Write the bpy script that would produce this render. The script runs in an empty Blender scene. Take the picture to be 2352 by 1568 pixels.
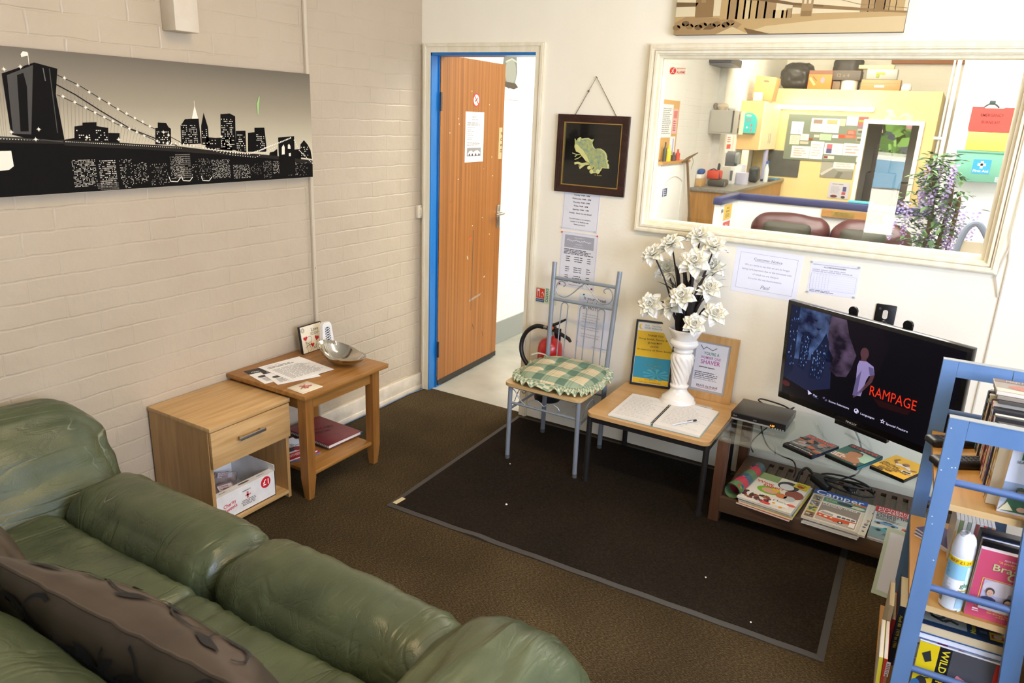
import bpy, bmesh, math, random
from math import sin, cos, pi, radians, sqrt
from mathutils import Vector, Matrix, noise
SC = bpy.context.scene
COL = SC.collection
rnd = random.Random(7)
V = Vector

# ---------------------------------------------------------------- materials
def lin(h):
    h = h.lstrip('#')
    c = [int(h[i:i + 2], 16) / 255 for i in (0, 2, 4)]
    return tuple((x / 12.92 if x <= .04045 else ((x + .055) / 1.055) ** 2.4) for x in c) + (1,)
MATS = {}
def mat(color, rough=.5, metal=0, spec=.5, bump=None, vary=None, coat=0, emit=0, name=None):
    """principled material; vary=(scale, colour2, stretch) noise between two colours; bump=(scale, strength, distance)"""
    key = (color, rough, metal, spec, bump, vary, coat, emit)
    if key in MATS: return MATS[key]
    m = bpy.data.materials.new(name or 'paint_' + color.strip('#')); m.use_nodes = True
    nt = m.node_tree; b = nt.nodes['Principled BSDF']
    b.inputs['Base Color'].default_value = lin(color)
    b.inputs['Roughness'].default_value = rough
    b.inputs['Metallic'].default_value = metal
    b.inputs['Specular IOR Level'].default_value = spec
    b.inputs['Coat Weight'].default_value = coat
    if emit:
        b.inputs['Emission Color'].default_value = lin(color)
        b.inputs['Emission Strength'].default_value = emit
    m.diffuse_color = lin(color)
    if vary or bump:
        tc = nt.nodes.new('ShaderNodeTexCoord')
    if vary:
        mp = nt.nodes.new('ShaderNodeMapping'); mp.inputs['Scale'].default_value = vary[2] if len(vary) > 2 else (1, 1, 1)
        nz = nt.nodes.new('ShaderNodeTexNoise'); nz.inputs['Scale'].default_value = vary[0]; nz.inputs['Detail'].default_value = 5
        cr = nt.nodes.new('ShaderNodeValToRGB')
        cr.color_ramp.elements[0].position = .35; cr.color_ramp.elements[1].position = .65
        cr.color_ramp.elements[0].color = lin(color); cr.color_ramp.elements[1].color = lin(vary[1])
        L = nt.links.new
        L(tc.outputs['Object'], mp.inputs['Vector']); L(mp.outputs[0], nz.inputs['Vector'])
        L(nz.outputs[0], cr.inputs[0]); L(cr.outputs[0], b.inputs['Base Color'])
    if bump:
        nb = nt.nodes.new('ShaderNodeTexNoise'); nb.inputs['Scale'].default_value = bump[0]; nb.inputs['Detail'].default_value = 4
        bp = nt.nodes.new('ShaderNodeBump'); bp.inputs['Strength'].default_value = bump[1]
        bp.inputs['Distance'].default_value = bump[2] if len(bump) > 2 else .002
        nt.links.new(tc.outputs['Object'], nb.inputs['Vector'])
        nt.links.new(nb.outputs[0], bp.inputs['Height']); nt.links.new(bp.outputs[0], b.inputs['Normal'])
    MATS[key] = m
    return m
def node_mat(name, fn):
    m = bpy.data.materials.new(name); m.use_nodes = True
    nt = m.node_tree
    fn(nt, nt.nodes, nt.links.new, nt.nodes['Principled BSDF'])
    return m

# ---------------------------------------------------------------- mesh builder
class MB:
    def __init__(s): s.v = []; s.f = []; s.mi = []; s.mats = []
    def idx(s, m):
        if m not in s.mats: s.mats.append(m)
        return s.mats.index(m)
    def add(s, vs, fs, m, M=None):
        o = len(s.v); k = s.idx(m)
        if M is not None: vs = [M @ V(p) for p in vs]
        s.v += [tuple(p) for p in vs]
        s.f += [tuple(i + o for i in f) for f in fs]; s.mi += [k] * len(fs)
        return s
    def addbm(s, bm, m, M=None):
        bm.verts.index_update()
        s.add([v.co[:] for v in bm.verts], [[v.index for v in f.verts] for f in bm.faces], m, M); bm.free(); return s
    def box(s, x0, x1, y0, y1, z0, z1, m, bev=0, M=None, seg=2):
        if not bev:
            vs = [(x, y, z) for z in (z0, z1) for y in (y0, y1) for x in (x0, x1)]
            return s.add(vs, [(0, 2, 3, 1), (4, 5, 7, 6), (0, 1, 5, 4), (2, 6, 7, 3), (0, 4, 6, 2), (1, 3, 7, 5)], m, M)
        bm = bmesh.new(); bmesh.ops.create_cube(bm, size=1)
        for v in bm.verts: v.co = V(((x0 + x1) / 2 + v.co.x * (x1 - x0), (y0 + y1) / 2 + v.co.y * (y1 - y0), (z0 + z1) / 2 + v.co.z * (z1 - z0)))
        bmesh.ops.bevel(bm, geom=bm.edges[:], offset=bev, segments=seg, affect='EDGES', profile=.5)
        return s.addbm(bm, m, M)
    def rings(s, R, m, caps=True, closed=False, M=None):
        n = len(R[0]); vs = [p for r in R for p in r]; fs = []
        K = len(R)
        for i in range(K if closed else K - 1):
            a = i * n; b = ((i + 1) % K) * n
            for j in range(n):
                k = (j + 1) % n; fs.append((a + j, a + k, b + k, b + j))
        if caps and not closed: fs += [tuple(range(n))[::-1], tuple(range((K - 1) * n, K * n))]
        return s.add(vs, fs, m, M)
    def tube(s, pts, r, m, n=8, closed=False, caps=True, M=None, flat=1):
        pts = [V(p) for p in pts]; K = len(pts); R = []; up = None
        for i, p in enumerate(pts):
            a = pts[i - 1] if (i or closed) else p; b = pts[(i + 1) % K] if (i < K - 1 or closed) else p
            t = (b - a).normalized()
            if up is None:
                up = t.orthogonal().normalized()
            else:
                up = (up - t * up.dot(t)); up = up.normalized() if up.length > 1e-6 else t.orthogonal().normalized()
            w = t.cross(up); q = r[i] if isinstance(r, (list, tuple)) else r
            R.append([p + (up * cos(2 * pi * j / n) + w * sin(2 * pi * j / n) * flat) * q for j in range(n)])
        return s.rings(R, m, caps, closed, M)
    def cyl(s, p0, p1, r, m, n=16, r1=None, M=None):
        return s.tube([p0, p1], [r, r if r1 is None else r1], m, n, M=M)
    def lathe(s, prof, m, n=32, M=None, fn=None):
        R = []
        for r, z in prof:
            ring = []
            for j in range(n):
                a = 2 * pi * j / n; q = r
                if fn: q = fn(r, z, a)
                ring.append((q * cos(a), q * sin(a), z))
            R.append(ring)
        return s.rings(R, m, True, False, M)
    def grid(s, fn, nu, nv, m, M=None, flip=False):
        vs = [fn(i / nu, j / nv) for j in range(nv + 1) for i in range(nu + 1)]
        w = nu + 1
        fs = [(j * w + i, j * w + i + 1, (j + 1) * w + i + 1, (j + 1) * w + i) for j in range(nv) for i in range(nu)]
        if flip: fs = [f[::-1] for f in fs]
        return s.add(vs, fs, m, M)
    def prism(s, poly, O, R, U, d, m):
        """2-D outline on the plane O,R,U, pushed d along the normal"""
        O, R, U = V(O), V(R), V(U); N = R.cross(U); n = len(poly)
        a = [O + R * x + U * y for x, y in poly]; b = [p + N * d for p in a]
        fs = [tuple(range(n))[::-1], tuple(range(n, 2 * n))] + [(i, (i + 1) % n, (i + 1) % n + n, i + n) for i in range(n)]
        return s.add(a + b, fs, m)
    def mesh(s, name, M=None, smooth=35):
        me = bpy.data.meshes.new(name)
        vs = s.v if M is None else [tuple(M @ V(p)) for p in s.v]
        me.from_pydata(vs, [], s.f)
        for m in s.mats: me.materials.append(m)
        me.polygons.foreach_set('material_index', s.mi)
        if smooth:
            me.polygons.foreach_set('use_smooth', [True] * len(s.f))
            me.update(); me.set_sharp_from_angle(angle=radians(smooth))
        me.update()
        return me

WM = {}
def thing(name, label, cat, loc=(0, 0, 0), rz=0, group=None, rot=None):
    o = bpy.data.objects.new(name, None); COL.objects.link(o)
    o.empty_display_size = .05
    o.location = loc; o.rotation_euler = rot or (0, 0, rz)
    o['label'] = label; o['category'] = cat
    if group: o['group'] = group
    WM[o] = Matrix.LocRotScale(V(loc), o.rotation_euler.to_quaternion(), None)
    return o
def part(name, mb, par, world=True, label=None, smooth=35, stuff=False):
    """one mesh part of a thing (or of a part); world=True: vertices were given in room coordinates"""
    M = WM[par].inverted() if world else None
    o = bpy.data.objects.new(name, mb.mesh(name, M, smooth)); COL.objects.link(o)
    o.parent = par; WM[o] = WM[par]
    if label: o['label'] = label
    if stuff: o['kind'] = 'stuff'
    return o
def solo(name, mb, label, cat, group=None, smooth=35, org=None, stuff=False):
    """a thing that is one mesh; its origin goes to the middle of its base"""
    if org is None:
        xs, ys, zs = zip(*mb.v); org = ((min(xs) + max(xs)) / 2, (min(ys) + max(ys)) / 2, min(zs))
    o = bpy.data.objects.new(name, mb.mesh(name, Matrix.Translation(-V(org)), smooth)); COL.objects.link(o)
    o.location = org; o['label'] = label; o['category'] = cat
    if group: o['group'] = group
    if stuff: o['kind'] = 'stuff'
    WM[o] = Matrix.Translation(V(org))
    return o
def struct(name, mb, smooth=35, par=None):
    if par: return part(name, mb, par, True, smooth=smooth)
    o = bpy.data.objects.new(name, mb.mesh(name, None, smooth)); COL.objects.link(o); o['kind'] = 'structure'
    WM[o] = Matrix.Identity(4); return o
def struct_empty(name, loc):
    o = bpy.data.objects.new(name, None); COL.objects.link(o); o.location = loc; o['kind'] = 'structure'
    WM[o] = Matrix.Translation(V(loc)); return o
def copy_thing(o, loc=None, rz=None, label=None, group=None):
    c = o.copy(); COL.objects.link(c)
    if loc is not None: c.location = loc
    if rz is not None: c.rotation_euler = (0, 0, rz)
    if label: c['label'] = label
    if group: c['group'] = group
    for ch in o.children:
        d = ch.copy(); COL.objects.link(d); d.parent = c
        for g in ch.children:
            e = g.copy(); COL.objects.link(e); e.parent = d
    return c

# ---------------------------------------------------------------- printing
GLYPH = {}
def glyphs(txt, bold):
    k = (txt, bold)
    if k not in GLYPH:
        cu = bpy.data.curves.new('lettering', 'FONT'); cu.body = txt; cu.size = 1; cu.resolution_u = 2; cu.offset = .011 if bold else 0
        cu.space_line = 1
        ob = bpy.data.objects.new('lettering', cu)
        me = ob.to_mesh()
        GLYPH[k] = ([v.co[:2] for v in me.vertices], [tuple(p.vertices) for p in me.polygons])
        ob.to_mesh_clear(); bpy.data.objects.remove(ob); bpy.data.curves.remove(cu)
    return GLYPH[k]
class Ink:
    """print on a flat surface: O lower-left corner, R right, U up (unit vectors); layers sit a hair above each other"""
    def __init__(s, mb, O, R, U, eps=.0004, bend=None):
        s.mb = mb; s.O = V(O); s.R = V(R).normalized(); s.U = V(U).normalized(); s.N = s.R.cross(s.U); s.eps = eps; s.l = 1; s.bend = bend
    def P(s, x, y, l):
        if s.bend: return V(s.bend(x, y, l * s.eps))
        return s.O + s.R * x + s.U * y + s.N * (s.eps * l)
    def poly(s, pts, m, l=None):
        l = s.l if l is None else l
        a = sum(pts[i - 1][0] * pts[i][1] - pts[i][0] * pts[i - 1][1] for i in range(len(pts)))
        if a < 0: pts = pts[::-1]
        s.mb.add([s.P(x, y, l) for x, y in pts], [tuple(range(len(pts)))], m); return s
    def rect(s, x0, y0, x1, y1, m, l=None): return s.poly([(x0, y0), (x1, y0), (x1, y1), (x0, y1)], m, l)
    def ell(s, x, y, a, b, m, l=None, n=20, rot=0):
        c, d = cos(rot), sin(rot)
        return s.poly([(x + a * cos(t) * c - b * sin(t) * d, y + a * cos(t) * d + b * sin(t) * c) for t in (2 * pi * i / n for i in range(n))], m, l)
    def line(s, pts, w, m, l=None):
        for (x0, y0), (x1, y1) in zip(pts, pts[1:]):
            d = sqrt((x1 - x0) ** 2 + (y1 - y0) ** 2) or 1; nx, ny = -(y1 - y0) / d * w / 2, (x1 - x0) / d * w / 2
            s.poly([(x0 - nx, y0 - ny), (x1 - nx, y1 - ny), (x1 + nx, y1 + ny), (x0 + nx, y0 + ny)], m, l)
        return s
    def frame(s, x0, y0, x1, y1, w, m, l=None):
        return s.line([(x0, y0), (x1, y0), (x1, y1), (x0, y1), (x0, y0)], w, m, l)
    def text(s, t, x, y, size, m, al='l', bold=False, l=None, width=None, shear=0, rot=0):
        """size = cap height; width squeezes the line to that width"""
        vs, fs = glyphs(t, bold); l = s.l + 1 if l is None else l
        if not vs: return s
        k = size / .70; x0 = min(v[0] for v in vs); x1 = max(v[0] for v in vs)
        kx = k if width is None else width / (x1 - x0)
        w = (x1 - x0) * kx; ox = {'l': 0, 'c': -w / 2, 'r': -w}[al]
        c, d = cos(rot), sin(rot); out = []
        for a, b in vs:
            px = ox + (a - x0) * kx + shear * b * k; py = b * k
            out.append(s.P(x + px * c - py * d, y + px * d + py * c, l))
        s.mb.add(out, fs, m); return s
    def greek(s, x0, y0, x1, y1, n, m, l=None, fill=.5, al='l', seed=1):
        """n lines of print too small to read: rows of short word strokes"""
        r = random.Random(seed); h = (y1 - y0) / n
        for i in range(n):
            y = y1 - (i + .5) * h; end = x0 + (x1 - x0) * r.uniform(.72, 1); a = x0
            off = {'l': 0, 'c': (x1 - end) / 2}[al]
            while a < end:
                w = min(r.uniform(1.2, 4.5) * h, end - a)
                s.rect(a + off, y - h * fill / 2, a + w + off, y + h * fill / 2, m, l); a += w + .45 * h
        return s
def paper(O, R, U, w, h, m, th=.0006, mb=None):
    """thin sheet with a real thickness; returns (mb, ink) with ink on its front"""
    mb = mb or MB(); O, R, U = V(O), V(R).normalized(), V(U).normalized(); N = R.cross(U)
    mb.prism([(0, 0), (w, 0), (w, h), (0, h)], O, R, U, th, m)
    return mb, Ink(mb, O + N * th, R, U)
K = lambda h, r=.55: mat(h, r)
X_, Y_, Z_ = V((1, 0, 0)), V((0, 1, 0)), V((0, 0, 1))
# ---------------------------------------------------------------- camera, world
cam = bpy.data.objects.new('camera', bpy.data.cameras.new('camera')); COL.objects.link(cam); SC.camera = cam
yaw, pitch, roll = radians(29.928), radians(-17.2695), radians(2.5152)
fw = V((-sin(yaw) * cos(pitch), cos(yaw) * cos(pitch), sin(pitch)))
r0 = V((cos(yaw), sin(yaw), 0)); u0 = r0.cross(fw)
r2 = r0 * cos(roll) + u0 * sin(roll); u2 = u0 * cos(roll) - r0 * sin(roll)
cam.matrix_world = Matrix(((r2.x, u2.x, -fw.x, 2.6454), (r2.y, u2.y, -fw.y, -3.4578), (r2.z, u2.z, -fw.z, 1.6677), (0, 0, 0, 1)))
cam.data.sensor_width = 36; cam.data.lens = 1675.1 / 2352 * 36; cam.data.clip_start = .02
cam.data.dof.use_dof = True; cam.data.dof.focus_distance = 3.1; cam.data.dof.aperture_fstop = 6.3
SC.view_settings.view_transform = 'Standard'; SC.view_settings.look = 'None'
SC.view_settings.exposure = 0; SC.view_settings.gamma = 1; SC.view_settings.use_curve_mapping = False
w = bpy.data.worlds.new('outside'); SC.world = w; w.use_nodes = True
bg = w.node_tree.nodes['Background']; bg.inputs['Color'].default_value = lin('#e6f0ff'); bg.inputs['Strength'].default_value = 2.0

# ---------------------------------------------------------------- setting materials
def brick_paint(name, c1, c2, course, length, axis, z0=0., y0=0., strength=.55, rough=.38):
    def fn(nt, N, L, b):
        tc = N.new('ShaderNodeTexCoord'); sp = N.new('ShaderNodeSeparateXYZ'); L(tc.outputs['Object'], sp.inputs[0])
        cb = N.new('ShaderNodeCombineXYZ'); L(sp.outputs[axis], cb.inputs[0]); L(sp.outputs['Z'], cb.inputs[1])
        wob = N.new('ShaderNodeTexNoise'); wob.inputs['Scale'].default_value = 9; L(tc.outputs['Object'], wob.inputs['Vector'])
        wa = N.new('ShaderNodeVectorMath'); wa.operation = 'MULTIPLY_ADD'; wa.inputs[1].default_value = (.014, .014, 0)
        L(wob.outputs['Color'], wa.inputs[0]); L(cb.outputs[0], wa.inputs[2])
        mp = N.new('ShaderNodeMapping'); mp.inputs['Location'].default_value = (y0, z0, 0); L(wa.outputs[0], mp.inputs['Vector'])
        br = N.new('ShaderNodeTexBrick'); L(mp.outputs[0], br.inputs['Vector']); br.offset = .5; br.squash = 1
        br.inputs['Scale'].default_value = 1; br.inputs['Brick Width'].default_value = length; br.inputs['Row Height'].default_value = course
        br.inputs['Mortar Size'].default_value = .0055; br.inputs['Mortar Smooth'].default_value = .75
        br.inputs['Color1'].default_value = (1, 1, 1, 1); br.inputs['Color2'].default_value = (.80, .80, .80, 1); br.inputs['Mortar'].default_value = (.30, .30, .30, 1)
        n1 = N.new('ShaderNodeTexNoise'); n1.inputs['Scale'].default_value = 26; n1.inputs['Detail'].default_value = 6; n1.inputs['Roughness'].default_value = .62; L(tc.outputs['Object'], n1.inputs['Vector'])
        n2 = N.new('ShaderNodeTexNoise'); n2.inputs['Scale'].default_value = 4; L(tc.outputs['Object'], n2.inputs['Vector'])
        # paint-filled joints: the depth of the joints comes and goes along the wall
        mr = N.new('ShaderNodeMapRange'); mr.inputs[1].default_value = .35; mr.inputs[2].default_value = .65; mr.inputs[3].default_value = .25; mr.inputs[4].default_value = 1; L(n2.outputs[0], mr.inputs[0])
        a1 = N.new('ShaderNodeMath'); a1.operation = 'MULTIPLY'; L(br.outputs['Color'], a1.inputs[0]); L(mr.outputs[0], a1.inputs[1])
        a2 = N.new('ShaderNodeMath'); a2.operation = 'MULTIPLY_ADD'; a2.inputs[1].default_value = .75; L(n1.outputs[0], a2.inputs[0]); L(a1.outputs[0], a2.inputs[2])
        bp = N.new('ShaderNodeBump'); bp.inputs['Strength'].default_value = strength; bp.inputs['Distance'].default_value = .007
        L(a2.outputs[0], bp.inputs['Height']); L(bp.outputs[0], b.inputs['Normal'])
        mx = N.new('ShaderNodeMix'); mx.data_type = 'RGBA'; mx.inputs['A'].default_value = lin(c1); mx.inputs['B'].default_value = lin(c2); L(n2.outputs[0], mx.inputs['Factor'])
        L(mx.outputs['Result'], b.inputs['Base Color']); b.inputs['Roughness'].default_value = rough
    return node_mat(name, fn)
m_brick = brick_paint('painted_brick', '#c3b49c', '#b8a88f', .079, .235, 'Y', .041, .07, .46, .33)
m_brick_w = brick_paint('white_brick', '#f2efe8', '#ebe7df', .079, .235, 'Y', .041, .07, .4, .6)
m_block_w = brick_paint('white_block', '#eef0f4', '#e6e8ee', .225, .45, 'X', .1, .07, .4, .6)
m_block_c = brick_paint('cream_block', '#f4f1e6', '#efe9da', .1, .45, 'X', .03, .07, .3, .6)
m_wall = mat('#f7f1e0', .55, bump=(60, .25, .003), vary=(3, '#f4edd9', (1, 1, .3)))
m_gloss = mat('#efe8d2', .28, vary=(30, '#e6dcc0', (1, 1, .2)), bump=(25, .12, .002))
m_skirt = mat('#ddd2bf', .4, bump=(14, .4, .006), vary=(12, '#c9bda8'))
def carpet_fn(c1, c2, c3, sc):
    def fn(nt, N, L, b):
        tc = N.new('ShaderNodeTexCoord')
        n1 = N.new('ShaderNodeTexNoise'); n1.inputs['Scale'].default_value = sc; n1.inputs['Detail'].default_value = 8; n1.inputs['Roughness'].default_value = .75; L(tc.outputs['Object'], n1.inputs['Vector'])
        mp = N.new('ShaderNodeMapping'); mp.inputs['Rotation'].default_value = (0, 0, .6); mp.inputs['Scale'].default_value = (.35, 1, 1); L(tc.outputs['Object'], mp.inputs['Vector'])
        n2 = N.new('ShaderNodeTexNoise'); n2.inputs['Scale'].default_value = sc * .9; n2.inputs['Detail'].default_value = 3; L(mp.outputs[0], n2.inputs['Vector'])
        n3 = N.new('ShaderNodeTexNoise'); n3.inputs['Scale'].default_value = 2.2; L(tc.outputs['Object'], n3.inputs['Vector'])
        ad = N.new('ShaderNodeMath'); ad.operation = 'ADD'; L(n1.outputs[0], ad.inputs[0]); L(n2.outputs[0], ad.inputs[1])
        ad2 = N.new('ShaderNodeMath'); ad2.operation = 'MULTIPLY_ADD'; ad2.inputs[1].default_value = .35; L(n3.outputs[0], ad2.inputs[0]); L(ad.outputs[0], ad2.inputs[2])
        cr = N.new('ShaderNodeValToRGB'); cr.color_ramp.elements[0].position = .92 / 2; cr.color_ramp.elements[1].position = 1.45 / 2
        dv = N.new('ShaderNodeMath'); dv.operation = 'MULTIPLY'; dv.inputs[1].default_value = .5; L(ad2.outputs[0], dv.inputs[0]); L(dv.outputs[0], cr.inputs[0])
        e = cr.color_ramp.elements; e[0].color = lin(c1); e[1].color = lin(c3); x = e.new(.59); x.color = lin(c2)
        L(cr.outputs[0], b.inputs['Base Color']); b.inputs['Roughness'].default_value = .95; b.inputs['Specular IOR Level'].default_value = .1
        bp = N.new('ShaderNodeBump'); bp.inputs['Strength'].default_value = .6; bp.inputs['Distance'].default_value = .003; L(n1.outputs[0], bp.inputs['Height']); L(bp.outputs[0], b.inputs['Normal'])
    return fn
m_carpet = node_mat('brown_carpet', carpet_fn('#221b10', '#3d311e', '#625338', 320))
m_matpile = node_mat('dark_mat_pile', carpet_fn('#110d09', '#221c15', '#342a1e', 340))
m_conc = mat('#a9a79c', .35, vary=(3, '#8f8e84'), bump=(40, .1))
m_white = mat('#f1f0ea', .5)
def glass_fn(tint, ior=1.5):
    def fn(nt, N, L, b):
        N.remove(b); out = N['Material Output']
        t = N.new('ShaderNodeBsdfTransparent'); t.inputs[0].default_value = tint
        g = N.new('ShaderNodeBsdfGlossy'); g.inputs['Roughness'].default_value = 0; g.inputs[0].default_value = (1, 1, 1, 1)
        f = N.new('ShaderNodeFresnel'); ge = N.new('ShaderNodeNewGeometry'); mr = N.new('ShaderNodeMapRange'); mr.inputs[3].default_value = ior; mr.inputs[4].default_value = 1 / ior; L(ge.outputs['Backfacing'], mr.inputs[0]); L(mr.outputs[0], f.inputs['IOR'])
        m = N.new('ShaderNodeMixShader'); L(f.outputs[0], m.inputs[0]); L(t.outputs[0], m.inputs[1]); L(g.outputs[0], m.inputs[2]); L(m.outputs[0], out.inputs['Surface'])
    return fn
m_pane = node_mat('window_pane_glass', glass_fn((.985, .99, .985, 1)))
m_table_glass = node_mat('table_glass', glass_fn((.93, .97, .955, 1)))

# ---------------------------------------------------------------- setting
RX, FY, CZ = 4.3, -5.2, 2.75          # right wall, wall behind the camera, ceiling
m = MB(); m.box(-.3, RX + .1, FY - .1, .02, -.1, 0, m_carpet); struct('floor', m)
m = MB(); m.box(-.3, 6.5, .02, 10.4, -.1, -.001, m_conc); struct('floor_reception', m)
m = MB(); m.box(-.15, 0, FY, 0, 0, CZ, m_brick); struct('wall_left', m)
m = MB()
for a in ((-.15, .06, 0, CZ), (.06, .745, 1.98, CZ), (.745, 1.362, 0, CZ), (1.362, 2.828, 0, 1.178), (1.362, 2.828, 1.969, CZ), (2.828, RX, 0, CZ)):
    m.box(a[0], a[1], 0, .1, a[2], a[3], m_wall)
struct('wall_back', m)
# right wall with a daylight window, wall behind the camera with a half-glazed door (both out of the picture, they light the room)
WY0, WY1, WZ0, WZ1 = -3.6, -1.3, 1.0, 2.3
m = MB()
for a in ((FY, WY0, 0, CZ), (WY1, .1, 0, CZ), (WY0, WY1, 0, WZ0), (WY0, WY1, WZ1, CZ)):
    m.box(RX, RX + .12, a[0], a[1], a[2], a[3], m_wall)
struct('wall_right', m)
DX0, DX1, DZ = 1.75, 2.62, 2.0
m = MB()
for a in ((-.15, DX0, 0, CZ), (DX1, 3.3, 0, CZ), (3.3, 4.2, 0, 1.0), (3.3, 4.2, 2.15, CZ), (4.2, RX, 0, CZ), (DX0, DX1, DZ, CZ)):
    m.box(a[0], a[1], FY - .12, FY, a[2], a[3], m_wall)
struct('wall_front', m)
m = MB(); m.box(-.3, RX + .12, FY - .12, .1, CZ, CZ + .1, m_white); struct('ceiling', m)
# skirting of the left wall with its chipped top edge
m = MB(); m.box(0, .018, -5.19, -.005, 0, .105, m_skirt, .004); m.box(0, .024, -5.19, -.005, 0, .03, m_skirt, .003); struct('baseboard_left', m)

def ring(m, x0, x1, z0, z1, w, y0, y1, mt, bottom=True, wb=None):
    """mitred frame: outer rectangle, width w inwards, depth y0..y1"""
    wb = w if wb is None else wb
    o = [(x0, z0), (x0, z1), (x1, z1), (x1, z0)]; i = [(x0 + w, z0 + (wb if bottom else 0)), (x0 + w, z1 - w), (x1 - w, z1 - w), (x1 - w, z0 + (wb if bottom else 0))]
    for k in range(4 if bottom else 3):
        q = (k + 1) % 4
        P = [o[k], o[q], i[q], i[k]]
        vs = [(x, y0, z) for x, z in P] + [(x, y1, z) for x, z in P]
        m.add(vs, [(0, 1, 2, 3), (7, 6, 5, 4), (0, 4, 5, 1), (1, 5, 6, 2), (2, 6, 7, 3), (3, 7, 4, 0)], mt)
# interior window
t = struct_empty('window_1', (2.1, 0, 1.2))
m = MB()
ring(m, 1.333, 2.871, 1.140, 2.006, .043, -.016, 0, m_gloss); ring(m, 1.338, 2.866, 1.145, 2.001, .022, -.03, -.016, m_gloss)
ring(m, 1.343, 2.861, 1.150, 1.996, .010, -.036, -.03, m_gloss); ring(m, 1.364, 2.840, 1.171, 1.975, .010, -.024, -.016, m_gloss)
part('window_frame', m, t)
m = MB(); ring(m, 1.358, 2.832, 1.174, 1.973, .014, -.004, .10, m_gloss); ring(m, 1.372, 2.818, 1.188, 1.959, .012, .018, .036, m_gloss); ring(m, 1.372, 2.818, 1.188, 1.959, .012, .046, .1, m_gloss)
part('glazing_bead', m, t)
m = MB(); m.box(1.374, 2.816, .038, .043, 1.190, 1.957, m_pane); part('pane', m, t)
t['label'] = 'interior window with cream painted moulded frame looking into the reception'
# doorway and door
t = struct_empty('door_1', (.4, 0, 0))
m = MB(); ring(m, .023, .776, 0, 2.019, .047, -.016, 0, m_gloss, False); ring(m, .028, .771, 0, 2.014, .012, -.024, -.016, m_gloss, False); part('architrave', m, t)
m_blue = mat('#1c77c0', .32, vary=(18, '#1a6cb4', (1, 1, .2)))
m = MB(); m.box(.060, .076, -.012, .1, 0, 1.98, m_blue); m.box(.06, .745, -.012, .1, 1.958, 1.98, m_blue); m.box(.076, .084, .052, .1, 0, 1.958, m_blue); part('door_jamb', m, t)
m = MB(); m.box(.728, .745, -.012, .1, 0, 1.96, m_gloss); part('door_jamb', m, t)
def sapele(nt, N, L, b):
    tc = N.new('ShaderNodeTexCoord'); mp = N.new('ShaderNodeMapping'); mp.inputs['Scale'].default_value = (60, 60, .5); L(tc.outputs['Object'], mp.inputs['Vector'])
    nz = N.new('ShaderNodeTexNoise'); nz.inputs['Scale'].default_value = 1; nz.inputs['Detail'].default_value = 6; nz.inputs['Distortion'].default_value = .3; L(mp.outputs[0], nz.inputs['Vector'])
    cr = N.new('ShaderNodeValToRGB'); e = cr.color_ramp.elements; e[0].position = .3; e[0].color = lin('#804d20'); e[1].position = .72; e[1].color = lin('#ab7036'); L(nz.outputs[0], cr.inputs[0])
    L(cr.outputs[0], b.inputs['Base Color']); b.inputs['Roughness'].default_value = .38
m_sapele = node_mat('sapele_veneer', sapele)
DO, DT = V((.088, .06, 0)), V((.058, .80, 0)); DR = (DT - DO).normalized(); DN = DR.cross(Z_)     # leaf face: DR along it, DN out of it
DM = Matrix((( DR.x, DN.x, 0, DO.x), (DR.y, DN.y, 0, DO.y), (0, 0, 1, 0), (0, 0, 0, 1)))
m = MB(); m.box(0, .742, -.042, 0, .03, 1.97, m_sapele, M=DM); part('door_leaf', m, t)
m = MB(); m.box(-.003, 0, -.040, -.002, .03, 1.97, mat('#4a3018', .6, vary=(8, '#6d4a22', (1, 1, 6))), M=DM); part('door_edge', m, t, label='bare worn hinge edge of the door')
m = MB(); m.box(0, .742, -.044, .002, .012, .045, mat('#2d2a26', .6), M=DM); part('draught_strip', m, t)
steel = mat('#c9c9c4', .25, 1)
for z in (1.72, .25):
    m = MB(); m.cyl((.0, .004, z - .05), (.0, .004, z + .05), .007, mat('#5b5148', .45, .6), 10, M=DM); m.box(-.004, 0, -.03, .004, z - .05, z + .05, mat('#5c4a34', .5, .6), M=DM); part('hinge', m, t)
m = MB(); m.box(.690, .728, 0, .006, .935, 1.085, steel, .002, M=DM); m.cyl((.709, .006, 1.03), (.709, .045, 1.03), .009, steel, 12, M=DM); m.tube([(.709, .045, 1.03), (.69, .049, 1.03), (.60, .049, 1.03)], .008, steel, 10, M=DM)
part('lever_handle', m, t)
m = MB(); m.box(.683, .726, 0, .0015, 1.385, 1.583, mat('#d9c79a', .35, .5), M=DM)
ik = Ink(m, DM @ V((.683, .0015, 1.385)), DR, Z_)
for i, ch in enumerate('PUSH'): ik.text(ch, .0125 + .009, .160 - i * .036 , .022, K('#3a2f1c'), 'c', True, rot=-pi / 2)
part('push_plate', m, t, label='brass push plate lettered PUSH')
dpt = lambda u, z: DM @ V((u, .0003, z))
m, ik = paper(dpt(.269, 1.376), DR, Z_, .218, .297, mat('#e9e7e4', .6), .0006)
ik.text('Pauls M.O.T.', .109, .262, .010, K('#6b6560'), 'c'); ik.greek(.06, .246, .16, .256, 1, K('#a8a29c'), al='c'); ik.greek(.02, .215, .195, .238, 2, K('#9a948e'))
for i in range(7): ik.greek(.022, .200 - i * .0115, .03 + (.10, .05, .075, .06, .085, .06, .055)[i], .206 - i * .0115, 1, K('#8f8984'), seed=i)
ik.greek(.02, .098, .195, .122, 3, K('#9a948e')); ik.rect(.022, .035, .188, .086, K('#8d8b8a')); ik.poly([(.03, .05), (.05, .066), (.075, .070), (.095, .058), (.12, .068), (.15, .070), (.18, .056), (.178, .044), (.10, .040), (.035, .042)], K('#dcdad8'), 2)
for x in (.05, .085, .125, .165): ik.ell(x, .044, .008, .008, K('#3c3a3a'), 3)
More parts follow.
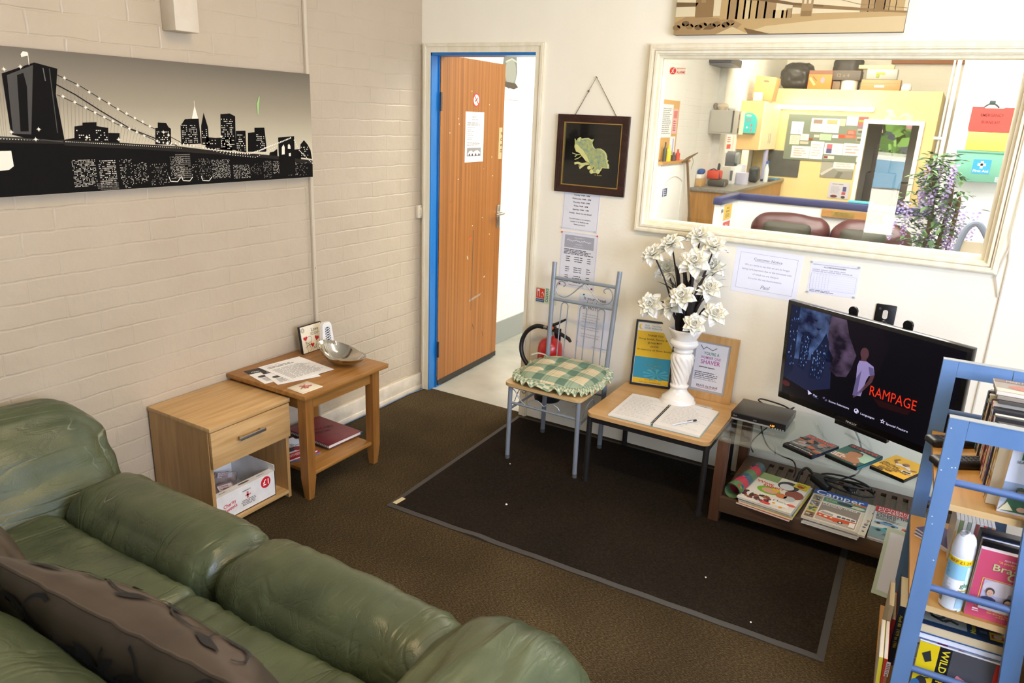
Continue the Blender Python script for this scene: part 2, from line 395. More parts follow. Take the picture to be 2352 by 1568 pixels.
solo('door_notice', m, 'white notice with a car picture stuck on the open brown door', 'notice', smooth=0)
m = MB(); ik = Ink(m, dpt(.388, 1.742), DR, Z_); m.prism([(.040 * cos(a), .040 * sin(a)) for a in (2 * pi * k / 32 for k in range(32))], dpt(.388, 1.742), DR, Z_, .0006, K('#c9342f')); ik = Ink(m, dpt(.388, 1.742) + DN * .0006, DR, Z_)
ik.ell(0, 0, .032, .032, K('#e9e3dc'), 1, 30); ik.line([(-.016, -.010), (.014, .012)], .007, K('#2a2726'), 2); ik.line([(.012, .012), (.020, .020)], .004, K('#8a8580'), 2); ik.line([(-.023, .023), (.023, -.023)], .007, K('#c9342f'), 3)
solo('no_smoking_sign', m, 'round red and white no smoking sticker on the open brown door', 'sign', smooth=0)
m = MB()
for (u, z) in ((.10, 1.55), (.335, 1.79), (.38, .98), (.20, 1.60), (.20, 1.28), (.19, 1.63), (.62, 1.28), (.60, 1.40), (.55, 1.72), (.50, 1.02), (.60, .9)):
    m.cyl((u, 0, z), (u, .0008, z), .0035, mat('#e8e2d4', .5), 8, M=DM)
for (u, z, a, b, c) in ((.36, .90, .03, .012, '#d5502a'), (.33, .78, .012, .03, '#c4b59a'), (.60, 1.0, .006, .05, '#6d7280'), (.55, .62, .02, .01, '#cfc4b0'), (.42, .30, .008, .05, '#5a4630'), (.55, .22, .006, .05, '#5a4630'), (.12, 1.15, .012, .02, '#a85f2c'), (.5, 1.33, .008, .008, '#8d9098')):
    Ink(m, DM @ V((u, 0, z)), DR, Z_).ell(0, 0, a / 2, b / 2, mat(c, .6), n=9, rot=.4)
Ink(m, DM @ V((0, .0002, 0)), DR, Z_).poly([(.392, .95), (.398, .95), (.394, .75), (.388, .42), (.383, .42), (.386, .75)], mat('#5b4a3c', .6)); Ink(m, DM @ V((0, .0002, 0)), DR, Z_).poly([(.36, .48), (.50, .50), (.52, .515), (.42, .505), (.36, .495)], mat('#a08a74', .6))
part('paint_mark', m, t)
# reception shell
m = MB(); m.box(-.25, -.1, .1, 10.2, 0, 3.4, m_brick_w); struct('wall_reception_left', m)
m = MB(); m.box(-.1, -.09, .1, 5.3, 0, .17, mat('#8f938f', .5)); struct('baseboard_reception', m)
m = MB(); m.box(-.25, 6.5, 10.2, 10.35, 0, 3.4, m_block_c); struct('wall_reception_back', m)
m = MB(); m.box(2.60, 6.5, 3.40, 3.55, 0, 3.4, m_block_w); struct('wall_reception_right', m)
m = MB(); m.box(6.4, 6.5, .1, 3.4, 0, 3.4, m_white); struct('wall_reception_side', m)
m = MB(); m.box(-.25, 6.5, .1, 10.35, 3.4, 3.5, m_white); struct('ceiling_reception', m)
m = MB(); m.box(4.0, 4.1, 3.55, 10.2, 0, 3.4, m_white); struct('wall_reception_end', m)

# ---------------------------------------------------------------- light
for nm, x0, x1, y0, y1, z in (('added_light_fitting_1', 1.25, 2.75, -2.05, -1.75, CZ - .05), ('added_light_fitting_2', .3, 2.9, 1.0, 5.0, 3.33), ('added_light_fitting_3', .2, 2.2, 6.0, 8.0, 3.33)):
    m = MB(); m.box(x0, x1, y0, y1, z, z + (.05 if nm == 'added_light_fitting_1' else .07), m_white, .01); struct(nm, m)      # unseen light fittings, added to house the overhead area lamps
def area(name, loc, aim, sx, sy, power, col):
    l = bpy.data.lights.new(name, 'AREA'); l.shape = 'RECTANGLE'; l.size = sx; l.size_y = sy; l.energy = power; l.color = col[:3]
    o = bpy.data.objects.new(name, l); COL.objects.link(o); o.location = loc
    o.rotation_euler = (V(aim) - V(loc)).to_track_quat('-Z', 'Y').to_euler(); return o
area('window_daylight', (RX + .3, -2.45, 1.75), (1.9, -.4, .7), 2.2, 1.3, 138, lin('#d3e0ff'))
area('front_fill_lamp', (3.75, FY - .35, 1.6), (1.9, 0, .8), 1.0, 1.2, 32, lin('#e4ecff'))  # added fill from behind the camera, brightens the back wall
area('ceiling_tubes', (2.0, -1.9, CZ - .06), (2.0, -1.9, 0), 1.5, .3, 34, lin('#ffdca4'))
area('reception_overhead_lamp', (1.6, 3.0, 3.3), (1.4, 3.2, 0), 2.6, 4.0, 390, lin('#fffaf0'))  # broad overhead lamp below the closed reception ceiling
area('reception_tubes', (1.2, 7.0, 3.3), (1.5, 9.2, 1.4), 2.0, 2.0, 200, lin('#fff4dc'))
# ---------------------------------------------------------------- soft shapes
def soft(mb, c, h, r, m, n=26, bulge=(0, 0, 0), wr=None, M=None, p=2.0):
    """padded box: centre c, half sizes h, edge radius r, bulging faces, optional wrinkle displacement wr(point)->metres"""
    bm = bmesh.new(); bmesh.ops.create_cube(bm, size=2)
    bmesh.ops.subdivide_edges(bm, edges=bm.edges[:], cuts=n, use_grid_fill=True)
    c = V(c); inn = V([max(a - r, .0001) for a in h])
    for v in bm.verts:
        q = [math.copysign(abs(t) ** .75, t) for t in v.co]
        t = V((q[0] * h[0], q[1] * h[1], q[2] * h[2]))
        k = V([max(-inn[i], min(inn[i], t[i])) for i in range(3)])
        d = t - k
        if d.length > 1e-9:
            # push the cube corner onto the rounding
            d = d.normalized() * r
        o = k + d
        for i in range(3):
            if bulge[i] and abs(q[i]) > .2:
                j, l = (i + 1) % 3, (i + 2) % 3
                o[i] += math.copysign(bulge[i], q[i]) * 1.25 * (max(0, 1 - abs(q[j]) ** p) * max(0, 1 - abs(q[l]) ** p)) ** 1.7 * min(1, abs(q[i]))
        v.co = o
    if wr:
        bm.normal_update()
        N = {v: v.normal.copy() for v in bm.verts}
        for v in bm.verts: v.co += N[v] * wr(v.co + c)
    for v in bm.verts: v.co += c
    return mb.addbm(bm, m, M)
def wrinkle(sx, sy, sz, amp, seed=0, ridge=True):
    def f(p):
        n = noise.noise(V((p.x * sx + seed, p.y * sy + seed * 2.3, p.z * sz)))
        n2 = noise.noise(V((p.x * sx * 2.3 + 7 + seed, p.y * sy * 2.3, p.z * sz * 2)))
        k = (.5 - abs(n)) if ridge else n
        return amp * (k + .45 * n2)
    return f
def leather_fn(nt, N, L, b):
    tc = N.new('ShaderNodeTexCoord')
    n1 = N.new('ShaderNodeTexNoise'); n1.inputs['Scale'].default_value = 5; n1.inputs['Detail'].default_value = 4; L(tc.outputs['Object'], n1.inputs['Vector'])
    cr = N.new('ShaderNodeValToRGB'); e = cr.color_ramp.elements; e[0].position = .3; e[0].color = lin('#3a422c'); e[1].position = .7; e[1].color = lin('#525a3d'); L(n1.outputs[0], cr.inputs[0]); L(cr.outputs[0], b.inputs['Base Color'])
    b.inputs['Roughness'].default_value = .33; b.inputs['Specular IOR Level'].default_value = .5
    mp = N.new('ShaderNodeMapping'); mp.inputs['Scale'].default_value = (1, .28, 1); mp.inputs['Rotation'].default_value = (0, 0, .35); L(tc.outputs['Object'], mp.inputs['Vector'])
    cz = N.new('ShaderNodeTexNoise'); cz.inputs['Scale'].default_value = 22; cz.inputs['Detail'].default_value = 3; cz.inputs['Distortion'].default_value = .8; L(mp.outputs[0], cz.inputs['Vector'])
    ab = N.new('ShaderNodeMath'); ab.operation = 'SUBTRACT'; ab.inputs[1].default_value = .5; L(cz.outputs[0], ab.inputs[0])
    ab2 = N.new('ShaderNodeMath'); ab2.operation = 'ABSOLUTE'; L(ab.outputs[0], ab2.inputs[0])
    mn = N.new('ShaderNodeMath'); mn.operation = 'MINIMUM'; mn.inputs[1].default_value = .06; L(ab2.outputs[0], mn.inputs[0])
    gr = N.new('ShaderNodeTexVoronoi'); gr.inputs['Scale'].default_value = 420; L(tc.outputs['Object'], gr.inputs['Vector'])
    ma = N.new('ShaderNodeMath'); ma.operation = 'MULTIPLY_ADD'; ma.inputs[1].default_value = .03; L(gr.outputs['Distance'], ma.inputs[0]); L(mn.outputs[0], ma.inputs[2])
    bp = N.new('ShaderNodeBump'); bp.inputs['Strength'].default_value = .5; bp.inputs['Distance'].default_value = .015
    # sparse long creases running front to back
    m3 = N.new('ShaderNodeMapping'); m3.inputs['Scale'].default_value = (1, .16, .6); m3.inputs['Rotation'].default_value = (0, 0, -.12); L(tc.outputs['Object'], m3.inputs['Vector'])
    c3 = N.new('ShaderNodeTexNoise'); c3.inputs['Scale'].default_value = 7; c3.inputs['Detail'].default_value = 2; c3.inputs['Distortion'].default_value = 1.2; L(m3.outputs[0], c3.inputs['Vector'])
    s3 = N.new('ShaderNodeMath'); s3.operation = 'SUBTRACT'; s3.inputs[1].default_value = .5; L(c3.outputs[0], s3.inputs[0])
    a3 = N.new('ShaderNodeMath'); a3.operation = 'ABSOLUTE'; L(s3.outputs[0], a3.inputs[0])
    r3 = N.new('ShaderNodeMapRange'); r3.interpolation_type = 'SMOOTHSTEP'; r3.inputs[1].default_value = 0; r3.inputs[2].default_value = .05; r3.inputs[3].default_value = 0; r3.inputs[4].default_value = .16; L(a3.outputs[0], r3.inputs[0])
    ad = N.new('ShaderNodeMath'); ad.operation = 'ADD'; L(ma.outputs[0], ad.inputs[0]); L(r3.outputs[0], ad.inputs[1])
    # pale worn lines along a few of the creases
    wl = N.new('ShaderNodeMapRange'); wl.inputs[1].default_value = .002; wl.inputs[2].default_value = .006; wl.inputs[3].default_value = 1; wl.inputs[4].default_value = 0; L(a3.outputs[0], wl.inputs[0])
    w2 = N.new('ShaderNodeTexNoise'); w2.inputs['Scale'].default_value = 6; w2.inputs['Detail'].default_value = 5; L(tc.outputs['Object'], w2.inputs['Vector'])
    w3 = N.new('ShaderNodeMapRange'); w3.inputs[1].default_value = .54; w3.inputs[2].default_value = .66; w3.inputs[3].default_value = 0; w3.inputs[4].default_value = .32; L(w2.outputs[0], w3.inputs[0])
    wm = N.new('ShaderNodeMath'); wm.operation = 'MULTIPLY'; L(wl.outputs[0], wm.inputs[0]); L(w3.outputs[0], wm.inputs[1])
    wx = N.new('ShaderNodeMix'); wx.data_type = 'RGBA'; wx.inputs['B'].default_value = lin('#b9b9a4'); L(cr.outputs[0], wx.inputs['A']); L(wm.outputs[0], wx.inputs['Factor']); L(wx.outputs['Result'], b.inputs['Base Color'])
    L(ad.outputs[0], bp.inputs['Height']); L(bp.outputs[0], b.inputs['Normal'])
m_leather = node_mat('green_leather', leather_fn)

# ---------------------------------------------------------------- sofa (faces the back wall, seen from behind its back rest)
t = thing('sofa', 'green creased leather two-seat sofa standing against the painted brick wall', 'sofa', (1.12, -2.6, 0))
m = MB(); m.box(.10, 2.16, -2.98, -2.20, .04, .30, m_leather, .02)
for x in (.16, 2.08):
    for y in (-2.93, -2.27): m.cyl((x, y, 0), (x, y, .05), .025, mat('#1c1a18', .5), 12)
part('base', m, t)
def wr_seat(seed):
    a = wrinkle(26, 6, 3, .009, seed); b = wrinkle(5, 2.5, 2, .008, seed + 3, False)
    return lambda p: a(p) + b(p)
for i, (x0, x1) in enumerate(((.385, 1.10), (1.10, 1.815))):
    cx, hx = (x0 + x1) / 2, (x1 - x0) / 2 + .010
    m = MB(); soft(m, (cx, -2.262, .348), (hx, .138, .120), .098, m_leather, 36, (.0, .01, .016), wr_seat(3 + i)); part('seat_roll', m, t)
    m = MB(); soft(m, (cx, -2.655, .308), (hx, .245, .105), .05, m_leather, 40, (0, 0, .024), wr_seat(11 + i)); part('seat_cushion', m, t)
for i, (cx, hx, cz, hz, r, lean) in enumerate(((.215, .188, .375, .285, .135, .10), (2.02, .215, .345, .262, .205, 0))):
    m = MB(); wr = wrinkle(15, 3.0, 9, .015, 21 + i)
    soft(m, (cx, -2.55 if lean else -2.56, cz), (hx, .41, hz), r, m_leather, 44, (.0, .02, .02), wr)
    if lean:   # the left arm is a slack pad that slopes down to the seat
        m.v = [(.03 + (x - .03) * (1 - 1.15 * max(0, z - .32) * min(1, max(0, z - .32) * 6)), y, z) for x, y, z in m.v]
    part('armrest', m, t)
for i, (x0, x1) in enumerate(((.36, 1.10), (1.10, 1.84))):
    m = MB(); soft(m, ((x0 + x1) / 2, 0, 0), ((x1 - x0) / 2 + .003,   .13, .235), .115, m_leather, 36, (0, .03, .012), wrinkle(7, 3, 4, .008, 31 + i),
                   M=Matrix.Translation((0, -3.05, .585)) @ Matrix.Rotation(radians(12), 4, 'X'))
    part('back_cushion', m, t)

# two satin scatter cushions against the back rest
satin = mat('#463b30', .36, 0, .6, bump=(300, .12), vary=(6, '#382e26'))
black_emb = mat('#120f0d', .75)
def scatter(label, c, w, h, th, tilt, yaw_, roll_, motifs):
    t = thing('scatter_cushion', label, 'cushion', c, group='taupe satin cushions on the sofa')
    M = Matrix.Translation(c) @ Matrix.Rotation(yaw_, 4, 'Z') @ Matrix.Rotation(tilt, 4, 'X') @ Matrix.Rotation(roll_, 4, 'Y')
    def S(u, v, side, off=0):
        e = (max(0, 1 - abs(u) ** 2.4) * max(0, 1 - abs(v) ** 2.4)) ** .62
        pinch = 1 - .10 * (1 - abs(v)) * abs(u) ** 6 - 0
        px = u * w / 2 * (1 - .06 * (1 - v * v) * abs(u)); pz = v * h / 2 * (1 - .07 * (1 - u * u) * abs(v))
        wk = noise.noise(V((u * 3 + c[0], v * 2.2, side))) * .012 * e + noise.noise(V((u * 9, v * 3, side + 4))) * .004
        return M @ V((px, side * (th * e + wk + off), pz))
    m = MB()
    for side in (1, -1): m.grid(lambda a, b: S(a * 2 - 1, b * 2 - 1, side), 44, 36, satin, flip=side > 0)
    part('cover', m, t, smooth=60)
    m = MB(); P = [S(-1 + 2 * i / 30, 1, 1) for i in range(31)] + [S(1, 1 - 2 * i / 24, 1) for i in range(1, 25)] + [S(1 - 2 * i / 30, -1, 1) for i in range(1, 31)] + [S(-1, -1 + 2 * i / 24, 1) for i in range(1, 24)]
    m.tube(P, .004, satin, 6, closed=True); part('piping', m, t)
    m = MB()
    for side, pts, wd in motifs:      # embroidered stems, leaves and scrolls laid on the cover
        L_, R_ = [], []
        for i, (u, v) in enumerate(pts):
            u2, v2 = pts[min(i + 1, len(pts) - 1)]; u1, v1 = pts[max(i - 1, 0)]
            du, dv = (u2 - u1) * w, (v2 - v1) * h; d = sqrt(du * du + dv * dv) or 1
            ww = wd[i] if isinstance(wd, list) else wd
            L_.append(S(u - dv / d * ww / w, v + du / d * ww / h, side, .0035)); R_.append(S(u + dv / d * ww / w, v - du / d * ww / h, side, .0035))
        k = len(pts); m.add(L_ + R_, [(i, i + 1, k + i + 1, k + i) for i in range(k - 1)], black_emb)
    if motifs: part('embroidery', m, t, smooth=60)
def arc(u, v, r, a0, a1, n=14, k=1.4): return [(u + r * cos(a0 + (a1 - a0) * i / n), v + r * k * sin(a0 + (a1 - a0) * i / n)) for i in range(n + 1)]
def leaf(u, v, du, dv, wd, n=9): return [(u + du * i / n, v + dv * i / n) for i in range(n + 1)], [wd * sin(pi * i / n) + .001 for i in range(n + 1)]
mo = []
for s in (-1, 1):
    mo += [(s, arc(.30, .55, .16, 0, 5.2), .005), (s, arc(.62, .72, .12, 2, 7), .004), (s, arc(-.1, .3, .34, .2, 2.2), .004), (s, arc(-.55, .75, .22, 3.4, 6.2), .005), (s, arc(.1, -.3, .5, .9, 2.6), .004), (s, arc(-.4, .0, .5, .3, 1.7), .004)]
    for a in ((.05, .72, -.18, .12, .035), (.05, .55, .2, .1, .03), (-.5, .6, .15, -.2, .03), (.42, .8, .22, .06, .03), (.5, .62, .2, -.12, .03), (-.75, .85, .22, -.05, .03), (-.25, .45, .14, .12, .026)):
        p_, w_ = leaf(*a[:4], a[4] * .55); mo.append((s, p_, w_))
for a in ((-.75, .62, .16, .2, 4.6), (-.42, .80, .13, 1.2, 6.2), (-.12, .55, .15, -1.2, 3.2), (.18, .82, .12, 2.6, 7.4), (.48, .52, .17, .4, 4.4), (.74, .78, .14, 1.5, 6.0), (-.58, .30, .18, .2, 2.9), (.02, .22, .2, 1.0, 4.0), (.60, .2, .16, 2.0, 5.6)):
    mo.append((-1, arc(*a), .0045))
for a in ((-.62, .78, .10, -.16, .016), (-.30, .62, .13, .10, .016), (.05, .72, .10, .14, .016), (.33, .66, .12, -.14, .018), (.62, .62, .14, .10, .016), (-.86, .55, .10, .18, .014)):
    p_, w_ = leaf(*a); mo.append((-1, p_, w_))
scatter('long taupe satin cushion with black embroidered scrolls propped on the sofa back', (1.53, -2.80, .655), .74, .40, .085, radians(30), radians(3), radians(0), mo)
scatter('plain-sided taupe cushion half hidden at the left of the embroidered one', (.74, -2.775, .60), .46, .36, .075, radians(28), radians(-10), radians(3), [])

# ---------------------------------------------------------------- bedside cabinet with a box of sweets
def wood(name, c1, c2, axis='X', sc=1, rough=.42):
    def fn(nt, N, L, b):
        tc = N.new('ShaderNodeTexCoord'); mp = N.new('ShaderNodeMapping')
        k = {'X': (1.6, 22, 22), 'Y': (22, 1.6, 22), 'Z': (22, 22, 1.6)}[axis]; mp.inputs['Scale'].default_value = tuple(q * sc for q in k); L(tc.outputs['Object'], mp.inputs['Vector'])
        nz = N.new('ShaderNodeTexNoise'); nz.inputs['Scale'].default_value = 2; nz.inputs['Detail'].default_value = 7; nz.inputs['Distortion'].default_value = .6; L(mp.outputs[0], nz.inputs['Vector'])
        cr = N.new('ShaderNodeValToRGB'); e = cr.color_ramp.elements; e[0].position = .32; e[0].color = lin(c1); e[1].position = .68; e[1].color = lin(c2); L(nz.outputs[0], cr.inputs[0])
        L(cr.outputs[0], b.inputs['Base Color']); b.inputs['Roughness'].default_value = rough
    return node_mat(name, fn)
oakX = wood('light_oak_x', '#b58d57', '#cda771', 'X'); oakY = wood('light_oak_y', '#b58d57', '#cda771', 'Y'); oakZ = wood('light_oak_z', '#a37c4a', '#bd945d', 'Z')
t = thing('bedside_cabinet', 'light oak bedside cabinet with one drawer and an open lower shelf', 'cabinet', (.195, -1.622, 0))
m = MB(); A, B_ = -1.822, -1.422
m.box(.012, .372, A, A + .016, 0, .455, oakZ); m.box(.012, .372, B_ - .016, B_, 0, .455, oakZ)
m.box(.012, .372, A + .016, B_ - .016, .02, .036, oakY); m.box(.012, .018, A + .016, B_ - .016, .036, .455, oakZ); m.box(.018, .372, A + .016, B_ - .016, .295, .305, oakY)
part('body', m, t)
m = MB(); m.box(.010, .390, A - .002, B_ + .002, .456, .474, oakY, .0015); part('top', m, t)
m = MB(); m.box(.373, .389, A + .003, B_ - .003, .298, .452, oakY, .001); d = part('drawer', m, t)
m = MB(); al = mat('#b9b8b3', .3, .9); m.box(.408, .416, -1.705, -1.575, .385, .399, al, .002)
for y in (-1.690, -1.590): m.box(.389, .410, y - .004, y + .004, .387, .397, al)
part('handle', m, d)
card = mat('#e9e6e0', .6, vary=(20, '#dedad2')); red = K('#cf1f28'); grey_t = K('#77716b')
t = thing('sweet_box', 'white cardboard box of sweets in the open shelf of the cabinet', 'box', (.21, -1.65, .037))
m = MB(); x0, x1, y0, y1 = .075, .358, -1.800, -1.497; z0, z1 = .037, .150
m.box(x1 - .003, x1, y0, y1, z0, z1, card); m.box(x0, x0 + .003, y0, y1, z0, z1 + .06, card); m.box(x0, x1, y0, y0 + .003, z0, z1 + .03, card); m.box(x0, x1, y1 - .003, y1, z0, z1 + .03, card); m.box(x0, x1, y0, y1, z0, z0 + .003, card)
m.box(x1 - .035, x1, y0, y1, z1, z1 + .002, card)       # folded front rim
ik = Ink(m, (x1, y0, z0), Y_, Z_)
for q in range(2): ik.text(('Charity', 'Sweets')[q], .035 + q * .004, .052 - q * .02, .016, red, 'l', True, width=.062, rot=.14)
ik.ell(.252, .082, .026, .026, red); ik.text('£1', .252, .070, .026, K('#ffffff'), 'c', True)
ik.rect(.143, .062, .172, .070, K('#e58a86')); ik.rect(.150, .052, .160, .082, K('#d96d69')); ik.greek(.115, .022, .205, .050, 4, grey_t, al='c'); ik.greek(.13, .086, .185, .094, 1, grey_t)
i2 = Ink(m, (x1 - .035, y0, z1 + .002), Y_, -X_); i2.ell(.155, -.014, .03, .006, K('#6b5d4c')); i2.greek(.03, -.02, .08, -.012, 1, grey_t); i2.greek(.22, -.02, .27, -.012, 1, grey_t)
part('carton', m, t, smooth=0)
bag = mat('#c9b7ad', .25, vary=(25, '#9b7f78'))
for i, (x, y, z, rz, lb) in enumerate(((.17, -1.72, .085, .4, 'clear printed sweet bag at the back of the white box'), (.28, -1.69, .10, -.3, 'sweet bag lying across the middle of the white box'), (.27, -1.77, .075, .9, 'sweet bag in the left front corner of the white box'), (.16, -1.60, .08, -.8, 'sweet bag at the right rear of the white box'))):
    Mx = Matrix.Translation((x, y, z)) @ Matrix.Rotation(rz, 4, 'Z') @ Matrix.Rotation(.35, 4, 'Y')
    m = MB(); soft(m, (0, 0, 0), (.055, .045, .014), .012, bag, 10, (0, 0, .012), wrinkle(40, 40, 20, .005, i), M=Mx)
    ik = Ink(m, Mx @ V((-.03, -.03, .028)), Mx.to_3x3() @ Y_, Mx.to_3x3() @ -X_); ik.rect(0, -.03, .06, .0, K('#e7e2df')); ik.text('Charity', .006, -.012, .009, red, 'l', True); ik.text('Sweets', .008, -.025, .009, red, 'l', True)
    solo('sweet_bag', m, lb, 'sweets', 'bags of sweets in the box')

# ---------------------------------------------------------------- oak side table and what stands on it
tkX = wood('golden_oak_x', '#8a5c26', '#a8763a', 'X'); tkY = wood('golden_oak_y', '#8a5c26', '#a8763a', 'Y'); tkZ = wood('golden_oak_z', '#835523', '#9f6c33', 'Z')
TT = .505
t = thing('side_table', 'golden oak two-tier side table beside the bedside cabinet', 'table', (.24, -1.16, 0))
m = MB(); m.box(.004, .492, -1.432, -.892, .484, TT, tkY, .003); part('tabletop', m, t)
def taper(m, x, y, s, h, mt, sx, sy):
    a = s / 2; q = .62
    pts = lambda k, dx, dy: [(x + dx - a * k, y + dy - a * k), (x + dx + a * k, y + dy - a * k), (x + dx + a * k, y + dy + a * k), (x + dx - a * k, y + dy + a * k)]
    R = [[(u, v, z) for u, v in pts(k, sx * a * (1 - k), sy * a * (1 - k))] for z, k in ((0, q), (.10, 1), (h, 1))]
    m.rings(R, mt)
for x, y, sx, sy in ((.452, -1.392, 1, -1), (.452, -.966, 1, 1), (.045, -1.392, -1, -1), (.045, -.966, -1, 1)):
    m = MB(); taper(m, x, y, .046, .484, tkZ, 0, 0); part('leg', m, t, smooth=20)
m = MB(); m.box(.442, .460, -1.37, -.99, .425, .484, tkY); m.box(.036, .054, -1.37, -.99, .425, .484, tkY); m.box(.068, .43, -1.402, -1.384, .425, .484, tkX); m.box(.068, .43, -.975, -.957, .425, .484, tkX); part('apron', m, t)
m = MB(); m.box(.03, .462, -1.375, -.985, .105, .122, tkY, .002); part('shelf', m, t)
wp = mat('#eeece8', .7)
def flat(name, label, cat, O, R, w, h, group=None, col=None, th=.0012, draw=None):
    """printed sheet lying flat: O corner, R reading direction in plan"""
    R = V((R[0], R[1], 0)).normalized(); U = Z_.cross(R)
    m, ik = paper(O, R, U, w, h, col or wp, th)
    if draw: draw(ik, w, h)
    return solo(name, m, label, cat, group, smooth=0)
def dr_flyer(ik, w, h):
    ik.rect(0, h * .72, w, h, K('#26221f')); ik.text('Classic', .02, h * .78, .014, wp, 'l', True); ik.rect(.09, h * .48, w, h * .58, K('#4a4643')); ik.ell(.035, h * .45, .02, .014, K('#3a3633')); ik.greek(.02, .02, w * .9, h * .35, 5, K('#8b8681'))
    ik.ell(w * .7, h * .25, .025, .012, K('#55504b'))
def dr_letter(ik, w, h):
    ik.text('Customer service', .02, h - .026, .008, K('#55514d'), 'l'); ik.greek(.02, h - .06, w * .8, h - .035, 2, K('#6b6763')); ik.greek(.02, .03, w - .02, h - .075, 15, K('#8d8984'), fill=.35)
Z0 = TT + .0003
flat('leaflet', 'black headed leaflet half under the letter at the back of the side table', 'leaflet', (.245, -1.425, Z0), (.25, 1), .19, .20, 'papers on the side table', draw=dr_flyer)
flat('leaflet', 'leaflet with black bar showing between letter and table edge', 'leaflet', (.300, -1.402, Z0 + .0014), (.36, 1), .20, .215, 'papers on the side table', draw=dr_flyer)
flat('letter', 'white printed letter lying on top of the leaflets', 'letter', (.325, -1.338, Z0 + .0030), (.13, 1), .225, .262, 'papers on the side table', draw=dr_letter)
def dr_coaster(ik, w, h):
    ik.frame(.004, .004, w - .004, h - .004, .0012, K('#b59a66'))
    r = random.Random(4)
    for i in range(26):
        a, d = r.uniform(0, 6.28), r.uniform(0, 1) ** .6
        ik.ell(w / 2 + cos(a) * d * .032, h / 2 + sin(a) * d * .022, r.uniform(.004, .008), r.uniform(.003, .006), K(r.choice(['#c4384a', '#d8707a', '#b02c3c', '#6f8a4c', '#8a9a58', '#e09aa0'])), l=1 + i * .06)
m = MB(); m.box(-.05, .05, -.056, .056, 0, .005, mat('#e9dfc6', .25, coat=.4), .0022, M=Matrix.Translation((.416, -1.356, TT)) @ Matrix.Rotation(-.06, 4, 'Z'))
dr_coaster(Ink(m, (.466, -1.412, TT + .005), Y_, -X_), .112, .1)
solo('coaster', m, 'cream square coaster with printed red roses at the table corner', 'coaster')
# heart plaque
t = thing('photo_plaque', 'cream plaque lettered Love with red hearts leaning at the back of the table', 'plaque', (.06, -.975, TT))
O = V((.085, -1.045, TT)); U = V((-.16, 0, .987)).normalized(); R = V((.0, 1, 0)); N = R.cross(U)
m = MB(); m.prism([(0, 0), (.145, 0), (.145, .138), (0, .138)], O - N * .012, R, U, .012, K('#1d1b1a', .4)); part('frame', m, t)
m, ik = paper(O + R * .004 + U * .004, R, U, .137, .130, mat('#e6dcc2', .35), .001)
bk = K('#1d1b1a'); rd = K('#c3182a')
ik.text('Love', .068, .098, .018, bk, 'l'); ik.greek(.06, .078, .13, .094, 3, K('#8c8270'))
def heart(ik, x, y, s, mt, rot=0): 
    P = [(16 * sin(a) ** 3, 13 * cos(a) - 5 * cos(2 * a) - 2 * cos(3 * a) - cos(4 * a)) for a in (2 * pi * i / 28 for i in range(28))]
    c, d = cos(rot), sin(rot); ik.poly([(x + (a * c - b * d) * s / 16, y + (a * d + b * c) * s / 16) for a, b in P], mt)
for x, y, s, ro in ((.024, .070, .013, .1), (.064, .032, .012, -.2), (.098, .060, .014, -.3)): heart(ik, x, y, s, rd, ro)
for x, y, r_, a0, a1 in ((.014, .112, .011, -2, 4), (.014, .112, .006, -1, 5), (.045, .0, .035, .3, 2.4), (.02, .02, .03, -.6, 1.6), (.10, .0, .03, .2, 2.8), (.10, .0, .022, .2, 2.6), (.05, .062, .015, -2, 2.5)):
    ik.line([(x + r_ * cos(a0 + (a1 - a0) * i / 12), max(0, y + r_ * sin(a0 + (a1 - a0) * i / 12))) for i in range(13)], .0018, bk)
ik.line([(.024, .06), (.03, .02), (.03, 0)], .0015, bk); ik.line([(.064, .022), (.062, 0)], .0015, bk); ik.line([(.098, .048), (.09, .02), (.09, 0)], .0015, bk)
part('picture', m, t, smooth=0)
m = MB(); m.prism([(0, 0), (.03, 0), (.03, .09), (0, .09)], V((.028, -.988, TT)), R, V((.35, 0, .94)).normalized(), .003, bk); part('stand', m, t)
# white lattice holder
t = thing('plastic_holder', 'white rounded plastic holder with a blue lattice panel behind the metal bowl', 'holder', (.15, -.955, TT))
O = V((.165, -.985, TT)); U = V((-.10, 0, .995)).normalized(); R = V((.10, 1, 0)).normalized(); N = R.cross(U)
sh = [(.004, 0), (.066, 0), (.068, .08), (.062, .145), (.052, .157), (.02, .157), (.009, .145), (.002, .08)]
m = MB(); m.prism(sh, O - N * .022, R, U, .022, mat('#eceae4', .3)); part('shell', m, t, smooth=50)
m = MB(); ik = Ink(m, O, R, U); ik.poly([(.018, .03), (.054, .03), (.050, .135), (.022, .135)], K('#3b4450'))
for i in range(9):
    y = .035 + i * .012; ik.line([(.018, y), (.054, y + .012)], .0035, mat('#eceae4', .3), l=2)
    ik.line([(.018, y + .012), (.054, y)], .0022, mat('#eceae4', .3), l=3)
part('lattice', m, t, smooth=0)
# steel bowl, one lip drawn up
chrome = mat('#c8c2b6', .12, 1)
m = MB()
pr = [(.0, 0), (.03, .0), (.06, .014), (.085, .036), (.099, .062), (.1005, .062), (.097, .058), (.083, .034), (.058, .014), (.03, .004), (.0, .004)]
m.lathe(pr, chrome, 48)
Mb = Matrix.Translation((.325, -1.03, TT)) @ Matrix.Rotation(.15, 4, 'Z')
m.v = [tuple(Mb @ V((x * 1.22, y * .86, z * (1 + .55 * max(-.4, -x / .1)) + (.0 if z < .01 else 0)))) for x, y, z in m.v]
solo('metal_bowl', m, 'shiny steel oval bowl with one high lip on the side table', 'bowl', smooth=60)
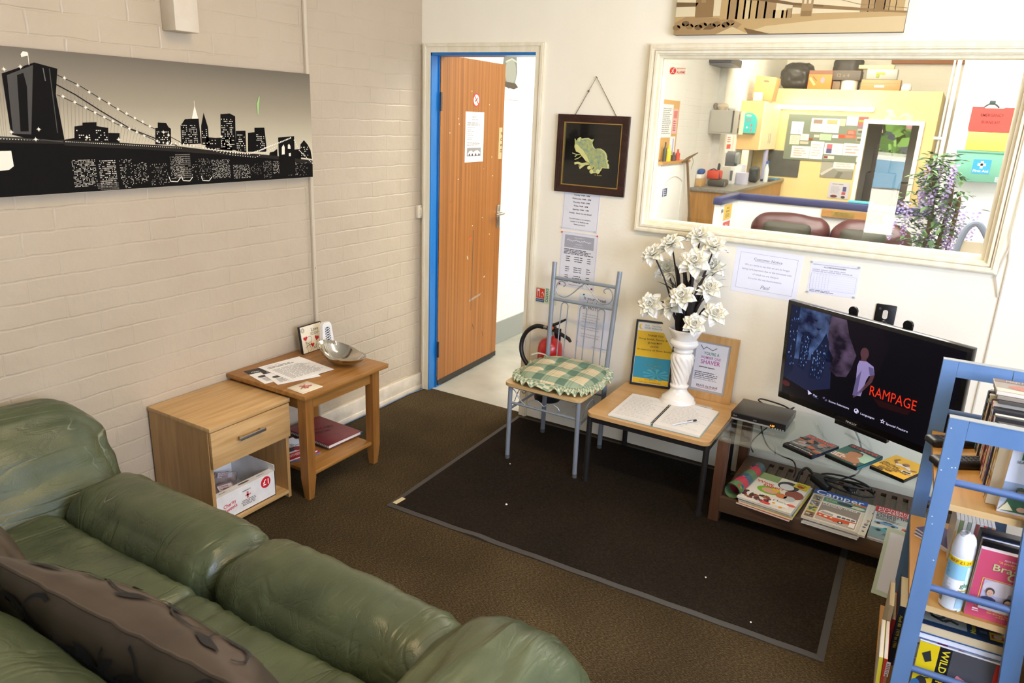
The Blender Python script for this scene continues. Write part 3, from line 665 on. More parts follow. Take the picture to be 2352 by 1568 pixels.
# lower shelf: notebooks and magazines
ZS = .1225
t = thing('folder', 'blue and white folder under the red notebook on the table shelf', 'folder', (.2, -1.05, ZS))
m = MB(); m.box(.072, .36, -1.14, -.935, ZS, ZS + .008, K('#2f6ea5', .4), .001); m.box(.075, .12, -1.138, -.95, ZS + .008, ZS + .0085, K('#e3e8ec')); part('cover', m, t)
t = thing('notebook', 'dark red spiral-bound notebook lying on the lower shelf of the table', 'notebook', (.22, -1.07, ZS + .0085))
Mn = Matrix.Translation((.225, -1.068, ZS + .0088)) @ Matrix.Rotation(-.05, 4, 'Z')
m = MB(); m.box(-.145, .145, -.100, .105, .002, .016, mat('#e4ddcd', .8), M=Mn); part('pages', m, t)
mr = mat('#7a2730', .4, vary=(20, '#6a2029')); m = MB(); m.box(-.148, .148, -.104, .108, .016, .019, mr, .001, M=Mn); m.box(-.148, .148, -.104, .108, 0, .002, mr, M=Mn)
ik = Ink(m, Mn @ V((-.1, -.05, .019)), Mn.to_3x3() @ V((.35, 1, 0)), Mn.to_3x3() @ V((-1, .35, 0))); ik.text('DOCKET', .03, -.06, .020, K('#3c1218'), 'l', True); ik.text('BOOK', .03, -.10, .020, K('#3c1218'), 'l', True); part('cover', m, t)
m = MB()
for i in range(26):
    x = -.14 + i * .0112; m.tube([(x, -.100 + .010 * cos(a) - .004, .0095 + .011 * sin(a)) for a in (2 * pi * k / 8 for k in range(8))], .0012, mat('#3b3636', .4, .6), 5, closed=True, M=Mn)
part('spiral', m, t)
def dr_mag(ik, w, h):
    ik.rect(0, 0, w, h, K('#dfe2e6')); ik.rect(0, 0, w, h * .28, K('#c3212c'), 2); ik.rect(0, h * .80, w * .7, h, K('#c9303a'), 2); ik.ell(w * .4, h * .86, .035, .018, K('#3d4147'), 3); ik.ell(w * .45, h * .45, .05, .02, K('#2b2e35'), 2); ik.ell(w * .65, h * .40, .02, .02, K('#8d3038'), 3); ik.greek(w * .1, h * .55, w * .9, h * .72, 3, K('#6b7078'), 2); ik.greek(.02, .02, w * .7, h * .22, 3, K('#f1dede'), 3)
for i, (o, r_, lb) in enumerate((((.318, -1.366, ZS), (.25, 1), 'lower blue edged magazine on the table shelf under the red and white one'), ((.312, -1.372, ZS + .0065), (.18, 1), 'red and white car magazine showing between cabinet and table leg'))):
    flat('magazine', lb, 'magazine', o, r_, .15, .20, 'magazines on the side table shelf', K('#dfe2e6') if i else K('#4b6f9c'), .006, dr_mag)

# ---------------------------------------------------------------- on the left wall
O = V((.035, -2.30, 1.344))
t = thing('canvas_print', 'wide black and white canvas of a lit bridge and night skyline on the brick wall', 'picture', (.018, -1.6, 1.344))
CW, CH = 1.416, .461
m = MB(); m.box(.0005, .034, -2.30, -2.30 + CW, 1.344, 1.344 + CH, K('#1a1816', .6)); part('stretcher', m, t)
def sky_fn(nt, N, L, b):      # printed dusk gradient of the picture itself
    tc = N.new('ShaderNodeTexCoord'); sp = N.new('ShaderNodeSeparateXYZ'); L(tc.outputs['Object'], sp.inputs[0])
    cr = N.new('ShaderNodeValToRGB'); e = cr.color_ramp.elements; e[0].position = .10; e[0].color = lin('#d9ceb0'); e[1].position = .46; e[1].color = lin('#685f50'); x = e.new(.30); x.color = lin('#9c917a')
    L(sp.outputs['Z'], cr.inputs[0]); L(cr.outputs[0], b.inputs['Base Color']); b.inputs['Roughness'].default_value = .45
m_sky = node_mat('printed_dusk_sky', sky_fn)
m = MB(); m.box(.034, .035, -2.30, -2.30 + CW, 1.344, 1.344 + CH, m_sky)
ik = Ink(m, O, Y_, Z_, .0002)
bk = mat('#100e0c', .7, spec=.12); dk = mat('#2a2620', .7, spec=.12); lt = mat('#f2ead6', .7, spec=.12); md = K('#6d675d', .5); gy = K('#3d3932', .5)
tower = [(0.111, .379), (0.213, .419), (0.284, .405), (0.268, .325), (0.276, .179), (0.185, .175), (0.111, .196), (0.111, .34)]
for hx in range(34):      # hanger cables
    f = hx / 33; x = .285 + f * .40; top = .385 - f * .215 - .03 * sin(pi * f)
    ik.line([(x, top), (x - .02, .165)], .0008, md, 1)
for hx in range(12): ik.line([(.0 + hx * .01, .36), (.03 + hx * .006, .18)], .0008, md, 1)
for P in ([(0.308, .165), (0.316, .222), (0.344, .226), (0.345, .235), (0.395, .237), (0.393, .224), (0.435, .218), (0.428, .164)], [(0.428, .161), (0.433, .201), (0.475, .2), (0.47, .161)],
          [(0.611, .159), (0.618, .219), (0.628, .219), (0.63, .239), (0.665, .238), (0.674, .222), (0.683, .217), (0.678, .158)], [(0.722, .158), (0.726, .228), (0.748, .253), (0.78, .255), (0.81, .256), (0.812, .16)],
          [(0.813, .157), (0.819, .229), (0.835, .279), (0.85, .224), (0.85, .151)], [(0.905, .138), (0.914, .275), (0.96, .279), (0.987, .268), (0.979, .131)], [(0.978, .129), (0.985, .21), (1.035, .211), (1.033, .121)],
          [(1.041, .124), (1.047, .202), (1.082, .205), (1.083, .223), (1.137, .224), (1.143, .147), (1.141, .122)], [(0.829, .14), (0.84, .185), (0.881, .182), (0.959, .184), (0.961, .129)],
          [(1.34, .119), (1.342, .151), (1.365, .17), (1.387, .15), (1.404, .124), (1.411, .084), (1.338, .093)], [(0.277, .17), (0.279, .179), (0.311, .184), (0.309, .167)], [(1.156, .107), (1.16, .119), (1.182, .122), (1.203, .134), (1.203, .099)], [(1.303, .087), (1.305, .129), (1.345, .131), (1.342, .08)]):
    ik.poly(P, bk, 2)
ik.poly([(0.779, .255), (0.795, .302), (0.797, .302), (0.808, .255)], lt, 2); ik.line([(.796, .30), (.796, .322)], .0015, lt, 2)
r = random.Random(3)
def lights(x0, x1, y0, y1, nx, ny, pr_, mm=lt, l=3, s=.6):
    for i in range(nx):
        for j in range(ny):
            if r.random() < pr_:
                a = x0 + (x1 - x0) * i / nx; b = y0 + (y1 - y0) * j / ny; ik.rect(a, b, a + (x1 - x0) / nx * s, b + (y1 - y0) / ny * .42, mm, l)
for a in ((.32, .43, .168, .215, 16, 6, .3), (.615, .675, .162, .21, 9, 7, .35), (.73, .80, .165, .235, 11, 10, .6), (.915, .975, .145, .262, 9, 14, .5), (.985, 1.03, .13, .2, 8, 8, .5), (1.09, 1.135, .14, .2, 7, 8, .5), (.84, .96, .138, .178, 16, 6, .3), (.82, .845, .16, .22, 4, 8, .25), (1.345, 1.39, .1, .145, 7, 5, .4)): lights(*a)
ik.poly([(0.0, .147), (0.271, .163), (0.718, .147), (1.144, .107), (1.414, .071), (1.412, .001), (0, .001)], bk, 4)
ik.poly([(0, .194), (0.208, .183), (0.483, .166), (0.718, .15), (0.883, .13), (1.144, .109), (1.413, .077), (1.413, .060), (1.143, .095), (0.881, .117), (0.563, .142), (0.269, .160), (0, .167)], dk, 5)
x = .29
while x < 1.38:     # the lit streets under the bridge, tower block by tower block
    w_ = r.uniform(.04, .10); top = .145 - max(0, x - .25) * .055; lo = r.uniform(.004, .03); lights(x, min(x + w_, 1.40), lo, top - r.uniform(.005, .04), int(w_ / .0042), r.randint(14, 24), r.choice([.12, .3, .45, .6]), r.choice([lt, lt, K('#b9b2a2')]), 6); x += w_ + r.uniform(.004, .016)
lights(.69, .757, .03, .125, 5, 13, .95, md, 6, .9); lights(.37, .45, .004, .03, 8, 5, .95, md, 6, .9)
for P in ((.655, .012), (.71, .012), (.80, .008)): ik.line([(P[0], P[1] + .025), (P[0] + .005, P[1] + .008), (P[0] + .035, P[1] + .005), (P[0] + .05, P[1] + .02)], .003, lt, 7)
ik.poly(tower, bk, 7); ik.poly([(0.125, .375), (0.208, .411), (0.172, .196), (0.117, .198)], gy, 8); ik.poly([(0.155, .377), (0.175, .385), (0.180, .343), (0.165, .205), (0.140, .205)], bk, 9); ik.line([(.238, .404), (.24, .364)], .003, md, 9); ik.line([(.258, .404), (.256, .2)], .003, gy, 8)
ik.poly([(0, .172), (0.274, .165), (0.274, .003), (0, .001)], bk, 8); ik.poly([(0.02, .145), (0.103, .145), (0.104, .097), (0.088, .086), (0.02, .081)], lt, 9); ik.line([(0, .19), (.21, .178), (.27, .172)], .004, gy, 9)
ik.poly([(1.211, .182), (1.305, .188), (1.303, .016), (1.208, .019)], bk, 7)
for P in ([(1.227, .108), (1.229, .14), (1.24, .152), (1.246, .139), (1.244, .109)], [(1.264, .133), (1.265, .149), (1.272, .155), (1.28, .145), (1.28, .132)], [(1.268, .10), (1.268, .113), (1.280, .115), (1.280, .10)]): ik.poly(P, lt, 8)
for P, w_, mm in (([(0.277, .387), (0.349, .357), (0.421, .315), (0.501, .269), (0.575, .232), (0.632, .209), (0.72, .166), (0.77, .152)], .0022, dk), ([(0.274, .355), (0.332, .326), (0.416, .274), (0.517, .216), (0.616, .18), (0.706, .153)], .004, dk), ([(0.272, .323), (0.326, .3), (0.392, .269), (0.464, .233), (0.541, .204), (0.616, .172)], .002, dk)): ik.line(P, w_, mm, 6)
def dots(P, n, s, l=9):
    for i in range(n):
        f = i / (n - 1) * (len(P) - 1); k = min(int(f), len(P) - 2); g = f - k
        ik.ell(P[k][0] + (P[k + 1][0] - P[k][0]) * g, P[k][1] + (P[k + 1][1] - P[k][1]) * g, s, s, lt, l, 8)
dots([(0.627, .167), (0.751, .157), (0.849, .139), (0.954, .123), (1.043, .115), (1.106, .129), (1.155, .144), (1.222, .162), (1.283, .18)], 58, .0036); dots([(0.66, .160), (0.80, .146), (0.954, .113), (1.08, .10), (1.20, .145)], 40, .0022); dots([(1.304, .17), (1.332, .125), (1.366, .099), (1.41, .065)], 16, .003); dots([(.28, .172), (.48, .160), (.72, .144)], 60, .0016); dots([(0, .186), (.2, .178)], 24, .0022)
for sx, sy in ((0.303, .377), (0.344, .356), (0.381, .336), (0.414, .316), (0.447, .301), (0.478, .283), (0.509, .268), (0.539, .253), (0.568, .241), (0.595, .225), (0.29, .318), (0.327, .301), (0.362, .285), (0.393, .269), (0.424, .254), (0.454, .241), (0.484, .227), (0.513, .216), (0.541, .204), (0.568, .191), (0.119, .392), (0.169, .403), (0.112, .203), (0.197, .212), (0.183, .18), (0.353, .186), (0.468, .178), (0.649, .204), (0.669, .193), (0.619, .172), (0.909, .187), (0.663, .164)):
    P = []
    for k in range(16): a = 2 * pi * k / 16; q = .0085 if k % 4 == 0 else (.0055 if k % 2 == 0 else .0032); P.append((sx + q * cos(a), sy + q * sin(a)))
    ik.poly(P, lt, 10)
ik.poly([(0.175, .441), (0.183, .45), (0.196, .449), (0.196, .438), (0.176, .432)], lt, 9); ik.line([(.197, .447), (.196, .41)], .002, lt, 9)
ik.poly([(1.115, .351), (1.12, .352), (1.114, .321), (1.108, .276), (1.104, .278), (1.103, .321)], K('#9fd07a'), 9)
part('print', m, t, smooth=0)
m = MB(); m.box(0, .08, -1.59, -1.487, 1.912, CZ, mat('#d9cdb8', .45, bump=(20, .3), vary=(8, '#cdbfa6')), .004); struct('trim_1', m)
m = MB(); m.box(0, .016, -.884, -.866, .11, CZ, mat('#cabda6', .35), .003)
for z in (.9, 1.6, 2.3): m.cyl((.016, -.875, z), (.0168, -.875, z), .003, steel, 8)
solo('cable_trunking', m, 'thin cream vertical cable trunking on the brick wall', 'trunking')
t = thing('switch_box', 'small cream wall switch box beside the door frame', 'switch', (.01, -.03, 1.07))
m = MB(); m.box(0, .020, -.052, -.006, 1.068, 1.142, mat('#e2d6bd', .35), .003); part('casing', m, t)
m = MB(); m.box(.02, .024, -.040, -.018, 1.085, 1.118, mat('#d2c4a6', .35), .0015); m.cyl((.020, -.029, 1.132), (.0215, -.029, 1.132), .004, steel, 10); m.cyl((.020, -.029, 1.076), (.0215, -.029, 1.076), .003, steel, 10); part('rocker', m, t)
m = MB(); m.tube([(.035, -1.0, .006), (.032, -.7, .006), (.036, -.4, .007), (.030, -.15, .006), (.045, -.03, .006)], .003, mat('#5f7391', .5), 8); solo('floor_cable', m, 'thin blue cable along the foot of the brick wall', 'cable')
# ---------------------------------------------------------------- entrance mat
t = thing('floor_mat', 'large dark ribbed entrance mat with grey rubber edge on the brown carpet', 'mat', (1.65, -.63, 0))
c4 = [(.774, -1.253), (2.580, -1.213), (2.555, -.03), (.739, -.037)]
m = MB()
def inset(P, d):
    cx = sum(p[0] for p in P) / 4; cy = sum(p[1] for p in P) / 4
    return [(x + math.copysign(d, cx - x), y + math.copysign(d, cy - y)) for x, y in P]
o, i_ = c4, inset(c4, .026)
rub = mat('#383430', .6)
def edge_strip(a, b, ai, bi, n=40, amp=0):
    R = []
    for k in range(n + 1):
        f = k / n; w = amp * (exp_bump(f, .26, .03) * 1.0 + exp_bump(f, .40, .02) * .5 + .15 * sin(f * 60))
        p = V((*a, 0)).lerp(V((*b, 0)), f); q = V((*ai, 0)).lerp(V((*bi, 0)), f)
        R.append([p + Z_ * .0003, p + Z_ * (.004 + w), q + Z_ * (.006 + w * .6), q + Z_ * .0003])
    m.rings(R, rub)
def exp_bump(f, c, s): return math.exp(-((f - c) / s) ** 2)
for k in range(4):
    q = (k + 1) % 4; edge_strip(o[k], o[q], i_[k], i_[q], 60, .006 if k == 0 else 0)
part('rubber_edge', m, t)
m = MB(); n = 4; R = [[(x, y, z) for x, y in i_] for z in (.0004, .0075)]; m.rings(R, m_matpile); part('pile', m, t)
m = MB(); m.box(-.030, .030, -.011, .011, 0, .0015, K('#c9b98d'), M=Matrix.Translation((.80, -1.195, .0078)) @ Matrix.Rotation(1.5, 4, 'Z')); part('label_tag', m, t)
MZ = .0078
r = random.Random(8)
for i, (x, y, s, lb) in enumerate(((1.21, -.95, .006, 'small white paper crumb in the middle of the dark mat'), (1.02, -.60, .004, 'tiny pale crumb on the mat left of the chair legs'), (2.12, -.98, .004, 'tiny white crumb on the mat in front of the low stand'), (2.33, -1.15, .004, 'tiny pale crumb near the right front corner of the mat'))):
    m = MB(); m.tube([(x, y, MZ), (x + s * .3, y, MZ + s * .6)], [s, s * .5], mat('#e9e4d6', .7), 7); solo('paper_crumb', m, lb, 'litter', 'crumbs on the mat')

# ---------------------------------------------------------------- framed relief picture
t = thing('framed_picture', 'dark mahogany framed gold relief of a furry animal hanging by a cord', 'picture', (1.07, -.012, 1.298))
mah = mat('#3b1a14', .25, coat=.3, vary=(9, '#2c120e', (1, 1, 4))); gilt = mat('#c2a25a', .3, .8)
m = MB(); ring(m, .876, 1.264, 1.298, 1.681, .036, -.016, -.002, mah); ring(m, .880, 1.260, 1.302, 1.677, .012, -.024, -.016, mah); ring(m, .892, 1.248, 1.314, 1.665, .010, -.020, -.016, mah); part('frame', m, t)
m = MB(); ring(m, .912, 1.228, 1.334, 1.645, .005, -.014, -.004, gilt); part('gilt_slip', m, t)
m = MB(); m.box(.912, 1.228, -.006, -.004, 1.334, 1.645, mat('#0c0b0b', .12, coat=.6)); part('black_panel', m, t)
frog = mat('#b9b86a', .45, vary=(55, '#7f9a86'), bump=(90, .8, .004)); pale = mat('#d3d08a', .4, bump=(60, .5, .003))
O = V((.878 - .003, -.006, 1.298))
body = [(0.099, .267), (0.108, .256), (0.116, .262), (0.122, .272), (0.13, .275), (0.136, .268), (0.155, .272), (0.174, .274), (0.191, .266), (0.204, .269), (0.196, .251), (0.201, .237), (0.214, .223), (0.230, .226), (0.245, .226), (0.262, .218), (0.274, .207), (0.282, .19), (0.282, .176), (0.29, .172), (0.286, .160), (0.295, .15), (0.297, .133), (0.261, .133), (0.254, .118), (0.242, .108), (0.228, .106), (0.212, .104), (0.206, .110), (0.207, .117), (0.222, .126), (0.217, .137), (0.202, .122), (0.188, .126), (0.196, .146), (0.172, .158), (0.150, .180), (0.132, .198), (0.112, .204), (0.1, .225), (0.102, .246)]
m = MB(); m.prism(body, O, X_, Z_, .006, pale)
cx, cz = sum(p[0] for p in body) / len(body), sum(p[1] for p in body) / len(body)
m.prism([(cx + (x - cx) * .93, cz + (z - cz) * .93) for x, z in body], O - Y_ * .006, X_, Z_, .0035, frog)
m.prism([(0.104, .236), (0.117, .240), (0.151, .213), (0.178, .18), (0.192, .155), (0.172, .162), (0.136, .198), (0.114, .206)], O - Y_ * .0095, X_, Z_, .004, pale)
for x, z, a in ((.125, .262, .010), (.205, .112, .011), (.24, .115, .012), (.19, .13, .010)): m.lathe([(a, 0), (a * .9, .004), (.0, .006)], pale, 14, M=Matrix.Translation((O.x + x, O.y - .006, O.z + z)) @ Matrix.Rotation(pi / 2, 4, 'X'))
part('animal_relief', m, t, smooth=50)
m = MB(); m.prism([(0.104, .15), (0.123, .155), (0.148, .15), (0.172, .155), (0.196, .156), (0.196, .146), (0.165, .14), (0.15, .128), (0.138, .119), (0.134, .127), (0.145, .139), (0.124, .144), (0.108, .14)], O, X_, Z_, .005, pale)
for P in ([(0.09, .196), (0.117, .189), (0.141, .193)], [(0.105, .165), (0.126, .173), (0.147, .189)], [(0.105, .179), (0.117, .189)], [(0.129, .134), (0.141, .135), (0.15, .143)]): m.tube([O + X_ * x + Z_ * z - Y_ * .002 for x, z in P], .0022, pale, 6)
Ink(m, O, X_, Z_).text('M. Brown'[:8], .220, .093, .007, K('#b9a24f'), 'l', shear=.3); part('branch_relief', m, t)
m = MB(); m.tube([(.965, -.006, 1.678), (1.07, -.010, 1.858), (1.19, -.006, 1.678)], .0018, mat('#6b5c44', .8), 6); m.tube([(1.030, -.008, 1.789), (1.033, -.010, 1.795)], .005, mat('#6b5c44', .8), 6); part('hanging_cord', m, t)
m = MB(); m.cyl((1.07, 0, 1.856), (1.07, -.016, 1.860), .0028, steel, 8); solo('picture_nail', m, 'nail in the wall holding the cord of the animal picture', 'nail')

# ---------------------------------------------------------------- notices on the wall
lam = mat('#e9e9ee', .22, vary=(3, '#e2e3ea')); ink = K('#3b3a3f'); ink2 = K('#7d7b84')
def notice(name, label, x, z, w, h, draw, tilt=0, col=None, pins=(), y=-.0002, cat='notice', group=None):
    t = thing(name, label, cat, (x + w / 2, 0, z), group=group)
    R = V((cos(tilt), 0, sin(tilt))); U = V((-sin(tilt), 0, cos(tilt)))
    m, ik = paper((x, y, z), R, U, w, h, col or lam, .0008)
    draw(ik, w, h); part('sheet', m, t, smooth=0)
    for px, pz, c in pins:
        m = MB(); q = V((x, y - .0008, z)) + R * px + U * pz
        m.cyl(q, q - Y_ * .006, .0035, mat(c, .35), 10, r1=.0045); part('push_pin', m, t)
    return t
def dr_hours(ik, w, h):
    ik.frame(.006, .006, w - .006, h - .004, .001, K('#8d8fb5'))
    for i, s in enumerate(('Monday: 9AM - 5PM', 'Tuesday: 9AM - 5PM', 'Wednesday: 9AM - 5PM', 'Thursday: 9AM - 5PM', 'Friday: 9AM - 5PM', 'Saturday: 9AM - 1PM', 'Sunday - Sorry we are closed')):
        ik.text(s, w / 2, .198 - i * .0185, .0075, ink, 'c', True)
    for i, s in enumerate(('If you have missed us you can leave a', 'message on our Facebook page,', 'Thanks Just Ring Us')): ik.text(s, w / 2, .058 - i * .0145, .0058, ink, 'c', True)
notice('opening_hours', 'opening hours sheet pinned under the framed animal picture', .923, 1.105, .209, .220, dr_hours, -.02, pins=((.008, .008, '#c9c9c9'), (.2, .008, '#c9c9c9')))
def dr_prices(ik, w, h):
    ik.frame(.006, .006, w - .006, h - .006, .0008, K('#9ea0c0')); ik.rect(.022, h - .084, w - .022, h - .018, K('#a9aab4'))
    ik.text('WELCOME TO', w / 2, h - .033, .006, lam, 'c', True); ik.line([(.035 + i * .0078, h - .046 + .006 * (i % 2) - .004 * ((i // 3) % 2)) for i in range(19)], .0035, lam, 2); ik.text('PRICE LIST', w / 2, h - .066, .006, lam, 'c', True); ik.text('SERVICE SPECIALS', w / 2, h - .078, .005, lam, 'c')
    ik.greek(.022, h - .120, w - .018, h - .090, 4, ink)
    for i in range(13):
        y = h - .132 - i * .0112
        if i in (3, 4, 8): continue
        ik.greek(.036, y - .004, .062, y + .004, 1, ink, seed=i, fill=.45); ik.greek(.082, y - .004, .135, y + .004, 1, ink, al='c', seed=i + 5, fill=.45); ik.greek(.160, y - .004, .185, y + .004, 1, ink, seed=i + 9, fill=.45)
    ik.text('Please ask for any details', w / 2, .013, .006, ink, 'c')
notice('price_list', 'price list sheet with grey heading behind the top of the chair', .925, .799, .213, .297, dr_prices, -.012, pins=((.004, .290, '#e0512f'), (.208, .292, '#e0512f'), (.012, .012, '#7b1f3a'), (.20, .012, '#7b1f3a')))
def dr_mot(ik, w, h):
    ik.text('Is your diesel', .030, h - .030, .017, ink, 'l'); ik.text('vehicle having', .028, h - .056, .017, ink, 'l'); ik.text('an MOT?', .028, h - .082, .017, ink, 'l')
    for i, s in enumerate(('The tester will check your', 'vehicle\'s emissions and if the', 'smoke is too thick - the', 'test cannot go ahead.', '', 'This is to protect the engine -', 'we won\'t damage the engine.', '', 'An MOT won\'t go ahead if the', 'cambelt history is not known.')): ik.text(s, .028, h - .112 - i * .0138, .0062, ink2, 'l')
    ik.text('www.gov.uk/getting-an-mot', w - .012, .012, .006, ink2, 'r')
notice('diesel_poster', 'poster asking about diesel vehicles behind the chair spindles', 1.052, .480, .205, .298, dr_mot, -.01, pins=((.012, .030, '#d09a2c'), (.198, .016, '#c9a04a'), (.03, .294, '#1f8a6a')))
def dr_ext(ik, w, h):
    ik.rect(.006, .026, .058, h - .006, K('#d8432a')); ik.rect(.012, .034, .028, .078, lam, 2); ik.rect(.015, .034, .025, .066, K('#d8432a'), 3); ik.poly([(.036, .032), (.050, .036), (.055, .052), (.046, .066), (.038, .056)], K('#f3d9c9'), 2); ik.ell(.044, .046, .006, .011, K('#d8432a'), 3)
    ik.rect(.006, .006, .058, .023, K('#204a86')); ik.text('FIRE EXTINGUISHER', .032, .012, .005, lam, 'c', True, width=.046)
    for i in range(4): ik.rect(.066, .010 + i * .020, .080, .026 + i * .020, K('#2c8a5a')); ik.ell(.073, .018 + i * .020, .004, .005, lam, 2)
    ik.greek(.088, .02, .125, .075, 6, K('#6fae8a'), 1)
notice('extinguisher_sign', 'fire extinguisher identification sign between doorway and chair post', .790, .684, .132, .088, dr_ext, 0, mat('#dfe3c4', .4), cat='sign')
def dr_cust(ik, w, h):
    ik.frame(.022, .022, w - .022, h - .022, .0012, K('#a6a7c8'))
    ik.text('Customer Notice', w / 2, h - .052, .0125, K('#8b89a0'), 'c'); ik.line([(w / 2 - .058, h - .056), (w / 2 + .058, h - .056)], .0008, K('#6f6c86'), 3)
    for i, (s, b) in enumerate((('We are sorry to say that we are no longer', 0), ('taking card payments due to the increased cost', 0), ('of which we are charged.', 0), ('Sorry for the any inconvenience.', 0))): ik.text(s, w / 2, h - .080 - i * .0205, .0082, K('#a3a1b3'), 'c')
    ik.text('Paul', w / 2 + .004, .032, .017, K('#8f8ca2'), 'c', shear=.35)
notice('customer_notice', 'laminated landscape customer notice under the interior window', 1.838, .914, .300, .212, dr_cust, -.03, mat('#eef0fa', .2, coat=.3), pins=())
def dr_rec(ik, w, h):
    ik.text('CERTIFICATE OF INSPECTION OF EXTINGUISHERS AND HOSE REELS', w / 2, h - .017, .0042, ink2, 'c', width=w - .02); ik.text('A.L.S FIRE EXTINGUISHERS', w / 2, h - .027, .0055, ink, 'c', True)
    ik.greek(.01, h - .050, w - .01, h - .034, 2, K('#b9bac9'))
    for i in range(7): ik.line([(.008 + i * .0125, .02), (.008 + i * .0125, h - .055)], .0006, K('#a9aac8'))
    for i in range(9): ik.line([(.008, .024 + i * .010), (w - .008, .024 + i * .010)], .0004, K('#c4c5da'))
    ik.frame(.008, .02, w - .008, h - .055, .0007, K('#a9aac8')); ik.greek(.01, .006, w * .6, .017, 2, ink2)
notice('inspection_record', 'small extinguisher inspection sheet pinned right of the customer notice', 2.178, .958, .203, .146, dr_rec, .01, mat('#e6e8f6', .4), pins=((.004, .140, '#a9b8ae'), (.198, .138, '#a9b8ae'), (.004, .004, '#a9b8ae'), (.196, .006, '#a9b8ae')))
m = MB(); m.tube([(2.884, -.012, 1.99), (2.886, -.010, 1.45), (2.885, -.012, 1.30), (2.899, -.006, 1.20), (2.902, -.006, .8), (2.905, -.006, .42)], .0035, mat('#d8d2c2', .5), 6); m.tube([(2.892, -.008, 1.26), (2.87, -.012, 1.13), (2.893, -.007, 1.05)], .003, mat('#d8d2c2', .5), 6)
solo('thin_cable', m, 'thin grey cable running down the wall right of the interior window', 'cable')
# sepia canvas above the window
t = thing('canvas_print', 'sepia canvas of a bridge and waterfront hanging above the interior window', 'picture', (1.91, -.02, 2.04))
SH = .40
m = MB(); m.box(1.447, 2.376, -.036, -.0005, 2.040, 2.040 + SH, K('#6f5a3c', .6)); part('stretcher', m, t)
m = MB(); m.box(1.447, 2.376, -.037, -.036, 2.040, 2.040 + SH, mat('#d9cba8', .5)); ik = Ink(m, (1.447, -.037, 2.040), X_, Z_, .0002); W = .929
s1, s2, s3, s4, s5 = (K(c) for c in ('#b79a68', '#a1845a', '#8a6d44', '#cdb88c', '#6f5534'))
ik.rect(0, 0, W, .075, s1, 1); ik.poly([(.30, 0), (W, 0), (W, .058), (.62, .050), (.40, .030)], s4, 2); ik.poly([(0, .05), (.05, .075), (.25, .062), (.3, .04), (.26, .0), (0, 0)], s2, 2)
for a in range(14): x = .01 + a * .02; ik.ell(x, .03 + .02 * ((a * 7) % 5) / 5, .018, .012, (s3, s2, s5)[a % 3], 3, 9)
ik.poly([(.19, .0), (.26, .03), (.33, .0)], s4, 4); ik.poly([(.33, 0), (.31, .025), (.42, .0)], s5, 4); ik.poly([(.13, .02), (.16, .045), (.17, .02)], s5, 4)
r = random.Random(5)
x = .20
while x < .50:
    w_ = r.uniform(.02, .05); hh = r.uniform(.05, .13) if x < .42 else r.uniform(.02, .05); ik.rect(x, .06, min(x + w_, .5), .07 + hh, r.choice([s1, s2, s1, s4]), 3); x += w_ * .8
x = .76
while x < W - .03:
    w_ = r.uniform(.02, .04); ik.rect(x, .075, min(x + w_, W), .09 + r.uniform(.02, .09), r.choice([s2, s3, s1]), 3); x += w_ * .9
ik.poly([(.09, .07), (.17, .07), (.16, SH), (.08, SH)], s3, 5); ik.rect(.112, .13, .132, SH, s2, 6)
ik.poly([(0, .135), (.10, .13), (.09, .115), (0, .115)], s5, 5)
ik.poly([(.16, .165), (.36, .145), (.50, .118), (.62, .105), (.62, .098), (.50, .108), (.36, .13), (.16, .145)], s5, 5); ik.poly([(.50, .118), (.95 * W, .078), (W, .075), (W, .068), (.5, .10)], s3, 4)
ik.rect(.535, .065, .580, .155, s2, 6); ik.rect(.543, .112, .553, .142, mat('#d9cba8', .5), 7); ik.rect(.561, .112, .571, .142, mat('#d9cba8', .5), 7); ik.rect(.538, .065, .577, .085, s3, 7)
ik.line([(.16, .36), (.30, .22), (.42, .165), (.55, .158), (.75, .105), (W, .085)], .002, s3, 7)
part('print', m, t, smooth=0)

# ---------------------------------------------------------------- fire extinguisher on its wall hook
t = thing('fire_extinguisher', 'red fire extinguisher with black hose hanging behind the chair', 'extinguisher', (.945, -.085, .17))
exr = mat('#b81f1c', .28, coat=.3)
EX, EY = .943, -.082
m = MB(); T_ = Matrix.Translation((EX, EY, .17)); m.lathe([(.0, .02), (.064, .02), (.068, .03), (.068, .29), (.062, .322), (.045, .345), (.022, .356), (.022, .37), (.0, .37)], exr, 32, M=T_); part('cylinder', m, t)
m = MB(); m.lathe([(.05, 0), (.071, 0), (.073, .012), (.073, .04), (.069, .045), (.0, .045)], mat('#1b1a1a', .5), 28, M=T_); part('base_ring', m, t)
m = MB(); m.lathe([(.0688, .08), (.0688, .215)], K('#e6ddd0'), 32, M=T_); m.lathe([(.0692, .17), (.0692, .195)], K('#22418c'), 32, M=T_); part('instruction_label', m, t)
blk = mat('#191818', .45)
m = MB(); m.cyl((EX, EY, .535), (EX, EY, .585), .017, mat('#b8b2a5', .3, .8), 14); m.box(EX - .022, EX + .026, EY - .014, EY + .014, .565, .592, blk, .004); m.cyl((EX - .045, EY, .577), (EX - .01, EY, .575), .011, mat('#a9a69c', .3, .8), 12); part('valve', m, t)
m = MB(); m.tube([(EX - .010, EY, .590), (EX + .035, EY - .012, .612), (EX + .092, EY - .020, .648)], [.010, .009, .006], blk, 8, flat=.8); m.tube([(EX - .006, EY, .580), (EX + .05, EY - .025, .572), (EX + .130, EY - .05, .556), (EX + .145, EY - .055, .543)], [.012, .011, .010, .007], blk, 8, flat=.8); part('lever', m, t)
m = MB(); m.cyl((EX + .012, EY - .016, .586), (EX + .012, EY - .030, .586), .010, mat('#e05a1c', .4), 12); part('safety_pin', m, t)
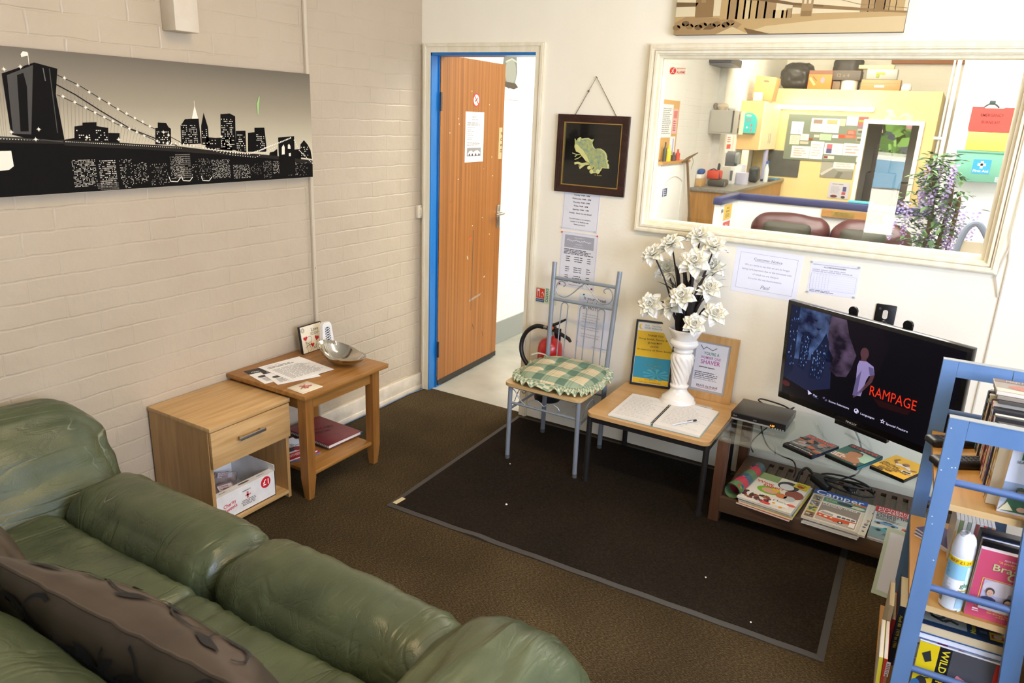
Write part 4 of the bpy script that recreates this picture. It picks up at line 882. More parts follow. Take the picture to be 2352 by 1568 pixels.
hp = [(EX - .045, EY, .577), (EX - .09, EY - .004, .575), (EX - .135, EY - .012, .545), (EX - .16, EY - .02, .50), (EX - .165, EY - .028, .45), (EX - .15, EY - .034, .40), (EX - .115, EY - .034, .355), (EX - .075, EY - .03, .32)]
def smooth_path(P, k=6):
    P = [V(p) for p in P]; out = []
    for i in range(len(P) - 1):
        a, b, c, d = P[max(i - 1, 0)], P[i], P[i + 1], P[min(i + 2, len(P) - 1)]
        for j in range(k):
            u = j / k; out.append(.5 * ((2 * b) + (c - a) * u + (2 * a - 5 * b + 4 * c - d) * u * u + (3 * b - a - 3 * c + d) * u ** 3))
    return out + [P[-1]]
m = MB(); m.tube(smooth_path(hp), .012, blk, 10); part('hose', m, t)
m = MB(); m.tube(smooth_path([hp[-1], (EX - .06, EY - .028, .29), (EX - .055, EY - .026, .24)]), [.012] * 4 + [.016] * 4 + [.02] * 5, blk, 10); part('horn', m, t)
m = MB(); m.box(EX - .02, EX + .02, 0, -.004, .44, .56, blk); m.tube([(EX, -.004, .55), (EX, EY + .017, .556)], .006, blk, 6); part('wall_hook', m, t)

# ---------------------------------------------------------------- metal dining chair
t = thing('dining_chair', 'silver tubular metal chair with scrolled back and wooden seat against the wall', 'chair', (1.15, -.34, MZ))
sv = mat('#98a1aa', .35, .35, name='silver_paint')
LX, RXc, FYc = .972, 1.346, -.545
def leg(P, label=None):
    m = MB(); m.tube(P, .0115, sv, 12); m.cyl((P[0][0], P[0][1], MZ), (P[0][0], P[0][1], MZ + .02), .0125, mat('#55585a', .5), 12); part('leg', m, t)
leg([(LX, FYc - .004, MZ + .001), (LX, FYc, .40)]); leg([(RXc, FYc + .004, MZ + .001), (RXc - .004, FYc, .40)])
for x, x2 in ((.968, .958), (1.309, 1.321)):
    m = MB(); m.tube(smooth_path([(x, -.165, MZ + .001), (x, -.160, .25), (x, -.155, .45), (x2, -.118, .945)], 5), .0125, sv, 12); m.cyl((x2, -.118, .944), (x2, -.1175, .948), .0125, sv, 12); m.cyl((x, -.165, MZ), (x, -.165, MZ + .02), .0135, mat('#55585a', .5), 12); part('leg', m, t, label='rear leg running up into the back post')
bx = lambda f: .960 + f * .359
by = lambda z: -.155 + (z - .45) * .0747
m = MB(); m.tube([(bx(0), by(.868), .868), (bx(1), by(.868), .868)], .009, sv, 10); part('top_rail', m, t)
m = MB(); m.tube([(bx(0), by(.757), .757), (bx(1), by(.757), .757)], .009, sv, 10); part('lower_rail', m, t)
m = MB(); zc = .812
for s in (-1, 1):
    cx = (bx(0) + bx(1)) / 2; px = []
    P = [(0, .862), (.03, .835), (.07, .795), (.105, .775), (.14, .780), (.158, .805), (.155, .835), (.135, .855), (.115, .850), (.108, .838), (.118, .828)]
    m.tube(smooth_path([(cx + s * a, by(z), z) for a, z in P], 5), .003, sv, 6)
part('back_scroll', m, t)
for c in (.22, .52, .80):
    m = MB(); a = bx(c) - .019; b = bx(c) + .019
    P = [(a, by(.45) , .43), (a, by(.6), .6), (a, by(.735), .728)] + [((a + b) / 2 - .019 * cos(k * pi / 8), by(.74), .728 + .019 * sin(k * pi / 8)) for k in range(1, 8)] + [(b, by(.735), .728), (b, by(.6), .6), (b, by(.45), .43)]
    m.tube(P, .0032, sv, 6); part('back_spindle', m, t)
ply = wood('pale_ply', '#c3a069', '#d4b47e', 'X')
def rrect(x0, x1, y0, y1, r_, n=6):
    P = []
    for cx, cy, a in ((x1 - r_, y1 - r_, 0), (x0 + r_, y1 - r_, pi / 2), (x0 + r_, y0 + r_, pi), (x1 - r_, y0 + r_, 3 * pi / 2)):
        P += [(cx + r_ * cos(a + i / n * pi / 2), cy + r_ * sin(a + i / n * pi / 2)) for i in range(n + 1)]
    return P
m = MB(); m.prism(rrect(.945, 1.362, -.572, -.185, .035), (0, 0, .402), X_, Y_, .016, ply); part('seat', m, t)
m = MB()
for a, b in (((LX, FYc, .395), (RXc, FYc, .395)), ((LX, FYc, .395), (.968, -.157, .395)), ((RXc, FYc, .395), (1.309, -.157, .395)), ((.968, -.157, .395), (1.309, -.157, .395))): m.tube([a, b], .008, sv, 8)
part('seat_frame', m, t)
for a, b in (((LX, FYc, .310), (RXc, FYc, .310)), ((LX, FYc, .275), (.968, -.160, .275)), ((RXc, FYc, .275), (1.309, -.160, .275)), ((.968, -.160, .30), (1.309, -.160, .30))):
    m = MB(); m.tube([a, b], .0065, sv, 8); part('stretcher', m, t)
m = MB()
for s in (-1, 1):
    cx = 1.16
    P = [(0, .330), (.035, .352), (.07, .345), (.085, .328), (.07, .314)]; m.tube(smooth_path([(cx + s * a, FYc, z) for a, z in P], 5), .0026, sv, 6)
    P = [(.10, .315), (.13, .335), (.16, .372), (.178, .385)]; m.tube(smooth_path([(cx + s * a, FYc, z) for a, z in P], 5), .0026, sv, 6)
for x in (LX, RXc):
    P = [(-.50, .30), (-.46, .345), (-.40, .365), (-.37, .335), (-.40, .31), (-.43, .33)]; m.tube(smooth_path([(x, a, z) for a, z in P], 5), .0026, sv, 6)
part('seat_scroll', m, t)
# gingham pad
def gingham(nt, N, L, b):
    tc = N.new('ShaderNodeTexCoord'); sp = N.new('ShaderNodeSeparateXYZ'); L(tc.outputs['UV'], sp.inputs[0])
    def stripe(ax):
        f = N.new('ShaderNodeMath'); f.operation = 'MULTIPLY'; f.inputs[1].default_value = 1 / .125; L(sp.outputs[ax], f.inputs[0])
        g = N.new('ShaderNodeMath'); g.operation = 'FRACT'; L(f.outputs[0], g.inputs[0])
        cr = N.new('ShaderNodeValToRGB'); cr.color_ramp.interpolation = 'CONSTANT'; e = cr.color_ramp.elements; e[0].color = (0, 0, 0, 1); e[1].position = .34; e[1].color = (1, 1, 1, 1)
        for p, c in ((.74, 0), (.83, .5), (.87, 0), (.93, .5), (.97, 0)): x = e.new(p); x.color = (c, c, c, 1)
        L(g.outputs[0], cr.inputs[0]); return cr
    a, c = stripe('X'), stripe('Y')
    ad = N.new('ShaderNodeMath'); ad.operation = 'ADD'; L(a.outputs[0], ad.inputs[0]); L(c.outputs[0], ad.inputs[1])
    h = N.new('ShaderNodeMath'); h.operation = 'MULTIPLY'; h.inputs[1].default_value = .5; L(ad.outputs[0], h.inputs[0])
    cr = N.new('ShaderNodeValToRGB'); e = cr.color_ramp.elements; e[0].color = lin('#d8c7a2'); e[1].color = lin('#5f7c68'); x = e.new(.5); x.color = lin('#94a488'); L(h.outputs[0], cr.inputs[0])
    L(cr.outputs[0], b.inputs['Base Color']); b.inputs['Roughness'].default_value = .9
m_ging = node_mat('green_check_cotton', gingham)
def gingham2(nt, N, L, b):
    tc = N.new('ShaderNodeTexCoord'); ck = N.new('ShaderNodeTexChecker'); ck.inputs['Scale'].default_value = 1; ck.inputs['Color1'].default_value = lin('#cbc8a8'); ck.inputs['Color2'].default_value = lin('#7f9a80')
    mp = N.new('ShaderNodeMapping'); mp.inputs['Scale'].default_value = (90, 90, 1); L(tc.outputs['UV'], mp.inputs['Vector']); L(mp.outputs[0], ck.inputs['Vector']); L(ck.outputs['Color'], b.inputs['Base Color']); b.inputs['Roughness'].default_value = .9
m_frill = node_mat('small_check_frill', gingham2)
t = thing('seat_pad', 'frilled green and cream checked cushion on the metal chair', 'cushion', (1.165, -.355, .42))
PCX, PCY, PW, PD = 1.165, -.362, .196, .186
def se(a, k=.62): return math.copysign(abs(cos(a)) ** k, cos(a)), math.copysign(abs(sin(a)) ** k, sin(a))
btn = [(-.07, .06), (.075, .065), (-.07, -.06), (.07, -.065)]
def pad_z(x, y, d):
    z = .027 * max(0, 1 - d ** 3) ** .55
    for bx_, by_ in btn: z -= .016 * math.exp(-((x - bx_) ** 2 + (y - by_) ** 2) / .0006)
    return z + .005 * noise.noise(V((x * 14, y * 14, 1))) * (1 - d ** 4)
NR, NA = 18, 72
def disc(side):
    vs, uv = [], []
    for i in range(NR + 1):
        d = i / NR
        for j in range(NA):
            a = 2 * pi * j / NA; sx, sy = se(a); x, y = sx * PW * d, sy * PD * d
            z = .453 + pad_z(x, y, d) + .012 * max(0, y / PD) * side * (1 if side > 0 else .75); vs.append((PCX + x, PCY + y, max(z, .421))); uv.append((x + .25, y + .22))
    fs = [(i * NA + j, i * NA + (j + 1) % NA, (i + 1) * NA + (j + 1) % NA, (i + 1) * NA + j) for i in range(NR) for j in range(NA)]
    if side > 0: fs = [f[::-1] for f in fs]
    return vs, fs, uv
def with_uv(name, vs, fs, uv, mt, par, label=None):
    mb = MB(); mb.add(vs, fs, mt); o = part(name, mb, par, label=label, smooth=60)
    ul = o.data.uv_layers.new(name='UVMap')
    for p in o.data.polygons:
        for li in p.loop_indices: ul.data[li].uv = uv[o.data.loops[li].vertex_index]
    return o
v1, f1, uv1 = disc(1); v2, f2, uv2 = disc(-1); k = len(v1)
with_uv('pad', v1 + v2, f1 + [tuple(q + k for q in f) for f in f2], uv1 + uv2, m_ging, t)
vs, uv = [], []; NF = 220
for j in range(NF):
    a = 2 * pi * j / NF; sx, sy = se(a); w1 = sin(a * 34) * .010 + sin(a * 21 + 1) * .005
    for q, (f, dz) in enumerate(((.98, 0), (1.08, .003), (1.17, -.003))):
        vs.append((PCX + sx * (PW * f) , PCY + sy * (PD * f), .452 + .012 * max(0, sy) + dz * 1 + w1 * q / 2 - .007 * q)); uv.append((a * .25, q * .015))
fs = [(j * 3 + q, j * 3 + q + 1, ((j + 1) % NF) * 3 + q + 1, ((j + 1) % NF) * 3 + q) for j in range(NF) for q in range(2)]
with_uv('frill', vs, fs, uv, m_frill, t)
m = MB()
for bx_, by_ in btn: m.lathe([(.009, 0), (.007, .003), (0, .004)], mat('#6f8a72', .9), 12, M=Matrix.Translation((PCX + bx_, PCY + by_, .453 + .012 * max(0, by_ / PD) + pad_z(bx_, by_, .4) - .001)))
part('button', m, t)
m = MB(); m.tube(smooth_path([(.985, -.19, .455), (.955, -.175, .458), (.925, -.19, .462), (.90, -.215, .455)]), .004, mat('#b9b9a4', .9), 6, flat=.4); m.tube(smooth_path([(1.335, -.19, .455), (1.355, -.175, .45), (1.345, -.16, .44)]), .004, mat('#b9b9a4', .9), 6, flat=.4); part('tie', m, t)

# ---------------------------------------------------------------- low school table
t = thing('low_table', 'low beech topped table with black tube legs beside the metal chair', 'table', (1.68, -.28, MZ))
beech = wood('beech_laminate', '#c39760', '#d3ab75', 'X', .6, .35)
TZ = .365
m = MB(); m.prism(rrect(1.388, 1.968, -.562, -.018, .035), (0, 0, .347), X_, Y_, .018, beech); part('tabletop', m, t)
bt = mat('#23211f', .45)
for x, y in ((1.388 + .014, -.537), (1.955, -.537), (1.402, -.045), (1.955, -.045)):
    m = MB(); m.cyl((x, y, MZ), (x, y, .347), .013, bt, 12); m.cyl((x, y, MZ), (x, y, MZ + .015), .016, bt, 12); part('leg', m, t)
m = MB()
for a, b in (((1.402, -.537), (1.955, -.537)), ((1.402, -.045), (1.955, -.045)), ((1.402, -.537), (1.402, -.045)), ((1.955, -.537), (1.955, -.045))): m.box(min(a[0], b[0]) - .009, max(a[0], b[0]) + .009, min(a[1], b[1]) - .009, max(a[1], b[1]) + .009, .318, .347, bt)
part('frame', m, t)
# certificates
t = thing('certificate_frame', 'black framed yellow and blue thank you certificate leaning on the wall', 'certificate', (1.5, -.05, TZ))
R = V((.955, .24, 0)).normalized(); n_ = V((R.y, -R.x, 0)); U = (Z_ * .98 - n_ * .16).normalized(); N = R.cross(U); O = V((1.413, -.084, TZ + .003))
FW, FH = .205, .336
m = MB()
def leanring(m, O, R, U, w, h, b, d, mt):
    N = R.cross(U); o = [(0, 0), (0, h), (w, h), (w, 0)]; i_ = [(b, b), (b, h - b), (w - b, h - b), (w - b, b)]
    for k in range(4):
        q = (k + 1) % 4; P = [O + R * x + U * y for x, y in (o[k], o[q], i_[q], i_[k])]
        m.add([p for p in P] + [p - N * d for p in P], [(3, 2, 1, 0), (4, 5, 6, 7), (0, 1, 5, 4), (1, 2, 6, 5), (2, 3, 7, 6), (3, 0, 4, 7)], mt)
leanring(m, O, R, U, FW, FH, .010, .012, mat('#1d1b1a', .35)); part('frame', m, t)
m, ik = paper(O - N * .010, R, U, FW, FH, mat('#e8e6e0', .3), .004); b = .012
ik.rect(b, .085, FW - b, FH - .055, K('#e3b81c'), 1); ik.rect(b, .038, FW - b, .148, K('#2b8fb0'), 2); ik.rect(b, b, FW - b, .038, K('#e3b81c'), 2)
for k in range(9):
    a = k / 9 * 2 * pi; ik.poly([(.13, .062), (.13 + .07 * cos(a) , .062 + .03 * sin(a)), (.13 + .07 * cos(a + .3), .062 + .03 * sin(a + .3))], K('#4aa8c4'), 3)
ik.ell(.030, FH - .034, .014, .014, K('#e8c22c'), 2); ik.ell(.035, FH - .033, .010, .012, mat('#e8e6e0', .3), 3); ik.text('OLD', .045, FH - .030, .008, K('#3b8fb5'), 'l', True); ik.text('GOLD', .043, FH - .042, .008, K('#3b8fb5'), 'l', True); ik.text('The Great Wolds', .080, FH - .030, .008, K('#3b8fb5'), 'l'); ik.text('Walton Cancer', .080, FH - .043, .008, K('#3b8fb5'), 'l')
tx = K('#5c4a12')
for i, (s, sz) in enumerate((('THANK YOU', .0098), ('Doug Smith, Family & All', .0088), ('@ Pauls MOT', .0088), ('£610.00', .0088), ('In memory of Anne Smith', .0088))): ik.text(s, FW / 2 + .002, FH - .080 - i * .0185, sz, tx, 'c', True, width=None if i not in (1, 4) else .168)
ik.text('Thank you for supporting', FW / 2, .105, .006, K('#d2c42c'), 'c'); ik.text('our appeal', FW / 2, .092, .006, K('#d2c42c'), 'c'); ik.text('Tel 01782 325892', FW / 2, .029, .006, tx, 'c', True); ik.text('www.support-the-appeal.org.uk', FW / 2, .017, .006, tx, 'c', True)
part('certificate', m, t, smooth=0)
t = thing('certificate_frame', 'light oak framed certificate with pink lettering behind the white vase', 'certificate', (1.80, -.04, TZ))
R, U = X_, V((0, .10, .995)).normalized(); N = R.cross(U); O = V((1.672, -.062, TZ + .001)); FW, FH = .252, .322
m = MB(); leanring(m, O, R, U, FW, FH, .036, .014, wood('frame_oak', '#b98e55', '#c9a06a', 'Z')); part('frame', m, t)
m = MB(); P0 = O - N * .004; mg = mat('#a9abb0', .35); m.prism([(.034, .034), (FW - .034, .034), (FW - .034, FH - .034), (.034, FH - .034)], P0 - N * .006, R, U, .004, mg); ik = Ink(m, P0 - N * .002, R, U)
pw = mat('#dcdde6', .3); ik.rect(.050, .048, FW - .048, FH - .045, pw)
q = FW / 2 + .002; pk = K('#b04f9a'); gn = K('#2f7a5c')
ik.line([(.07, FH - .055), (.085, FH - .075), (.10, FH - .06)], .003, K('#4a4c52'), 2); ik.line([(.10, FH - .062), (.13, FH - .075), (.15, FH - .06)], .003, K('#4a4c52'), 2)
for i, (s, c, sz, w_) in enumerate((("YOU'RE A", gn, .015, .075), ('NUMBER ONE', pk, .013, .095), ('SHAVER', pk, .021, .095))): ik.text(s, q, FH - .100 - (0, .020, .046)[i], sz, c, 'c', True, width=w_)
ik.greek(.075, FH - .168, FW - .075, FH - .158, 1, ink2); ik.greek(.058, .092, FW - .06, FH - .185, 5, ink2); ik.text('£', .062, FH - .205, .010, pk, 'l', True); ik.text('BRAVE the SHAVE', q, .060, .011, ink, 'c', True, width=.105); ik.line([(q - .045, .056), (q + .045, .056)], .002, pk, 3)
part('certificate', m, t, smooth=0)
# vase
ceram = mat('#f1ede4', .12, coat=.6)
VX, VY = 1.702, -.185
m = MB()
prof = [(0, .0), (.083, 0), (.087, .004), (.087, .014), (.080, .022), (.076, .034), (.062, .044), (.050, .056), (.041, .068), (.036, .082), (.044, .086), (.045, .094), (.037, .098), (.035, .106), (.039, .13), (.044, .16), (.049, .19), (.053, .215), (.054, .235), (.050, .250), (.040, .258), (.046, .265), (.047, .273), (.041, .279), (.055, .288), (.066, .298), (.069, .308), (.064, .318), (.055, .324), (.058, .332), (.068, .350), (.077, .368), (.079, .376), (.076, .379), (.070, .374), (.058, .340), (.045, .32), (.0, .31)]
P2 = []
for (r0_, z0_), (r1_, z1_) in zip(prof, prof[1:]):
    k = max(1, int(abs(z1_ - z0_) / .006)); P2 += [(r0_ + (r1_ - r0_) * i / k, z0_ + (z1_ - z0_) * i / k) for i in range(k)]
P2.append(prof[-1])
def flute(r_, z, a):
    if .100 < z < .252 and r_ > .03: return r_ + .0028 * sin(12 * a + z * 150) * min(1, (z - .1) / .015, (.252 - z) / .015)
    return r_
m.lathe(P2, ceram, 84, M=Matrix.Translation((VX, VY, TZ)), fn=flute)
solo('vase', m, 'tall white ceramic pedestal vase with twisted flutes on the low table', 'vase', smooth=60)
# artificial flowers: one bloom, copied
pet = mat('#f6f4ea', .6, vary=(14, '#f0ecd4')); ptw = mat('#f8f6f0', .6); stemm = mat('#2a2220', .6)
def petal(m, L_, W_, cup, tip, M, mt):
    def f(a, b):
        u = a * 2 - 1; w_ = W_ * (.30 + .70 * sin(pi * min(1, b * .62 + .06))) * (1 - max(0, (b - .55) / .45) ** 1.6 * .97)
        return V((u * w_, b * L_, cup * b * b + tip * b ** 4 + .35 * W_ * u * u * (1 - .3 * b) + .10 * W_ * sin(u * 6 + b * 3) * b))
    m.grid(f, 6, 7, mt, M)
def bloom_mesh():
    m = MB()
    for lay, (n, el, L_, W_, cup, tip) in enumerate(((6, -.08, .064, .020, .006, -.018), (6, .16, .060, .019, .008, -.016), (7, .42, .052, .016, .008, -.010), (7, .70, .044, .014, .008, -.004), (6, .98, .036, .012, .006, .002), (5, 1.22, .029, .010, .002, .004))):
        for i in range(n):
            a = 2 * pi * (i + .5 * (lay % 2)) / n + lay * .35
            petal(m, L_, W_, cup, tip, Matrix.Rotation(a, 4, 'Z') @ Matrix.Rotation(el, 4, 'X'), ptw if lay < 1 else pet)
    m.lathe([(.004, -.012), (.009, -.004), (.006, .004), (0, .006)], mat('#b9b283', .7), 10)
    return m.mesh('bloom', smooth=70)
bm_ = bloom_mesh()
spots = [((1.520, -.220, 1.075), 'white artificial bloom at the upper left of the bunch'), ((1.593, -.200, 1.128), 'white artificial bloom at the top left of the bunch beside the tallest'), ((1.703, -.140, 1.171), 'tallest white artificial bloom overlapping the window frame'), ((1.776, -.150, 1.132), 'white artificial bloom at the upper right just below the tallest'), ((1.721, -.240, 1.068), 'large white artificial bloom facing forward in the upper middle of the bunch'), ((1.559, -.120, .990), 'shaded white artificial bloom at the back left of the bunch near the wall'), ((1.767, -.100, 1.024), 'shaded white artificial bloom at the back right of the bunch near the wall'),
         ((1.788, -.200, .953), 'white artificial bloom at the right edge level with the chair top rail'), ((1.695, -.275, .913), 'large white artificial bloom in the centre of the bunch'), ((1.539, -.240, .840), 'lone white artificial bloom reaching out at the lower left'), ((1.631, -.215, .843), 'white artificial bloom half behind the large central one'), ((1.836, -.220, .844), 'white artificial bloom at the lower right above the oak frame'), ((1.767, -.285, .796), 'lowest white artificial bloom hanging over the vase lip')]
camp = V((2.645, -3.458, 1.668))
r = random.Random(21)
for i, (p, lb) in enumerate(spots):
    p = V(p); t = thing('artificial_flower', lb, 'flower', (VX, VY, TZ + .312), group='white artificial flowers in the vase')
    root = V((VX + (p.x - VX) * .12, VY + (p.y - VY) * .12, TZ + .314)); lip = V((VX + (p.x - VX) * .22, VY + (p.y - VY) * .22, TZ + .385)); lip.x = max(VX - .045, min(VX + .045, lip.x)); lip.y = max(VY - .045, min(VY + .045, lip.y))
    out = (p - V((VX, VY, TZ + .35))).normalized()
    face = (out * .45 + (camp - p).normalized() * .75 + V((r.uniform(-.35, .35), r.uniform(-.2, .2), r.uniform(-.1, .3)))).normalized()
    mid = lip.lerp(p, .5) + V((0, 0, .03)) if p.z > .9 else lip.lerp(p, .5) + V((0, 0, .06))
    m = MB(); m.tube(smooth_path([root, lip, mid, p - face * .012], 6), .0042, stemm, 6); part('stem', m, t)
    b = bpy.data.objects.new('bloom', bm_); COL.objects.link(b); b.parent = t; WM[b] = WM[t]
    s = r.uniform(.92, 1.12) * (1.12 if i in (4, 8) else 1)
    b.matrix_local = WM[t].inverted() @ (Matrix.Translation(p) @ face.to_track_quat('Z', 'Y').to_matrix().to_4x4() @ Matrix.Rotation(r.uniform(0, 6), 4, 'Z') @ Matrix.Scale(s, 4))
    for k in range(2 if i % 3 else 3):      # dark strap leaves
        a = r.uniform(0, 6.28); h = r.uniform(.16, .34); sp = r.uniform(.02, .12); d = V((cos(a), sin(a) * .6, 0))
        if p.x < VX and r.random() < .7: d.x = -abs(d.x)
        P = smooth_path([root, lip, lip + d * sp * .3 + Z_ * h * .5, lip + d * sp * .8 + Z_ * h * .85, lip + d * sp * 1.4 + Z_ * h * .95], 4)
        n = len(P); wv = (d.cross(Z_)).normalized(); ws = [.012 * sin(pi * min(1, .15 + .85 * q / (n - 1))) ** .8 + .0006 for q in range(n)]
        m = MB(); m.rings([[q + wv * w_ , q + Z_.cross(wv) * w_ * .25, q - wv * w_, q - Z_.cross(wv) * w_ * .15] for q, w_ in zip(P, ws)], stemm); part('leaf', m, t, smooth=60)
# open notebook and pen
t = thing('open_notebook', 'open spiral-bound notebook with handwriting on the low table', 'notebook', (1.70, -.37, TZ))
pg = mat('#e9e6df', .7); hw = K('#8c8f9c')
def pageblock(x0, x1, y0, y1, th0, th1, seed):
    m = MB(); nx = 10
    def top(a): return th0 + (th1 - th0) * a + .006 * sin(pi * a) * .5
    R = []
    for i in range(nx + 1):
        a = i / nx; x = x0 + (x1 - x0) * a; z = TZ + .0025 + top(a); R.append([(x, y0, TZ + .0025), (x, y1, TZ + .0025), (x, y1, z), (x, y0, z)])
    m.rings(R, pg); rr = random.Random(seed)
    bend = lambda x, y, e: (x0 + x, y0 + y, TZ + .0025 + top(x / (x1 - x0)) + e + .0003)
    ik = Ink(m, (x0, y0, TZ), X_, Y_, bend=bend)
    for li in range(15):
        y = (y1 - y0) - .045 - li * .0175; x = .02; end = (x1 - x0) - .015 - rr.uniform(0, .09)
        while x < end:
            w_ = rr.uniform(.008, .03); P = [(x + w_ * k / 6, y + (.0035 if k % 2 else -.0015) + rr.uniform(-.001, .001)) for k in range(7)]; ik.line(P, .0009, hw, 1); x += w_ + .006
    return m
Mnb = Matrix.Translation((1.70, -.37, 0)) @ Matrix.Rotation(.02, 4, 'Z') @ Matrix.Translation((-1.70, .37, 0))
for nm, a in (('left_page_block', (1.487, 1.690, -.535, -.215, .006, .007, 1)), ('right_page_block', (1.702, 1.912, -.535, -.205, .013, .008, 2))):
    m = pageblock(*a); m.v = [tuple(Mnb @ V(p)) for p in m.v]; part('pages', m, t, smooth=25)
m = MB(); m.box(1.484, 1.915, -.538, -.204, TZ + .0003, TZ + .0022, mat('#7fa6a0', .5), M=Mnb); part('cover', m, t)
m = MB()
for k in range(26):
    y = -.525 + k * .0118; m.tube([(1.696 + .008 * cos(a), y, TZ + .0095 + .008 * sin(a)) for a in (2 * pi * q / 9 for q in range(9))], .0011, mat('#2b2a2c', .4, .5), 5, closed=True, M=Mnb)
part('spiral', m, t)
t = thing('ballpoint_pen', 'white and black ballpoint pen lying on the right page of the notebook', 'pen', (1.82, -.45, .385))
m = MB(); a, b = V((1.782, -.512, .3860)), V((1.858, -.392, .3860)); m.tube([a, a.lerp(b, .12), a.lerp(b, .15), a.lerp(b, .85)], [.0008, .0035, .0038, .0038], mat('#dfe0e4', .3), 10); part('barrel', m, t)
m = MB(); m.tube([a.lerp(b, .85), b], [.004, .004], mat('#2a2b33', .35), 10); m.tube([a.lerp(b, .95) + Z_ * .0045, a.lerp(b, .62) + Z_ * .0045], .0012, mat('#2a2b33', .35), 6); part('cap', m, t)
m = MB(); m.box(1.78, 1.865, -.197, -.150, TZ + .0002, TZ + .0018, mat('#cfd2d4', .15, coat=.5)); ik = Ink(m, (1.78, -.197, TZ + .0018), X_, Y_); ik.rect(.03, .012, .06, .036, K('#8b8f96')); solo('plastic_card', m, 'small clear plastic card behind the open notebook', 'card')

# ---------------------------------------------------------------- television on its wall arm
aT = radians(26.5); TR = V((cos(aT), -sin(aT), 0)); TNh = V((-sin(aT), -cos(aT), 0)); TU = (TNh * .07 + Z_ * sqrt(1 - .0049)); TN = TR.cross(TU); TO = V((2.171, -.30, .547)); TW, TH = .735, .437
TM = Matrix(((TR.x, TU.x, TN.x, TO.x), (TR.y, TU.y, TN.y, TO.y), (TR.z, TU.z, TN.z, TO.z), (0, 0, 0, 1)))
t = thing('television', 'black flat television showing a film menu, tilted out from the wall', 'television', TO + TR * TW / 2)
bez = mat('#0e0d0e', .22, coat=.3); scb = mat('#06060a', .08, coat=.5)
m = MB(); m.box(0, TW, 0, TH, -.028, 0, bez, .003, M=TM); m.box(.12, TW - .12, .05, TH - .07, -.055, -.028, mat('#171617', .5), .01, M=TM); part('casing', m, t)
m = MB(); m.box(.33 - .05, .33 + .17, -.016, .004, -.02, .003, bez, .002, M=TM); Ink(m, TO + TU * .008 + TN * .0034, TR, TU).text('FINLUX', .352, .0, .0085, K('#c9c9cd'), 'c', True, width=.046); part('badge_strip', m, t)
E_ = lambda h, s=1.0: mat(h, .3, emit=s)
m = MB(); m.box(.018, TW - .018, .030, TH - .016, 0, .0006, scb, M=TM); ik = Ink(m, TO + TN * .0006, TR, TU, .00015)
def scr_fn(nt, N, L, b):      # backlit picture: deep blue on the left, near black on the right
    tc = N.new('ShaderNodeTexCoord'); n1 = N.new('ShaderNodeTexNoise'); n1.inputs['Scale'].default_value = 14; n1.inputs['Detail'].default_value = 5; L(tc.outputs['Object'], n1.inputs['Vector'])
    cr = N.new('ShaderNodeValToRGB'); e = cr.color_ramp.elements; e[0].position = .38; e[0].color = lin('#0b1638'); e[1].position = .66; e[1].color = lin('#5d78ad'); L(n1.outputs[0], cr.inputs[0])
    b.inputs['Base Color'].default_value = (.004, .004, .006, 1); b.inputs['Roughness'].default_value = .1; L(cr.outputs[0], b.inputs['Emission Color']); b.inputs['Emission Strength'].default_value = .75
m_scr = node_mat('lit_screen_sky', scr_fn)
ik.rect(.018, .030, TW - .018, TH - .016, E_('#06060f', .6), 1)
ik.poly([(.030, .421), (.215, .421), (.225, .20), (.16, .125), (.092, .145), (.030, .17)], m_scr, 2); ik.poly([(.03, .19), (.23, .23), (.24, .12), (.14, .075), (.03, .10)], E_('#1a2140', .5), 3)
for P in ([(.02, .421), (.062, .421), (.06, .141), (.03, .10), (.02, .10)], [(0.082, .295), (0.097, .325), (0.12, .327), (0.126, .232), (0.112, .156), (0.081, .166)], [(0.173, .296), (0.192, .343), (0.212, .30), (0.207, .256), (0.195, .143), (0.137, .132), (0.137, .235)]): ik.poly(P, E_('#101a35', .5), 4)
r = random.Random(12)
for x0, x1, y0, y1, n in ((.026, .058, .14, .40, 34), (.086, .12, .17, .31, 40), (.14, .20, .14, .29, 60)):
    for k in range(n): x = r.uniform(x0, x1); y = r.uniform(y0, y1); ik.rect(x, y, x + .003, y + .007, E_(r.choice(['#3c5488', '#5f7fb8', '#23355e']), .7), 5)
for x, y in ((.14, .385), (.155, .352)): ik.line([(x - .014, y), (x + .014, y + .003)], .0012, E_('#0b1022', .3), 5); ik.ell(x, y - .003, .008, .003, E_('#0b1022', .3), 5)
# a plain rock-like mass and a plain standing figure in place of the film's own characters
def rock_fn(nt, N, L, b):
    tc = N.new('ShaderNodeTexCoord'); n1 = N.new('ShaderNodeTexNoise'); n1.inputs['Scale'].default_value = 16; n1.inputs['Detail'].default_value = 6; L(tc.outputs['Object'], n1.inputs['Vector'])
    cr = N.new('ShaderNodeValToRGB'); e = cr.color_ramp.elements; e[0].position = .35; e[0].color = lin('#1b1524'); e[1].position = .72; e[1].color = lin('#6a5672'); L(n1.outputs[0], cr.inputs[0])
    b.inputs['Base Color'].default_value = (.004, .004, .006, 1); b.inputs['Roughness'].default_value = .1; L(cr.outputs[0], b.inputs['Emission Color']); b.inputs['Emission Strength'].default_value = .8
ik.poly([(.205, .419), (.30, .419), (.34, .36), (.33, .26), (.30, .19), (.26, .18), (.225, .20), (.235, .25), (.215, .28), (.2, .34)], node_mat('lit_screen_cloud', rock_fn), 4)
ik.poly([(.27, .421), (.41, .421), (.45, .36), (.43, .26), (.36, .20), (.31, .20), (.33, .29), (.29, .36)], E_('#0c0914', .5), 5)
skin_e = E_('#4a3038', .6); shirt = E_('#7d74a4', .75); shd = E_('#544d78', .7)
ik.ell(.362, .308, .017, .024, skin_e, 6); ik.poly([(.352, .29), (.372, .288), (.374, .275), (.352, .275)], skin_e, 6)
